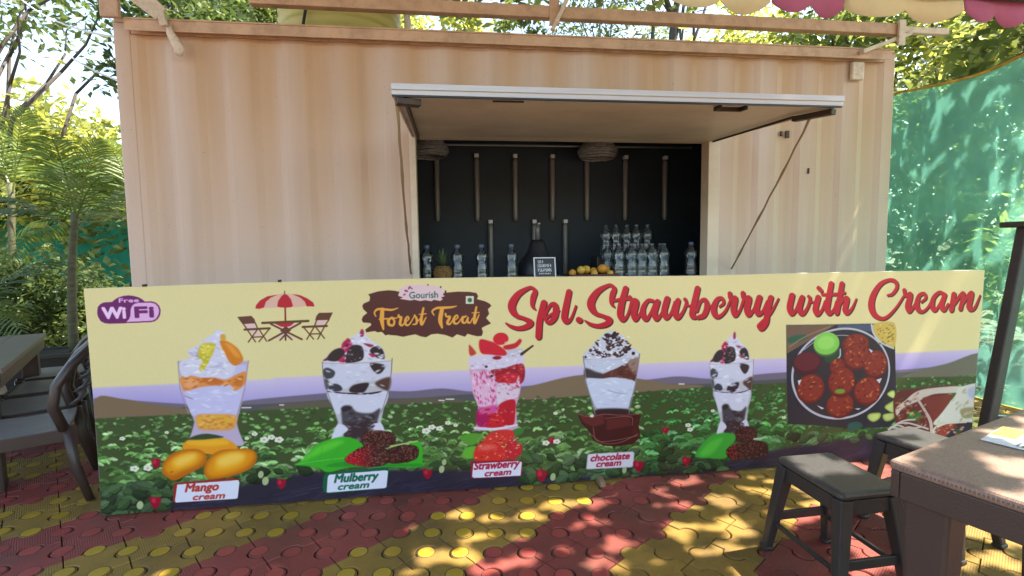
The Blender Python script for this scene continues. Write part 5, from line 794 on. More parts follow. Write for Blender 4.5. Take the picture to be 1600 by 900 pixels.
M_hem = mat('orange_hem', (.62, .34, .05), .8, var=.35, scale=12)
M_pink = mat('pink_canvas', (.40, .11, .21), .8, var=.1, bump=.1)
M_cream = mat('cream_canvas', (.66, .58, .34), .8, var=.08, bump=.1)
M_cable = mat('white_cable', (.7, .7, .72), .4)
M_ora = mat('orange_peel', (.72, .32, .035), .45, var=.15, bump=.3, bscale=160)
M_man = mat('yellow_peel', (.72, .44, .06), .45, var=.2, bump=.1)
M_tray = mat('maroon_tray', (.10, .018, .018), .4)
M_paper = mat('leaflet_paper', (.62, .66, .68), .6); M_yel = mat('leaflet_yellow', (.75, .55, .05), .6); M_ink = mat('leaflet_ink', (.12, .14, .16), .6)
M_pine = mat('pineapple_skin', (.26, .15, .045), .7, var=.5, scale=60, bump=1, bscale=60)
M_cap = mat('blue_cap', (.10, .14, .22), .4)
M_label = mat('bottle_label', (.30, .33, .36), .5)
M_water = glass_mat('water_bottle_plastic', (.86, .90, .92), .95)
M_jar = glass_mat('clear_jar_glass', (.80, .86, .87), .93)
M_net = net_mat('teal_shade_net', (.28, .80, .66), .64)
M_net2 = net_mat('green_shade_net', (.08, .62, .48), .2)
L_bright = leaf_mat('bright_leaf', (.14, .19, .04), (.42, .46, .14), .55, .5, (.62, .60, .30))  # sunlit yellow-white of backlit leaves put into the lighter tints
L_mid = leaf_mat('mid_leaf', (.055, .095, .03), (.22, .28, .09), .5, .42)
L_dark = leaf_mat('dark_leaf', (.035, .065, .022), (.11, .16, .05), .4, .4)
L_palm = leaf_mat('palm_leaf', (.045, .09, .02), (.14, .20, .05), .4, .38, (.30, .32, .08))

# ================================================================ ground
def sheet(name, x0, x1, y0, y1, z, m, n=1):
    b = MB(); b.add([(x0, y0, z), (x1, y0, z), (x1, y1, z), (x0, y1, z)], [(0, 1, 2, 3)]); return structure(b.build(name, m))
sheet('ground', -90, 90, -60, 120, -.06, M_soil)
paved = sheet('paved_yard', -4.2, 7.4, -6.5, 1.2, -.016, M_joint)

TS = .222; TA = R(36.3)
TH = V((math.cos(TA), math.sin(TA), 0)) * TS; TG = V((math.sin(TA), -math.cos(TA), 0)) * TS; TJ = V((1.920, -1.5325, 0))
RC = .047
def tile_mesh(name, mats, coins):
    """jigsaw paver: round tabs on two opposite sides, round sockets on the other two, a coin raised on each tab"""
    h = TS / 2 - .0022; o = []; rt = RC - .0016; rs = RC + .0016
    def arc(cx, cy, r, a0, a1, n=9):
        return [(cx + r * math.cos(a0 + (a1 - a0) * i / n), cy + r * math.sin(a0 + (a1 - a0) * i / n)) for i in range(n + 1)]
    o += [(h, -h)] + arc(h, 0, rt, -PI / 2, PI / 2) + [(h, h)] + arc(0, h, rs, 0, -PI)
    o += [(-h, h)] + arc(-h, 0, rt, PI / 2, PI * 1.5) + [(-h, -h)] + arc(0, -h, rs, PI, 0)
    bm = bmesh.new(); c = sum((V((x, y, 0)) for x, y in o), V()) / len(o)
    top = [bm.verts.new((x, y, 0)) for x, y in o]
    f = bm.faces.new(top); f.normal_update()
    if f.normal.z < 0: f.normal_flip()
    r = bmesh.ops.inset_individual(bm, faces=[f], thickness=.0035, depth=0)
    for v_ in top: v_.co.z = -.004
    low = [bm.verts.new((x, y, -.03)) for x, y in o]
    n = len(o)
    for i in range(n): bm.faces.new((top[i], top[(i + 1) % n], low[(i + 1) % n], low[i]))
    if coins:
        for cx in (h, -h):
            def ring(r, z): return [bm.verts.new((cx + r * math.cos(2 * PI * k / 18), r * math.sin(2 * PI * k / 18), z)) for k in range(18)]
            g0, g1 = ring(RC - .0045, .0006), ring(RC - .0082, .0006); c0, c1 = ring(RC - .0082, .0010), ring(RC - .0100, .0018)
            for k in range(18):
                q = bm.faces.new((g0[k], g0[(k + 1) % 18], g1[(k + 1) % 18], g1[k])); q.material_index = 2
                q = bm.faces.new((c0[k], c0[(k + 1) % 18], c1[(k + 1) % 18], c1[k])); q.material_index = 1
            q = bm.faces.new(c1); q.material_index = 1
    bmesh.ops.recalc_face_normals(bm, faces=bm.faces)
    me = bpy.data.meshes.new(name); bm.to_mesh(me); bm.free()
    for m in mats: me.materials.append(m)
    return me
def paver(nm, col, coin):
    m = mat(nm, col, .62, var=.20, scale=2.3, obj_var=.12, dirt=(.085, .055, .036), dirt_amt=.75, dscale=2.6, bump=.35, bscale=160, spec=.35, world=True, rib=34)
    return [m, mat(nm + '_coin', coin, .5, var=.12, scale=9, obj_var=.12, dirt=(.2, .12, .06), dirt_amt=.35, dscale=7, bump=.1, spec=.4)]
Y_ = paver('ochre_paver', (.27, .165, .032), (.40, .255, .022)); R_ = paver('red_paver', (.23, .050, .040), (.31, .052, .044))
T_ = {(c, k): tile_mesh('paving_tile', (Y_ if c else R_) + [M_joint], k) for c in (0, 1) for k in (0, 1)}
def lay_tiles():
    cam = V((2.28, -3.869)); fw = V((.1247, .992)); lst = []
    for i in range(-36, 40):
        for j in range(-26, 36):
            p = TJ + TH * (i + .5) + TG * (j + .5); d = V(p[:2]) - cam; z = d @ fw; s = d @ V((.992, -.1247))
            if not (-4.1 < p.x < 7.3 and -6.2 < p.y < 1.1): continue
            seen = z > 1.85 and abs(s) < z * 1.1 and (p.y < -.95 or p.x < .75 or p.x > 5.4)
            if p.x > 4.6 and p.y > -.9 and p.x < 6.3: seen = False
            lst.append((not seen, z if seen else d.length, i, j, p))
    lst.sort(key=lambda t: t[:2]); rest = []
    for n, (hid, z, i, j, p) in enumerate(lst):
        yel = 1 if j % 4 in (0, 1) else 0; coin = 0 if (p.x > 3.12 + .5 * (p.y + 1.5) or rnd.random() < .04) else 1
        rz = TA + (0 if (i + j) % 2 == 0 else PI / 2); dz = rnd.uniform(-.0015, .0015)
        if not hid and n < 300:
            o = link('paving_tile', T_[yel, coin], paved); o.location = (p.x, p.y, dz); o.rotation_euler = (rnd.uniform(-.008, .008), rnd.uniform(-.008, .008), rz)
        else: rest.append((yel, coin, p, rz))
    b = bmesh.new()
    for yel, coin, p, rz in rest:
        me = T_[yel, 0 if coin == 0 or p.y < -2.6 else 1].copy(); me.transform(Matrix.Translation((p.x, p.y, 0)) @ Matrix.Rotation(rz, 4, 'Z'))
        if not yel: me.polygons.foreach_set('material_index', [x.material_index + 3 for x in me.polygons])
        b.from_mesh(me); bpy.data.meshes.remove(me)
    me = bpy.data.meshes.new('paving'); b.to_mesh(me); b.free()
    for m in Y_ + [M_joint] + R_ + [M_joint]: me.materials.append(m)
    structure(link('paving', me, paved), 'stuff')
    print('tiles', len(lst), 'rest', len(rest), 'visible', sum(1 for t in lst if not t[0]))
lay_tiles()

# ================================================================ container kiosk
CW, CD, Z0, Z1 = 6.06, 2.40, .39, 3.02
OX0, OX1, OZ0, OZ1 = 2.05, 4.385, 1.12, 2.247
kiosk = thing('container_kiosk', 'peach shipping container kiosk with a wide serving hatch propped open', 'kiosk')
def corrugated(b, x0, x1, z0, z1, ph=0):
    """trapezoid ribs along x; outer face at y=0, inner valleys set back"""
    P = .372; prof = []
    k0 = math.floor((x0 - ph) / P) - 1
    for k in range(k0, k0 + int((x1 - x0) / P) + 4):
        for dx, dy in ((0, 0), (.15, 0), (.200, .013), (.322, .013)): prof.append((ph + k * P + dx, dy))
    pts = [(x0, np.interp(x0, [q[0] for q in prof], [q[1] for q in prof]))] + [q for q in prof if x0 < q[0] < x1] + [(x1, np.interp(x1, [q[0] for q in prof], [q[1] for q in prof]))]
    v = []; f = []; zs = [z0, z1]; n = len(pts)
    for y_off in (0, .012):
        for z in zs: v += [(x, y + y_off, z) for x, y in pts]
    for i in range(n - 1):
        f.append((i, i + 1, n + i + 1, n + i)); f.append((2 * n + i + 1, 2 * n + i, 3 * n + i, 3 * n + i + 1))
        f.append((n + i, n + i + 1, 3 * n + i + 1, 3 * n + i)); f.append((i + 1, i, 2 * n + i, 2 * n + i + 1))
    b.add(v, f)
def wall_part(x0, x1, z0, z1):
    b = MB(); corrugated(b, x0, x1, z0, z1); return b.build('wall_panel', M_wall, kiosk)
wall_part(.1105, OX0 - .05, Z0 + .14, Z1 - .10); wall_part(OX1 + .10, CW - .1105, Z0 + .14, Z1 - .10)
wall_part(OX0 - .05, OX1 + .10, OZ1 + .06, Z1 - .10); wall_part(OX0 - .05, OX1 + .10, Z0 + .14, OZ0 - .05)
for x in (0, CW - .11):
    for y in (.003, CD - .1):
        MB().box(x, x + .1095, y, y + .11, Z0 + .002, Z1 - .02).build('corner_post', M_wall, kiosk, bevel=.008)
        MB().box(x + .004, x + .106, y + .004, y + .106, Z1 - .018, Z1 + .012).build('corner_casting', M_rail, kiosk, bevel=.006)
MB().box(.11, CW - .11, -.002, .05, Z0, Z0 + .138).build('bottom_rail', M_rail, kiosk)
b = MB(); b.box(.122, CW - .122, -.010, .06, Z1 - .098, Z1 - .002); b.box(.122, CW - .122, -.085, -.012, Z1 - .030, Z1 - .018); b.box(.122, CW - .122, -.085, -.079, Z1 - .105, Z1 - .032); b.build('top_rail', M_rail, kiosk, bevel=.004)
MB().box(.11, CW - .11, .062, CD, Z1 - .05, Z1 - .01).build('roof', M_rail, kiosk)
MB().box(.0, CW, .06, CD, Z0 + .05, Z0 + .12).build('floor', M_dark, kiosk)
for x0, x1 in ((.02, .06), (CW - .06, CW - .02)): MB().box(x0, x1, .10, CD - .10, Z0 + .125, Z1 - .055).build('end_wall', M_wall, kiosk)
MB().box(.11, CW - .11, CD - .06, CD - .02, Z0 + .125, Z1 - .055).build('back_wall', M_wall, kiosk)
MB().box(.065, CW - .065, 1.30, 1.33, Z0 + .125, Z1 - .055).build('partition', M_dark, kiosk)
MB().box(.065, CW - .065, .065, 1.295, Z1 - .085, Z1 - .056).build('ceiling', M_dark, kiosk)
for x0, x1 in ((.065, .09), (CW - .09, CW - .065)): MB().box(x0, x1, .068, 1.292, Z0 + .125, Z1 - .09).build('lining', M_dark, kiosk)
for x0, x1 in ((.125, OX0 - .06), (OX1 + .11, CW - .125)): MB().box(x0, x1, .075, .085, Z0 + .125, Z1 - .11).build('lining', M_dark, kiosk)
MB().box(OX0 - .06, OX1 + .11, .075, .085, OZ1 + .07, Z1 - .11).build('lining', M_dark, kiosk)
b = MB(); b.box(OX0 - .05, OX0 - .003, -.022, .10, OZ0 - .05, OZ1 + .06); b.box(OX1 + .003, OX1 + .10, -.022, .10, OZ0 - .05, OZ1 + .06)
b.box(OX0 - .003, OX1 + .003, -.004, .10, OZ1 + .004, OZ1 + .057); b.box(OX0 - .003, OX1 + .003, -.019, .10, OZ0 - .047, OZ0)
b.build('hatch_frame', M_hatch, kiosk, bevel=.004)
MB().box(OX0 - .04, OX1 + .09, .105, .60, OZ0 - .035, OZ0 + .025).build('counter', M_dark, kiosk, bevel=.004)
for i, x in enumerate((.0, 2.0, 4.0, CW - .3)):
    for y in (.1, CD - .4): MB().box(x + .03, x + .27, y, y + .28, -.015, Z0).build('foundation_block', mat('concrete_block', (.3, .29, .27), .9, var=.2, bump=.4), kiosk, bevel=.01)
# flap
fl = MB(); FY, FZ = -1.372, 2.172
FX0, FX1 = 2.022, 4.415
def fpt(x, t, dz): return V((x, -.03 + (FY + .03) * t, OZ1 + .022 + (FZ - OZ1 - .022) * t + dz))
def slab(b, x0, x1, t0, t1, d0, d1):
    p = [fpt(x, t, d) for d in (d0, d1) for t in (t0, t1) for x in (x0, x1)]
    b.add(p, [(0, 2, 3, 1), (4, 5, 7, 6), (0, 1, 5, 4), (2, 6, 7, 3), (0, 4, 6, 2), (1, 3, 7, 5)])
hatch = link('hatch_flap', None, kiosk)
b = MB(); slab(b, FX0 + .012, FX1 - .012, 0, .985, -.022, .022); b.build('flap_panel', M_hatch, hatch)
b = MB(); slab(b, FX0, FX1, .987, 1.0, -.026, .024); slab(b, FX0, FX1, 1.001, 1.007, -.003, .024); b.build('edge_trim', M_alu, hatch)
b = MB(); slab(b, FX0, FX1, .984, .996, -.034, -.0275); b.build('edge_seal', M_black, hatch)
for x in (FX0, FX1 - .011): b = MB(); slab(b, x, x + .011, 0, .985, -.028, .028); b.build('edge_trim', M_hatch, hatch)
def bracket(x0, x1, t0, t1):
    b = MB(); d = .045; w = .012 / 1.35
    slab(b, x0, x1, t0, t0 + w, -d, -.0225); slab(b, x0, x0 + .012, t0 + w, t1, -d, -.0225); slab(b, x1 - .012, x1, t0 + w, t1, -d, -.0225); b.build('pull_handle', M_iron, hatch)
bracket(3.74, 3.90, .905, .955)
b = MB(); slab(b, 2.52, 2.68, .925, .932, -.03, -.0225); b.build('slot', M_iron, hatch)
def strap(a, b_, w, h): bb = MB(); bb.beam(a, b_, w, h); return bb.build('stay_bracket', M_iron, hatch, bevel=.003)
strap(fpt(FX0 + .06, .97, -.04), fpt(FX0 + .05, .04, -.04), .018, .03); strap(fpt(FX0 + .02, .985, -.055), fpt(FX0 + .13, .955, -.055), .05, .03)
strap(fpt(FX1 - .02, .97, -.05), fpt(FX1 - .09, .80, -.05), .04, .03); strap(fpt(FX1 - .09, .80, -.036), fpt(FX1 - .03, .04, -.036), .010, .014)
def rope(a, b_, sag, n=14):
    a = V(a); b_ = V(b_); pts = [a.lerp(b_, i / n) + V((rnd.uniform(-.003, .003), 0, -sag * 4 * (i / n) * (1 - i / n))) for i in range(n + 1)]
    bb = MB(); bb.tube(pts, [.007 if i % 4 else .010 for i in range(n + 1)], 6); return bb.build('stay_rope', M_rope, kiosk, smooth=True)
rope(fpt(FX0 + .02, .97, -.06), (1.985, -.03, 1.22), .05); rope(fpt(4.43, .80, -.045), (4.60, -.025, 1.21), .012)
for x, z, s in ((5.02, 2.32, .02), (5.07, 2.315, .03), (5.28, 2.03, .012)):
    MB().box(x, x + s, -.012, .002, z - s * (3 if s < .015 else 1), z + s).build('bolt', M_iron, kiosk, bevel=.003)
MB().tube([(.415, -.10, 2.96), (.42, -.10, 2.90), (.45, -.095, 2.84), (.47, -.09, 2.80), (.455, -.09, 2.76)], [.022, .026, .034, .036, .03], 8, flat=.4).build('lug', M_pale, kiosk, smooth=True)
MB().box(5.62, 5.73, -.05, -.014, 2.76, 2.905).build('lug', M_pale, kiosk, bevel=.01)

# steel frame bolted along the roof
fr = thing('roof_frame', 'peach painted steel tube frame running along the container roof edge', 'canopy frame')
MB().beam((.95, -.10, 3.15), (5.98, -.10, 3.14), .07, .085).build('rail_tube', M_rail, fr, bevel=.006)
MB().beam((5.99, -.10, 3.143), (6.42, -.10, 3.143), .05, .05).build('rail_tube', M_pale, fr, bevel=.006)
MB().beam((.10, -.16, 3.22), (3.05, -.42, 3.30), .06, .05).build('rail_tube', M_rail, fr, bevel=.006)
MB().beam((3.09, -.145, 3.04), (3.09, -.145, 3.40), .075, .02, up=V((0, 1, 0))).build('post', M_rail, fr, bevel=.004)
MB().beam((3.07, -.16, 3.0), (3.19, -.175, 3.24), .03, .05, up=V((0, 1, 0))).build('gusset', M_pale, fr, bevel=.004)
MB().beam((.06, -.11, 2.98), (.06, -.11, 3.36), .12, .04, up=V((0, 1, 0))).build('post', M_rail, fr, bevel=.012)
MB().beam((.13, -.14, 3.24), (.395, -.14, 3.00), .15, .03, up=V((0, 1, 0)), w2=.10).build('gusset', M_pale, fr, bevel=.008)
MB().beam((.385, -.14, 3.03), (.405, -.135, 2.93), .05, .03, up=V((0, 1, 0))).build('gusset', M_pale, fr, bevel=.008)
MB().beam((5.63, -.12, 2.95), (6.06, -.12, 3.11), .03, .05, up=V((0, 1, 0))).build('brace', M_pale, fr, bevel=.004)
MB().beam((5.95, -.155, 3.0), (5.95, -.155, 3.20), .06, .02, up=V((0, 1, 0))).build('post', M_pale, fr, bevel=.004)

# roof tank and vent pipe
tank = thing('water_tank', 'ribbed yellow plastic water tank standing on the container roof', 'water tank', (1.26, 1.45, Z1 - .01))
prof = [(.50, 0), (.56, .03)]
for k in range(9): z = .06 + k * .1; prof += [(.575, z), (.585, z + .02), (.585, z + .045), (.572, z + .065)]
prof += [(.56, 1.0), (.40, 1.12), (.2, 1.17)]
MB().lathe(prof, 40).build('shell', M_tank, tank, smooth=True); MB().lathe([(.20, 1.172), (.21, 1.18), (.21, 1.22), (.02, 1.24)], 24).build('lid', M_black, tank, smooth=True)
MB().tube([(-.25, -.575, .25), (-.17, -.60, .60), (-.05, -.60, .85)], .014, 6).build('hose', M_black, tank)
b = MB().tube([(1.92, 1.3, Z1 - .01), (1.92, 1.3, 4.4)], .033, 10).build('vent_pipe', M_white, smooth=True); tag(b, 'white vertical pipe rising from the roof beside the yellow tank', 'pipe')

# ================================================================ inside the hatch
t0 = thing('tube_light', 'unlit tube on the dark wall, leftmost of the high row', 'tube light', (2.17, 1.27, 1.69), group='upright tubes on the dark back wall')
MB().tube([(0, 0, 0), (0, 0, .03), (0, 0, .05), (0, 0, .60), (0, 0, .64)], [.018, .023, .026, .028, .020], 10).build('tube', M_tube, t0, smooth=True)
MB().box(-.022, .022, -.032, .028, .642, .68).build('end_cap', M_white, t0, bevel=.004)
names = ['second from the left', 'third from the left', 'middle one', 'third from the right, under the round lamp', 'second from the right', 'rightmost, above the stacked jars']
for x, nm in zip((2.577, 2.974, 3.366, 3.737, 4.157, 4.608 - .3), names):
    dup(t0, (x if x < 4.3 else 4.60, 1.27, 1.69), label='unlit wall tube, ' + nm + ' of the high row')
for x, nm in zip((2.71, 3.17, 3.50), ('lower unlit tube left of the soda dispenser', 'lower unlit tube above the soda dispenser', 'lower unlit tube above the fruit tray')):
    dup(t0, (x, 1.27, 1.02), label=nm)
b = MB().tube([(1.9, .98, 2.40), (4.75, .98, 2.40)], .011, 8).build('curtain_rail', mat('grey_steel', (.30, .31, .33), .35, metal=.6)); tag(b, 'grey rail running across the top of the dark kiosk interior', 'rail')
def shade(x, lab):
    p = thing('pendant_lamp', lab, 'lamp', (x, .92, 2.265), group='round woven lamp shades')
    b = MB()
    for k in range(7): z = .015 + k * .021; r = .19 - .02 * abs(k - 2.5) ** 1.2 / 2; b.tube([(r * math.cos(a), r * math.sin(a), z + rnd.uniform(-.004, .004)) for a in np.linspace(0, 2 * PI, 25)], .013, 6, cap=False)
    b.build('lamp_shade', mat('grey_rattan', (.30, .29, .29), .8, var=.3, scale=30), p, smooth=True)
    MB().tube([(0, 0, .15), (0, 0, .58)], .005, 6).build('cord', M_black, p); MB().lathe([(.03, .08), (.035, .12), (.02, .155)], 10).build('socket', M_black, p)
shade(3.745, 'round grey woven lamp shade hanging right of the hatch centre'); shade(2.10, 'round grey woven lamp shade half hidden at the hatch left corner')

CT = OZ0 + .025
BP = [(.034, 0), (.0385, .008), (.0385, .05), (.036, .062), (.0385, .074), (.037, .105), (.0325, .125), (.0315, .135), (.036, .155), (.0405, .18), (.039, .20), (.030, .222), (.017, .244), (.0135, .252), (.0135, .262)]
def bottle(loc, lab, grp, m, s=1.0, cap=True):
    p = thing('water_bottle' if cap else 'glass_jar', lab, 'bottle' if cap else 'jar', loc, rnd.uniform(0, 6), grp)
    MB().lathe([(r * s * 1.22, z * s * .95) for r, z in BP], 14).build('body', m, p, smooth=True)
    if cap:
        MB().lathe([(.019 * s, .243 * s), (.0195 * s, .258 * s), (.018 * s, .268 * s)], 12).build('cap', M_cap, p, smooth=True)
    return p
b0 = bottle((2.10, .16, CT), 'capped water bottle left of the pineapple, at the hatch left jamb', 'water bottles on the counter', M_water, 1.09)
for x, lab in ((2.345, 'capped water bottle just right of the pineapple'), (2.54, 'capped water bottle midway between pineapple and dispenser'), (2.785, 'capped water bottle nearest the soda dispenser')): dup(b0, (x, .16, CT), rnd.uniform(0, 6), lab)
dup(b0, (4.335, .15, CT), 2., 'capped water bottle against the hatch right jamb')
rk = MB().box(3.58, 4.22, .40, .58, CT, CT + .175).build('riser', M_black, bevel=.004); tag(rk, 'black riser shelf under the back row of clear jars', 'shelf')
j0 = None
for row, (y, z, x0, n, dx) in enumerate(((.50, CT + .175, 3.69, 5, .098), (.34, CT, 3.66, 6, .096), (.18, CT, 3.71, 5, .098))):
    for k in range(n):
        nm = ('back row on the riser', 'middle row', 'front row')[row]; od = ('first', 'second', 'third', 'fourth', 'fifth', 'sixth')[k]
        lab = f'clear jar, {od} from left, {nm} right of fruit tray'
        loc = (x0 + k * dx + rnd.uniform(-.008, .008), y, z)
        if j0 is None: j0 = bottle(loc, lab, 'clear jars stacked in rows on the counter', M_jar, 1.08, cap=False); MB().lathe([(.018, .268), (.02, .272), (.02, .282), (.012, .286)], 10).build('stopper', M_jar, j0, smooth=True)
        else: dup(j0, loc, rnd.uniform(0, 6), lab)
# pineapple
pa = thing('pineapple', 'small pineapple with a leafy crown between two water bottles', 'pineapple', (2.225, .15, CT)); pa.scale = (1.28, 1.28, 1.0)
b = MB(); N = 14
for i in range(9):
    z = .006 + i * .0135; r = .052 * math.sin(PI * (i + .9) / 10.6) ** .55
    for k in range(N):
        a = 2 * PI * (k + (i % 2) * .5) / N; c = V((r * math.cos(a), r * math.sin(a), z)); q = .0105
        b.add([c + V((q * math.cos(a), q * math.sin(a), 0))] + [c + V((-math.sin(a) * sx * q * 1.1, math.cos(a) * sx * q * 1.1, sz * q)) for sx, sz in ((1, 0), (0, 1), (-1, 0), (0, -1))], [(0, 1, 2), (0, 2, 3), (0, 3, 4), (0, 4, 1)])
b.lathe([(.03, 0), (.05, .03), (.054, .06), (.048, .1), (.02, .125)], 14); b.build('fruit', M_pine, pa)
b = MB()
for k in range(26):
    a = k * 2.4; t = k / 26; el = R(88 - 58 * (1 - t)); ln = .07 + .075 * t; d = V((math.cos(a) * math.cos(el), math.sin(a) * math.cos(el), math.sin(el))); sd_ = V((-math.sin(a), math.cos(a), 0)) * .009
    o_ = V((0, 0, .118 + .02 * t)); m_ = o_ + d * ln * .55 + V((0, 0, .004)); e_ = o_ + d * ln - V((0, 0, .012 * (1 - t)))
    b.add([o_ - sd_, o_ + sd_, m_ + sd_ * .8, m_ - sd_ * .8, e_], [(0, 1, 2, 3), (3, 2, 4)])
b.build('leaf_crown', mat('pineapple_leaf', (.09, .13, .05), .6, var=.3, scale=20), pa)
# soda dispenser with framed card
sd2 = thing('soda_dispenser', 'black soda dispenser with a tall tap behind the small framed card', 'dispenser', (3.04, .36, CT))
MB().lathe([(.17, 0), (.175, .02), (.17, .12), (.12, .19), (.085, .24), (.07, .30), (.045, .33)], 20).build('body', mat('dull_black', (.022, .022, .026), .4), sd2, smooth=True)
MB().tube([(0, 0, .33), (0, 0, .42), (0, -.02, .46), (0, -.08, .465)], [.022, .02, .018, .012], 8).build('tap', mat('grey_steel', (.3, .31, .33), .35), sd2, smooth=True)
MB().box(-.26, .26, -.17, -.02, 0, .03).build('drip_tray', M_black, sd2, bevel=.005)
fc = thing('framed_card', 'little black card with white lettering in a white frame', 'card', (3.06, .13, CT + .012))
T = Matrix.Rotation(R(-12), 4, 'X')
b = MB(); b.box(-.085, .085, 0, .006, .01, .165, M=T); b.build('card', M_black, fc)
b = MB()
for q in ((-.092, -.083, .0, .172), (.083, .092, .0, .172), (-.083, .083, .163, .172), ): b.box(q[0], q[1], -.004, .008, q[2], q[3], M=T)
b.build('frame', M_white, fc)
b = MB()
for z, x0, x1, h in ((.122, -.055, -.012, .026), (.088, -.058, .058, .028), (.052, -.058, .058, .028), (.030, -.050, .045, .012)):
    x = x0
    while x < x1:
        w_ = rnd.uniform(.007, .012); b.box(x, x + .0035, -.0015, -.0003, z, z + h, M=T); b.box(x + .004, x + w_ * .8, -.0015, -.0003, z + rnd.choice((0, h * .4, h * .8)), z + h * .2 + rnd.choice((0, h * .3)), M=T); x += w_ + .003
b.build('print', M_white, fc)
# fruit tray
tr = thing('fruit_tray', 'maroon tray holding oranges and mangoes', 'tray', (3.47, .20, CT))
b = MB(); b.box(-.20, .20, -.10, .10, 0, .012); b.box(-.21, -.20, -.11, .11, 0, .036); b.box(.20, .21, -.11, .11, 0, .036); b.box(-.20, .20, -.11, -.10, 0, .036); b.box(-.20, .20, .10, .11, 0, .036); b.build('tray_body', M_tray, tr, bevel=.003)
def fruit(x, y, z, r, m, nm, lab, sq=1.0):
    o = MB().lathe([(r * math.sin(PI * (i + .15) / 9.3) * (1 if i % 2 else 1.0), r * sq * (1 - math.cos(PI * (i + .15) / 9.3))) for i in range(10)], 16).build(nm, m, smooth=True)
    o.location = (3.47 + x, .20 + y, CT + .0125 + z); o.rotation_euler = (rnd.uniform(-.2, .2), 0, rnd.uniform(0, 6)); tag(o, lab, nm, 'fruit piled on the maroon tray')
for x, y, z, r, m, nm, lab in ((-.095, -.02, .02, .035, M_man, 'mango', 'pale yellow fruit, left one of the pile on the tray'), (-.035, .03, .02, .036, M_man, 'mango', 'duller yellow fruit right of the pale one on the tray'), (.025, .02, .012, .032, M_ora, 'orange', 'small reddish orange sunk in the middle of the tray'),
    (.085, -.01, .024, .040, M_ora, 'orange', 'largest bright orange, topmost on the tray'), (.135, .03, .018, .037, M_ora, 'orange', 'darker orange behind the largest one on the tray'), (.01, -.06, 0, .028, M_man, 'mango', 'small yellow fruit low at the front of the tray'), (.15, -.055, 0, .026, M_man, 'mango', 'small yellow fruit at the right front corner of the tray'), (-.165, -.01, 0, .032, M_ora, 'orange', 'brownish fruit at the left end of the tray')):
    fruit(x, y, z, r, m, nm, lab)

# ================================================================ printed banner board
XB, YB, WB, HB = .4164, -1.09, 5.2713, 1.2212
board = thing('banner_board', 'long printed board advertising strawberry with cream and sundaes in glasses', 'banner', (XB, YB, 0))
art = paint_art(ART, 5271, 1260, 2.0)
img = bpy.data.images.new('banner_print', art.shape[1], art.shape[0]); px = np.ones((art.shape[0], art.shape[1], 4), np.float32); px[..., :3] = art
img.pixels.foreach_set(px.ravel()); img.update(); img.pack()
def print_mat():
    m = bpy.data.materials.new('vinyl_print'); m.use_nodes = True; n = m.node_tree.nodes; l = m.node_tree.links; b = n['Principled BSDF']
    b.inputs['Roughness'].default_value = .38; b.inputs['Specular IOR Level'].default_value = .35
    t = n.new('ShaderNodeTexImage'); t.image = img; t.interpolation = 'Linear'; l.new(t.outputs[0], b.inputs['Base Color'])
    tc = n.new('ShaderNodeTexCoord'); ns = n.new('ShaderNodeTexNoise'); ns.inputs['Scale'].default_value = 3; l.new(tc.outputs['Object'], ns.inputs[0])
    bp = n.new('ShaderNodeBump'); bp.inputs['Strength'].default_value = .12; bp.inputs['Distance'].default_value = .02; l.new(ns.outputs[0], bp.inputs['Height']); l.new(bp.outputs[0], b.inputs['Normal'])
    return m
def crown(u): return .018 * math.sin(PI * min(1, u / 3.3)) if u < 3.3 else .004 * math.sin(PI * (u - 3.3) / 2.0)
def bow(u, z): return .010 * math.sin(u * 2.1 + .5) * (z / HB) + .005 * math.sin(u * 5 + z * 3)
NX = 60; v = []; f = []
for i in range(NX + 1):
    u = WB * i / NX
    for k in range(5):
        z = .012 + (HB + crown(u) - .012) * k / 4; v.append((u, bow(u, z), z))
b = MB()
for i in range(NX):
    for k in range(4): f.append((i * 5 + k, (i + 1) * 5 + k, (i + 1) * 5 + k + 1, i * 5 + k + 1))
b.add(v, f)
me = bpy.data.meshes.new('printed_face'); me.from_pydata(v, [], f); me.materials.append(print_mat())
uv = me.uv_layers.new(name='UVMap'); hmm = art.shape[0] * 2.0 / 1000; wmm = art.shape[1] * 2.0 / 1000
for lp in me.loops: x, y, z = me.vertices[lp.vertex_index].co; uv.data[lp.index].uv = (x / wmm, z / hmm)
me.polygons.foreach_set('use_smooth', [True] * len(me.polygons)); face = link('printed_face', me, board)
b = MB()
b.add([(p[0], p[1] + .0025, p[2]) for p in v] + [(p[0], p[1] + .032, p[2]) for p in v], [])
n2 = len(v); ff = [tuple(i + n2 for i in q[::-1]) for q in f] + list(f)
for i in range(NX):
    a = i * 5; c = a + 5; ff += [(a + 4, c + 4, n2 + c + 4, n2 + a + 4), (c, a, n2 + a, n2 + c)]
for k in range(4): ff += [(k, k + 1, n2 + k + 1, n2 + k), (n2 - 5 + k + 1, n2 - 5 + k, 2 * n2 - 5 + k, 2 * n2 - 5 + k + 1)]
b.f = ff; b.m = [0] * len(ff); b.build('backing', M_white, board)
for u in (.5, 2.60, 4.8):
    MB().box(u - .03, u + .03, .06, .11, -.015, 1.15).build('batten', M_wood, board); MB().beam((u, .10, 1.0), (u, .55, 0.0), .045, .045).build('prop', M_wood, board)
MB().box(2.71, 2.742, -.075, .06, -.012, .03).build('foot', M_wood, board, bevel=.004)
for u, dz in ((.28, .004), (.95, .003)): MB().box(u, u + .012, -.004, .02, HB + crown(u) - .0, HB + crown(u) + .012).build('screw', M_iron, board)

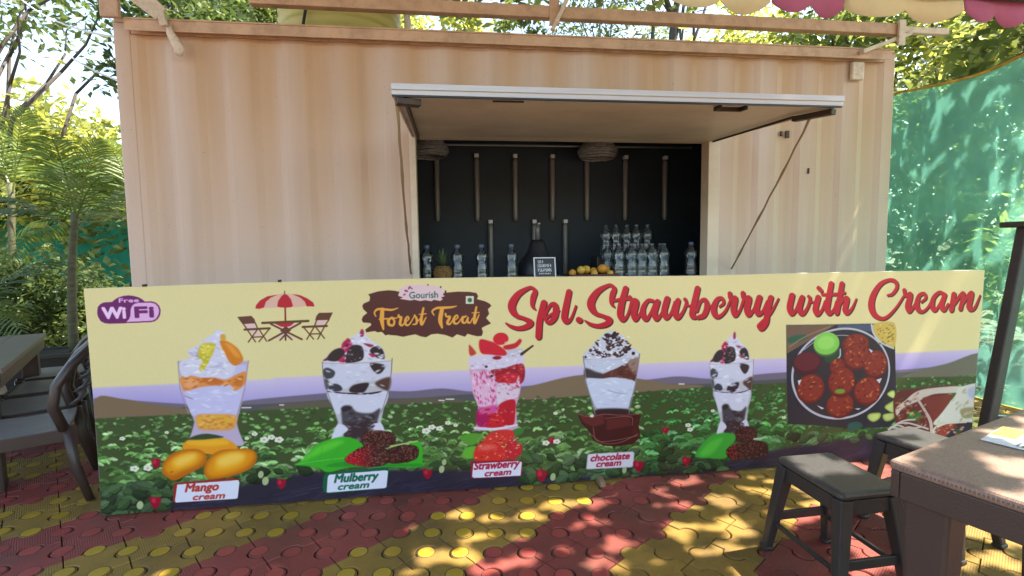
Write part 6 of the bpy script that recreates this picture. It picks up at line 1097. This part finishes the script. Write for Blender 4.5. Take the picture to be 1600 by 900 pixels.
# ================================================================ shade nets
def net(name, pts, z0, z1, m, lab, nz=10, seg=14, ripple=.05):
    p = thing(name, lab, 'net'); v = []; f = []; P = []
    for a, b_ in zip(pts[:-1], pts[1:]):
        for i in range(seg): P.append(V(a).lerp(V(b_), i / seg))
    P.append(V(pts[-1])); N = len(P)
    for i, q in enumerate(P):
        d = (P[min(i + 1, N - 1)] - P[max(i - 1, 0)]).normalized(); nrm = V((-d.y, d.x))
        for k in range(nz + 1):
            t = k / nz; sag = -.05 * math.sin(PI * ((i % seg) / seg)) * t
            o = nrm * (ripple * math.sin(i * 1.7 + k * .8) * math.sin(PI * t) + ripple * .5 * math.sin(i * .6)); v.append((q.x + o.x, q.y + o.y, z0 + (z1 - z0) * t + sag))
    for i in range(N - 1):
        for k in range(nz): a = i * (nz + 1) + k; f.append((a, a + nz + 1, a + nz + 2, a + 1))
    raw('mesh_sheet', np.array(v), np.array(f), m, p, smooth=True)
    for k, nm in ((nz, 'top_hem'), (0, 'bottom_hem')):
        bb = MB(); bb.tube([V(v[i * (nz + 1) + k]) for i in range(N)], .018 if k else .014, 6, flat=.6); bb.build(nm, M_hem, p, smooth=True)
    return p
net('shade_net', [(7.0, -2.4), (6.66, -.55), (6.50, .40), (6.45, 5.2)], .10, 2.82, M_net, 'tall teal shade net screening the right side of the yard')
net('shade_net', [(-9.5, 6.2), (-5.56, 7.2), (-2.0, 6.9), (2.0, 7.4)], .12, 2.12, M_net2, 'dark green shade net fence behind the palms at left', ripple=.09)
po = thing('net_post', 'dark leaning post with a flat cap in front of the teal net', 'post', (6.05, -.92, 0))
b = MB(); b.beam((-.06, 0, -.015), (.195, .02, 1.50), .068, .08); b.build('shaft', mat('brown_steel', (.055, .042, .042), .45, var=.2), po, bevel=.01)
MB().box(.10, .31, -.08, .12, 1.50, 1.54).build('cap', mat('brown_steel', (.055, .042, .042), .45), po, bevel=.01)
MB().beam((-.05, .01, .17), (1.2, -.35, .14), .05, .05).build('rail', mat('brown_steel', (.055, .042, .042), .45), po, bevel=.008)

# ================================================================ right side: stools and table
def stool():
    p = thing('stool', 'dark plastic stool nearest the printed board, in the open', 'stool', group='dark plastic stools at the brown table')
    a, c, h = .135, .18, .45
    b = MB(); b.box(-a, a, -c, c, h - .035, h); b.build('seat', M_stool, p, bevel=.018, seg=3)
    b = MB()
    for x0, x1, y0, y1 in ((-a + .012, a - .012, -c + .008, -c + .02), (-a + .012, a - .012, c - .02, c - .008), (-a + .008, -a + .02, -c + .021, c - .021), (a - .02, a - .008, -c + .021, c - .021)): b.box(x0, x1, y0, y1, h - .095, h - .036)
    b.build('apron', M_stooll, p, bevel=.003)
    for sx in (-1, 1):
        for sy in (-1, 1):
            top = V((sx * (a - .028), sy * (c - .028), h - .036)); bot = V((sx * (a + .022), sy * (c + .026), 0.0))
            b = MB(); b.beam(bot, top, .036, .036, up=V((0, 1, 0)), w2=.056, h2=.056); b.beam(bot, bot + (top - bot) * .045, .046, .046, up=V((0, 1, 0))); b.build('leg', M_stooll, p, bevel=.006)
    for z in (.165,):
        t = z / (h - .036); ax = (a + .022) * (1 - t) + (a - .028) * t; cy = (c + .026) * (1 - t) + (c - .028) * t
        for s in (-1, 1):
            b = MB(); b.box(-ax, ax, s * cy - .007, s * cy + .007, z - .02, z + .02); b.build('stretcher', M_stooll, p, bevel=.003)
            b = MB(); b.box(s * ax - .007, s * ax + .007, -cy, cy, z - .041, z - .0215); b.build('stretcher', M_stooll, p, bevel=.003)
    return p
s1 = stool(); s1.location = (3.868, -2.045, 0); s1.rotation_euler.z = R(2)
dup(s1, (4.56, -1.83, 0), R(14), 'dark plastic stool tucked behind the brown table corner')
tb = thing('plastic_table', 'brown woven plastic table with sun dapples on its top', 'table', (3.64, -2.515, 0), R(20))
w_, d_ = 1.1, .92
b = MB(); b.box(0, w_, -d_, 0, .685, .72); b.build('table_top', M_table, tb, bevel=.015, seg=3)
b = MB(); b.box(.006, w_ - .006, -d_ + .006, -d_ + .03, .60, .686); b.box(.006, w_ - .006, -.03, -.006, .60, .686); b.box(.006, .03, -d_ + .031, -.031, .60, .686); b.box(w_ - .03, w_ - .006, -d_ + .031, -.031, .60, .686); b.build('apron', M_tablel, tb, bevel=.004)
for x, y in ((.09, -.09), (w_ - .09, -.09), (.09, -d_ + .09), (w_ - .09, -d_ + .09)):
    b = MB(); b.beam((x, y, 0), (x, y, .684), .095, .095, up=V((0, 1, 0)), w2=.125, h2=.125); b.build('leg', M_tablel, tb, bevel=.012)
lf = thing('leaflet', 'folded leaflet with a yellow band lying on the brown table', 'leaflet', (4.20, -2.46, .7225), R(24))
MB().box(-.11, .11, -.075, .075, 0, .002).build('sheet', M_paper, lf); MB().box(-.02, .109, .01, .073, .0024, .003).build('yellow_band', M_yel, lf)
b = MB()
for k in range(4): b.box(-.09, .08 - .02 * (k % 2), -.055 + .014 * k, -.049 + .014 * k, .0024, .003)
b.build('print', M_ink, lf)

# ================================================================ left side: dining set
def chair():
    p = thing('plastic_chair', 'dark brown plastic chair nearest the camera, beside the board', 'chair', group='brown plastic chairs along the dark table')
    # local +x is the back of the chair, -x its front
    b = MB(); v = []; f = []
    nx, ny = 8, 6
    for i in range(nx + 1):
        for k in range(ny + 1):
            x = -.22 + .44 * i / nx; y = (-.225 + .45 * k / ny) * (1 - .10 * (i / nx)); z = .445 - .018 * math.sin(PI * i / nx) - .012 * math.cos(PI * (k / ny - .5)) + (-.02 * (1 - i / 2) ** 2 if i < 2 else 0); v.append((x, y, z))
    n = len(v); v += [(x, y, z - .022) for x, y, z in v]
    for i in range(nx):
        for k in range(ny):
            a = i * (ny + 1) + k; f += [(a, a + ny + 1, a + ny + 2, a + 1), (n + a, n + a + 1, n + a + ny + 2, n + a + ny + 1)]
    ed = [i * (ny + 1) for i in range(nx + 1)] + [nx * (ny + 1) + k for k in range(1, ny + 1)] + [i * (ny + 1) + ny for i in range(nx - 1, -1, -1)] + [k for k in range(ny - 1, 0, -1)]
    for q in range(len(ed)): a, c = ed[q], ed[(q + 1) % len(ed)]; f.append((a, c, n + c, n + a))
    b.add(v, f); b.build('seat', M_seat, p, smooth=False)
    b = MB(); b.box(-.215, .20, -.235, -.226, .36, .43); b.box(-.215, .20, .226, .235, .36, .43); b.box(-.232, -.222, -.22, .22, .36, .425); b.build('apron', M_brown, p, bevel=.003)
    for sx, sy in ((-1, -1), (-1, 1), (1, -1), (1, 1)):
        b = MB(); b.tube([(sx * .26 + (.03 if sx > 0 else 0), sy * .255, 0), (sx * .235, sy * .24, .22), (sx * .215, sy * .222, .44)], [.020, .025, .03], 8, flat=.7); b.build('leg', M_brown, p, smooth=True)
    hoop = [(.20, s * y, z) for s, y, z in ((-1, .225, .43), (-1, .25, .56), (-1, .252, .68), (-1, .225, .78), (-1, .15, .85), (-1, .05, .87), (1, .05, .87), (1, .15, .85), (1, .225, .78), (1, .252, .68), (1, .25, .56), (1, .225, .43))]
    bend = {.43: -.0, .56: -.035, .68: -.015, .78: .05, .85: .12, .87: .15}
    hoop = [(x + bend[z], y, z) for x, y, z in hoop]
    bk = MB().tube(hoop, .026, 8, flat=1.2).build('backrest', M_brown, p, smooth=True)
    for z in (.56, .63, .70, .77):
        x = .20 + .14 * (z - .44) / .42; h = .225 if z < .72 else .19
        b = MB(); b.tube([(x, -h, z), (x + .03, -h * .5, z + .006), (x + .04, 0, z + .008), (x + .03, h * .5, z + .006), (x, h, z)], .018, 6, flat=.35); b.build('slat', M_brown, bk, smooth=True)
    return p
fa = math.atan2(.49, .87)
ch0 = chair(); ch0.location = (-.155, -.795, 0); ch0.rotation_euler.z = fa
row = V((-.49, .87, 0))
for k, lab in enumerate(('dark brown plastic chair, second from the camera in the row', 'dark brown plastic chair, third from the camera in the row', 'dark brown plastic chair at the far end of the row by the planter')):
    o = V((-.155, -.795, 0)) + row * (.56 * (k + 1)); dup(ch0, o, fa + rnd.uniform(-.05, .05), lab)
dt = thing('dining_table', 'dark plank topped dining table cut by the left frame edge', 'table', (-.29, -.71, 0), math.atan2(.87, -.49))
# local +x runs along the row, +y away from the chairs
M_dt = mat('dark_top', (.14, .115, .10), .34, var=.15, scale=3, bump=.08)
for k in range(4): MB().box(0, 1.60, .004 + k * .2, .20 + k * .2, .715, .75).build('plank', M_dt, dt, bevel=.004)
b = MB(); b.box(.02, 1.58, .02, .05, .63, .713); b.box(.02, 1.58, .75, .78, .63, .713); b.box(.02, .05, .052, .748, .63, .713); b.box(1.55, 1.58, .052, .748, .63, .713); b.build('apron', M_brown, dt, bevel=.003)
for x in (.10, 1.50):
    for y in (.10, .70): MB().box(x - .05, x + .05, y - .05, y + .05, -.01, .712).build('leg', M_brown, dt, bevel=.008)

# ================================================================ plants
def frond(base, az, el, ln, droop, wleaf, m, parent, nl=26, lw=.011, fold=.5, name='frond'):
    v = []; f = []; tint = []
    d0 = V((math.cos(az) * math.cos(el), math.sin(az) * math.cos(el), math.sin(el))); side = V((-math.sin(az), math.cos(az), 0)); pts = []
    for i in range(nl + 1):
        t = i / nl; q = V(base) + d0 * (ln * t) + V((0, 0, -droop * ln * t * t)); pts.append(q)
    base_t = rnd.uniform(.1, .75)
    for i in range(nl):
        a, c = pts[i], pts[i + 1]; dd = (c - a).normalized(); r = .008 * (1 - i / nl) + .002
        o = len(v); up = side.cross(dd)
        v += [a + side * r, a - side * r, c - side * r, c + side * r]; f.append((o, o + 1, o + 2, o + 3)); tint.append(.35)
        t = i / nl
        if t < .12: continue
        L = wleaf * math.sin(PI * (t * .82 + .14)) * rnd.uniform(.85, 1.1)
        for s in (-1, 1):
            dl = (side * s * .80 + dd * (.55 + .3 * t) + up * (.28 - fold * .5) + V((0, 0, -.12 + rnd.uniform(-.1, .1)))).normalized(); wv = dd * lw * rnd.uniform(.8, 1.2)
            m_ = a + dl * L * .5 + V((0, 0, -.03 * L)); e_ = a + dl * L + V((0, 0, -.22 * L)); o = len(v)
            v += [a - wv * .6, a + wv * .6, m_ + wv, m_ - wv, e_ + wv * .15, e_ - wv * .15]; f += [(o, o + 1, o + 2, o + 3), (o + 3, o + 2, o + 4, o + 5)]
            tt = min(1, max(0, base_t + rnd.uniform(-.15, .15))); tint += [tt, tt]
    return raw(name, np.array([tuple(x) for x in v]), np.array(f), m, parent, tint)
def palm(loc, h, nf, ln, lab, lean=(0, 0), seed=1, wl=.34, stem_r=.036):
    rnd.seed(seed); p = thing('areca_palm', lab, 'palm', loc)
    top = V((lean[0], lean[1], h)); pts = [V((lean[0] * t * t, lean[1] * t * t, h * t)) for t in np.linspace(0, 1, 12)]
    b = MB(); b.tube(pts, [stem_r * (1.15 - .35 * i / 11 + (.12 if i % 2 else 0)) for i in range(12)], 10); b.build('stem', mat('palm_stem', (.10, .10, .05), .7, var=.4, scale=10, stretch=(1, 1, 4), bump=.3), p, smooth=True)
    for k in range(nf):
        az = k * 2.399 + rnd.uniform(-.3, .3); t = k / nf
        frond(top - V((0, 0, .25 * rnd.random())), az, R(78 - 62 * t + rnd.uniform(-8, 8)), ln * rnd.uniform(.8, 1.1), .25 + .45 * t, wl, L_palm, p)
    return p
palm((-1.62, 1.75, .38), 1.45, 10, 1.25, 'slender palm with a tall bare stem in the black planter', (.08, .05), 3)
palm((-2.25, 1.25, -.05), 1.0, 8, 1.3, 'low arching palm whose fronds enter from the left frame edge', (.1, .0), 7, .38)
palm((-1.75, 3.3, -.05), 2.2, 8, 1.3, 'darker palm standing close behind the container corner', (-.05, -.1), 12, .36)
palm((-2.9, 2.7, -.05), 2.3, 9, 1.5, 'tall feathery palm behind the slender one', (.1, 0), 21, .4)
pl = thing('planter_box', 'long black planter box at the foot of the slender palm', 'planter', (-1.62, 1.70, 0), R(10))
b = MB(); b.add([(-.42, -.2, -.01), (.42, -.2, -.01), (.42, .2, -.01), (-.42, .2, -.01), (-.48, -.24, .40), (.48, -.24, .40), (.48, .24, .40), (-.48, .24, .40)], [(3, 2, 1, 0), (0, 1, 5, 4), (1, 2, 6, 5), (2, 3, 7, 6), (3, 0, 4, 7), (4, 5, 6, 7)]); b.build('box', M_pot, pl, bevel=.01)
b = MB(); b.box(-.50, .50, -.26, -.24, .385, .425); b.box(-.50, .50, .24, .26, .385, .425); b.box(-.50, -.48, -.24, .24, .385, .425); b.box(.48, .50, -.24, .24, .385, .425); b.build('rim', M_pot, pl, bevel=.004)

def leaves(centers, spread, n, size, asp=.45, flat=.55, keep=None):
    """n leaf quads scattered about clump centres (numpy)"""
    k = nr.randint(0, len(centers), n); cen = centers[k]
    p = cen + nr.normal(0, 1, (n, 3)) * np.array(spread)
    if keep is not None: q = keep(p); p = p[q]; k = k[q]; n = len(p)
    nrm = nr.normal(0, 1, (n, 3)); nrm[:, 2] = np.abs(nrm[:, 2]) + flat; nrm /= np.linalg.norm(nrm, axis=1)[:, None]
    a = np.cross(nrm, nr.normal(0, 1, (n, 3))); a /= np.linalg.norm(a, axis=1)[:, None] + 1e-9; b = np.cross(nrm, a)
    s = (size * nr.uniform(.6, 1.35, n))[:, None]; L = a * s; W = b * s * asp
    tip = p + L; base = p - L; l_ = p + W - L * .1 + nrm * s * .12; r_ = p - W - L * .1 + nrm * s * .12
    v = np.stack([base, l_, tip, r_], 1).reshape(-1, 3); f = np.arange(4 * n).reshape(n, 4)
    ct = nr.uniform(0, 1, len(centers)); tint = np.clip(ct[k] * .55 + nr.uniform(0, .45, n), 0, 1)
    return v, f, tint
def limb(b, a, c, r0, r1, n=6, wob=.06):
    a = V(a); c = V(c); L = (c - a).length; pts = [a.lerp(c, i / n) + (V((rnd.uniform(-1, 1), rnd.uniform(-1, 1), rnd.uniform(-.5, .5))) * wob * L if 0 < i < n else V()) for i in range(n + 1)]
    b.tube(pts, [r0 + (r1 - r0) * i / n for i in range(n + 1)], 7); return pts
def tree(name, lab, loc, h, rad, n, size, m, trunk=M_bark, bole=.35, cl=34, squash=.8, seed=1, tr=None, cat='tree', grp=None, asp=.45, zc=.62, fill=.45):
    rnd.seed(seed); nr.seed(seed); p = thing(name, lab, cat, loc, group=grp)
    c = np.zeros((cl, 3)); u = nr.normal(0, 1, (cl, 3)); u /= np.linalg.norm(u, axis=1)[:, None]
    rr = rad * (fill + (1 - fill) * nr.uniform(0, 1, cl) ** .7); c = u * rr[:, None]; c[:, 2] *= squash * (h * (1 - bole) / 2) / rad; c[:, 2] += h * zc
    c[:, 2] = np.maximum(c[:, 2], h * bole * .6)
    b = MB(); tr = tr or .035 * h; tp = limb(b, (0, 0, -.06), (rnd.uniform(-.1, .1) * rad, rnd.uniform(-.1, .1) * rad, h * zc), tr, tr * .45, 7, .03)
    for i in range(0, cl, 2):
        s = tp[rnd.choice((2, 3, 4, 5, 6))]; q = V(c[i]); mid = s.lerp(q, .5) + V((0, 0, .06 * h)); limb(b, s, mid, tr * .38, tr * .22, 3, .08); limb(b, mid, q, tr * .22, tr * .06, 3, .08)
    b.build('trunk', trunk, p, smooth=True)
    v, f, t = leaves(c, (rad * .20, rad * .20, rad * .15), n, size, asp)
    raw('crown', v, f, m, p, t); return p
G = 'trees beyond the yard'
tree('leafy_shrub', 'bright yellow green shrub rising behind the net at far left', (-7.4, 8.6, -.06), 5.6, 2.3, 9000, .13, L_bright, seed=2, bole=.08, zc=.5, cl=48)
tree('leafy_shrub', 'pale green shrub next to the container corner behind the palms', (-5.1, 9.2, -.06), 5.2, 2.0, 8000, .12, L_bright, seed=3, bole=.08, zc=.5, cl=44)
tree('leafy_shrub', 'olive green shrub low behind the green net', (-4.4, 8.0, -.06), 3.4, 1.7, 6000, .11, L_mid, seed=4, bole=.08, zc=.5, cl=36)
tree('leafy_shrub', 'dull green bush in front of the net at far left', (-3.9, 3.9, -.06), 1.0, .95, 5200, .065, L_mid, seed=5, bole=.05, zc=.5, cl=30)
tree('leafy_shrub', 'dark green bush between the dining table and the net', (-3.1, 2.9, -.06), 1.7, .85, 6000, .055, L_dark, seed=6, bole=.05, zc=.5, cl=26)
tree('leafy_shrub', 'small dark bush beside the planter box', (-2.2, 3.3, -.06), .9, .8, 4200, .055, L_mid, seed=7, bole=.05, zc=.5, cl=26)
tree('leafy_shrub', 'broad bush at the foot of the green net', (-4.6, 5.8, -.06), .75, 1.5, 5000, .07, L_mid, seed=8, bole=.05, zc=.5, cl=36)
dk = tree('spreading_tree', 'dark spreading tree with bare forked limbs against the sky at top left', (-6.4, 6.6, -.06), 8.6, 3.4, 3000, .11, L_dark, M_bark2, .6, 36, .45, 9, .13, zc=.82, fill=.6)
tree('tall_tree', 'dark leafy tree over the container left corner', (-2.9, 6.6, -.06), 7.0, 1.25, 2600, .10, L_dark, M_bark2, .5, 26, .8, 10, .12, zc=.78)
tree('tall_tree', 'dense dark tree behind the left half of the roof', (-2.6, 11.6, -.06), 9.6, 2.3, 7000, .13, L_mid, M_bark, .4, 36, .8, 11, .2, zc=.72)
tree('tall_tree', 'sunlit tree right behind the yellow water tank', (2.3, 9.6, -.06), 8.4, 1.15, 3600, .11, L_bright, M_bark, .45, 22, 1.0, 12, .12, zc=.78)
tree('tall_tree', 'small leafy tree behind the middle of the roof', (4.4, 10.2, -.06), 7.6, .75, 1500, .10, L_mid, M_bark, .45, 12, .9, 13, .1, zc=.85)
tree('fine_leaved_tree', 'fine leaved grey green tree behind the roof centre', (7.0, 11.0, -.06), 9.8, 2.1, 4200, .085, L_mid, M_bark, .45, 34, .7, 14, .1, zc=.80, asp=.28)
tree('tall_tree', 'tree with a bare dark trunk seen between the roof rails', (8.15, 9.0, -.06), 11.5, 2.0, 3600, .12, L_mid, M_bark2, .6, 24, .6, 15, .15, zc=.88)
tree('leafy_shrub', 'bright bush behind the right half of the roof', (9.6, 8.2, -.06), 7.4, 1.9, 6500, .11, L_bright, M_bark, .2, 36, .9, 16, .1, zc=.66)
tree('tall_tree', 'dense tree behind the right end of the roof', (11.0, 6.2, -.06), 7.8, 2.0, 7500, .11, L_mid, M_bark, .2, 40, .9, 17, .14, zc=.6)
tree('leafy_shrub', 'leafy bush pressing close behind the teal net', (8.7, 2.0, -.06), 4.0, 1.3, 4200, .085, L_mid, M_bark, .1, 30, .9, 18, .06, zc=.55)
tree('tall_tree', 'sunny tree rising above the teal net', (11.6, 4.0, -.06), 6.6, 1.9, 5200, .11, L_bright, M_bark, .2, 36, .9, 19, .14, zc=.62)
tree('tall_tree', 'slim tree behind the teal net near the right frame edge', (10.4, 1.6, -.06), 6.4, 1.7, 3600, .11, L_mid, M_bark, .2, 30, .9, 20, .11, zc=.62)
tree('leafy_shrub', 'yellowish bush low behind the teal net', (8.2, .2, -.06), 2.6, .95, 2600, .08, L_bright, M_bark, .1, 22, .9, 22, .05, zc=.5)

# the big tree whose boughs hang over the yard (its trunk stands right of the picture)
def overhanging():
    rnd.seed(31); nr.seed(31); p = thing('overhanging_tree', 'tall tree at the right whose boughs hang over the yard', 'tree', (9.6, -3.6, -.06))
    O = np.array([9.6, -3.6, -.06]); s = np.array(SUN[:])
    gaps = np.array([  # x, y, rx, ry of the openings, where their light reaches the paving
        (2.31, -1.35, 0.085, 0.062),        (2.47, -1.40, 0.060, 0.054),        (2.08, -1.42, 0.065, 0.035),        (2.28, -1.70, 0.105, 0.060),
        (2.13, -1.65, 0.059, 0.048),        (2.08, -1.78, 0.084, 0.035),        (2.89, -1.32, 0.140, 0.067),        (3.08, -1.32, 0.070, 0.042),
        (2.65, -1.41, 0.067, 0.061),        (2.59, -1.61, 0.046, 0.042),        (2.93, -1.50, 0.072, 0.036),        (3.07, -1.72, 0.096, 0.046),
        (3.65, -1.19, 0.094, 0.034),        (3.44, -1.29, 0.043, 0.030),        (3.50, -1.41, 0.062, 0.042),        (3.74, -1.40, 0.098, 0.074),
        (3.38, -1.65, 0.088, 0.080),        (3.65, -1.65, 0.111, 0.072),        (3.17, -1.86, 0.071, 0.028),        (3.41, -1.84, 0.081, 0.045),
        (3.00, -1.88, 0.042, 0.035),        (2.57, -1.78, 0.074, 0.070),        (2.88, -1.84, 0.042, 0.044),        (3.56, -1.77, 0.036, 0.028),
        (2.38, -1.56, 0.093, 0.037),        (2.41, -1.81, 0.070, 0.034),
    ])
    xs = nr.uniform(-1.5, 10.5, 420); ys = nr.uniform(-5.5, 1.9, 420); zs = nr.uniform(4.5, 5.8, 420)
    cen = np.stack([xs, ys, zs], 1)
    more = []           # smaller openings over the table and the stools
    for x0, x1, y0, y1, z, st, r0, r1 in ((3.62, 4.75, -3.2, -2.2, .72, .20, .06, .095), (3.76, 3.98, -2.2, -1.88, .45, .15, .035, .06), (4.42, 4.72, -2.02, -1.66, .45, .16, .035, .06), (4.0, 5.2, -2.6, -1.4, 0, .24, .03, .065)):
        for px_ in np.arange(x0, x1, st):
            for py_ in np.arange(y0, y1, st):
                if nr.uniform() < .86:
                    r_ = nr.uniform(r0, r1); more.append((px_ + nr.uniform(-.05, .05) - s[0] / s[2] * z, py_ + nr.uniform(-.05, .05) - s[1] / s[2] * z, r_ * nr.uniform(1, 1.5), r_))
    grow = np.array(more)
    n_floor = len(gaps); gaps = np.concatenate([gaps, grow])
    def keep(q):
        g = q - s * (q[:, 2] / s[2])[:, None]; ok = np.ones(len(q), bool)
        for i, (gx, gy, rx, ry) in enumerate(gaps):
            e = .025 if i < n_floor else .042
            ok &= (((g[:, 0] - gx) / (rx + e)) ** 2 + ((g[:, 1] - gy) / (ry + e)) ** 2) > 1
        thin = (g[:, 0] > 4.75) & (nr.uniform(0, 1, len(q)) < .80); thin2 = (g[:, 0] > 6.2) & (nr.uniform(0, 1, len(q)) < .45)
        low = q[:, 2] > 4.0
        return ok & ~thin & ~thin2 & low
    v, f, t = leaves(cen, (.34, .34, .28), 110000, .085, .55, 1.2, keep)
    raw('crown', v - O, f, L_mid, p, t)
    b = MB(); tp = limb(b, (0, 0, 0), (-.4, .2, 4.9), .26, .17, 7, .03)
    fork = V((-2.4, 3.2, 5.1)); limb(b, tp[6], fork, .12, .08, 5, .03)
    for q in ((-8.2, 2.9, 5.2), (-6.2, 4.4, 5.4), (-2.8, 5.0, 5.3)): limb(b, fork, q, .075, .02, 6, .03)
    for q in ((-4.0, -2.2, 5.2), (.8, -1.2, 5.6)): limb(b, tp[5], q, .09, .03, 5, .04)
    b.build('trunk', M_bark2, p, smooth=True)
overhanging()

# awning edge at the top right
aw = thing('striped_awning', 'pink and cream striped awning with a scalloped edge overhead', 'awning', (0, 0, 0))
AX = [3.07, 3.46, 3.765, 4.245, 4.56]; AY, AZ = -2.13, 2.325
for i, (x0, x1) in enumerate(zip(AX[:-1], AX[1:])):
    m = M_cream if i in (0, 2) else M_pink
    nsc = 1 if (x1 - x0) < .27 else 2; v = []; f = []; N = 12 * nsc
    for k in range(N + 1):
        t = k / N; x = x0 + .002 + (x1 - x0 - .004) * t; dip = .05 + .038 * abs(math.sin(PI * t * nsc)) ** .8; wv = .018 * math.sin(x * 17 + 1)
        v += [(x, AY + .004 + wv * .3, AZ + .02), (x, AY + wv * .5, AZ), (x, AY + wv, AZ - dip)]
    for k in range(N): a = k * 3; f += [(a, a + 3, a + 4, a + 1), (a + 1, a + 4, a + 5, a + 2)]
    o = raw('valance_flap', np.array(v), np.array(f), m, aw, smooth=True); sm = o.modifiers.new('thickness', 'SOLIDIFY'); sm.thickness = .003
    v = []; f = []
    for k in range(9):
        t = k / 8; y = AY + .006 - 1.25 * t; z = AZ + .022 + .42 * t - .03 * math.sin(PI * t)
        v += [(x0 + .002, y, z), (x1 - .002, y, z)]
    for k in range(8): a = k * 2; f.append((a, a + 1, a + 3, a + 2))
    o = raw('canopy_strip', np.array(v), np.array(f), m, aw); sm = o.modifiers.new('thickness', 'SOLIDIFY'); sm.thickness = .003
b = MB(); b.tube([(AX[0], AY - .02, AZ + .005), (AX[-1] + .02, AY - .02, AZ + .005)], .012, 8); b.tube([(AX[-1] - .02, AY - .03, AZ), (AX[-1] - .02, AY - 1.2, AZ + .40)], .012, 8); b.tube([(AX[0] + .02, AY - .03, AZ), (AX[0] + .02, AY - 1.2, AZ + .40)], .012, 8); b.build('frame_rod', M_iron, aw)
MB().tube([(4.55, -3.37, -.015), (4.55, -3.37, 2.72)], .02, 10).build('pole', M_iron, aw)

for a, c, lab in (((-3.6, 4.1, 5.0), (.02, .10, 2.93), 'upper thin pale cable strung to the container corner'), ((-3.4, 4.2, 4.6), (.02, .12, 2.62), 'lower thin pale cable strung to the container side')):
    a = V(a); c = V(c); o = MB().tube([a.lerp(c, i / 10) + V((0, 0, -.10 * 4 * (i / 10) * (1 - i / 10))) for i in range(11)], .008, 5).build('cable', M_cable); tag(o, lab, 'cable')
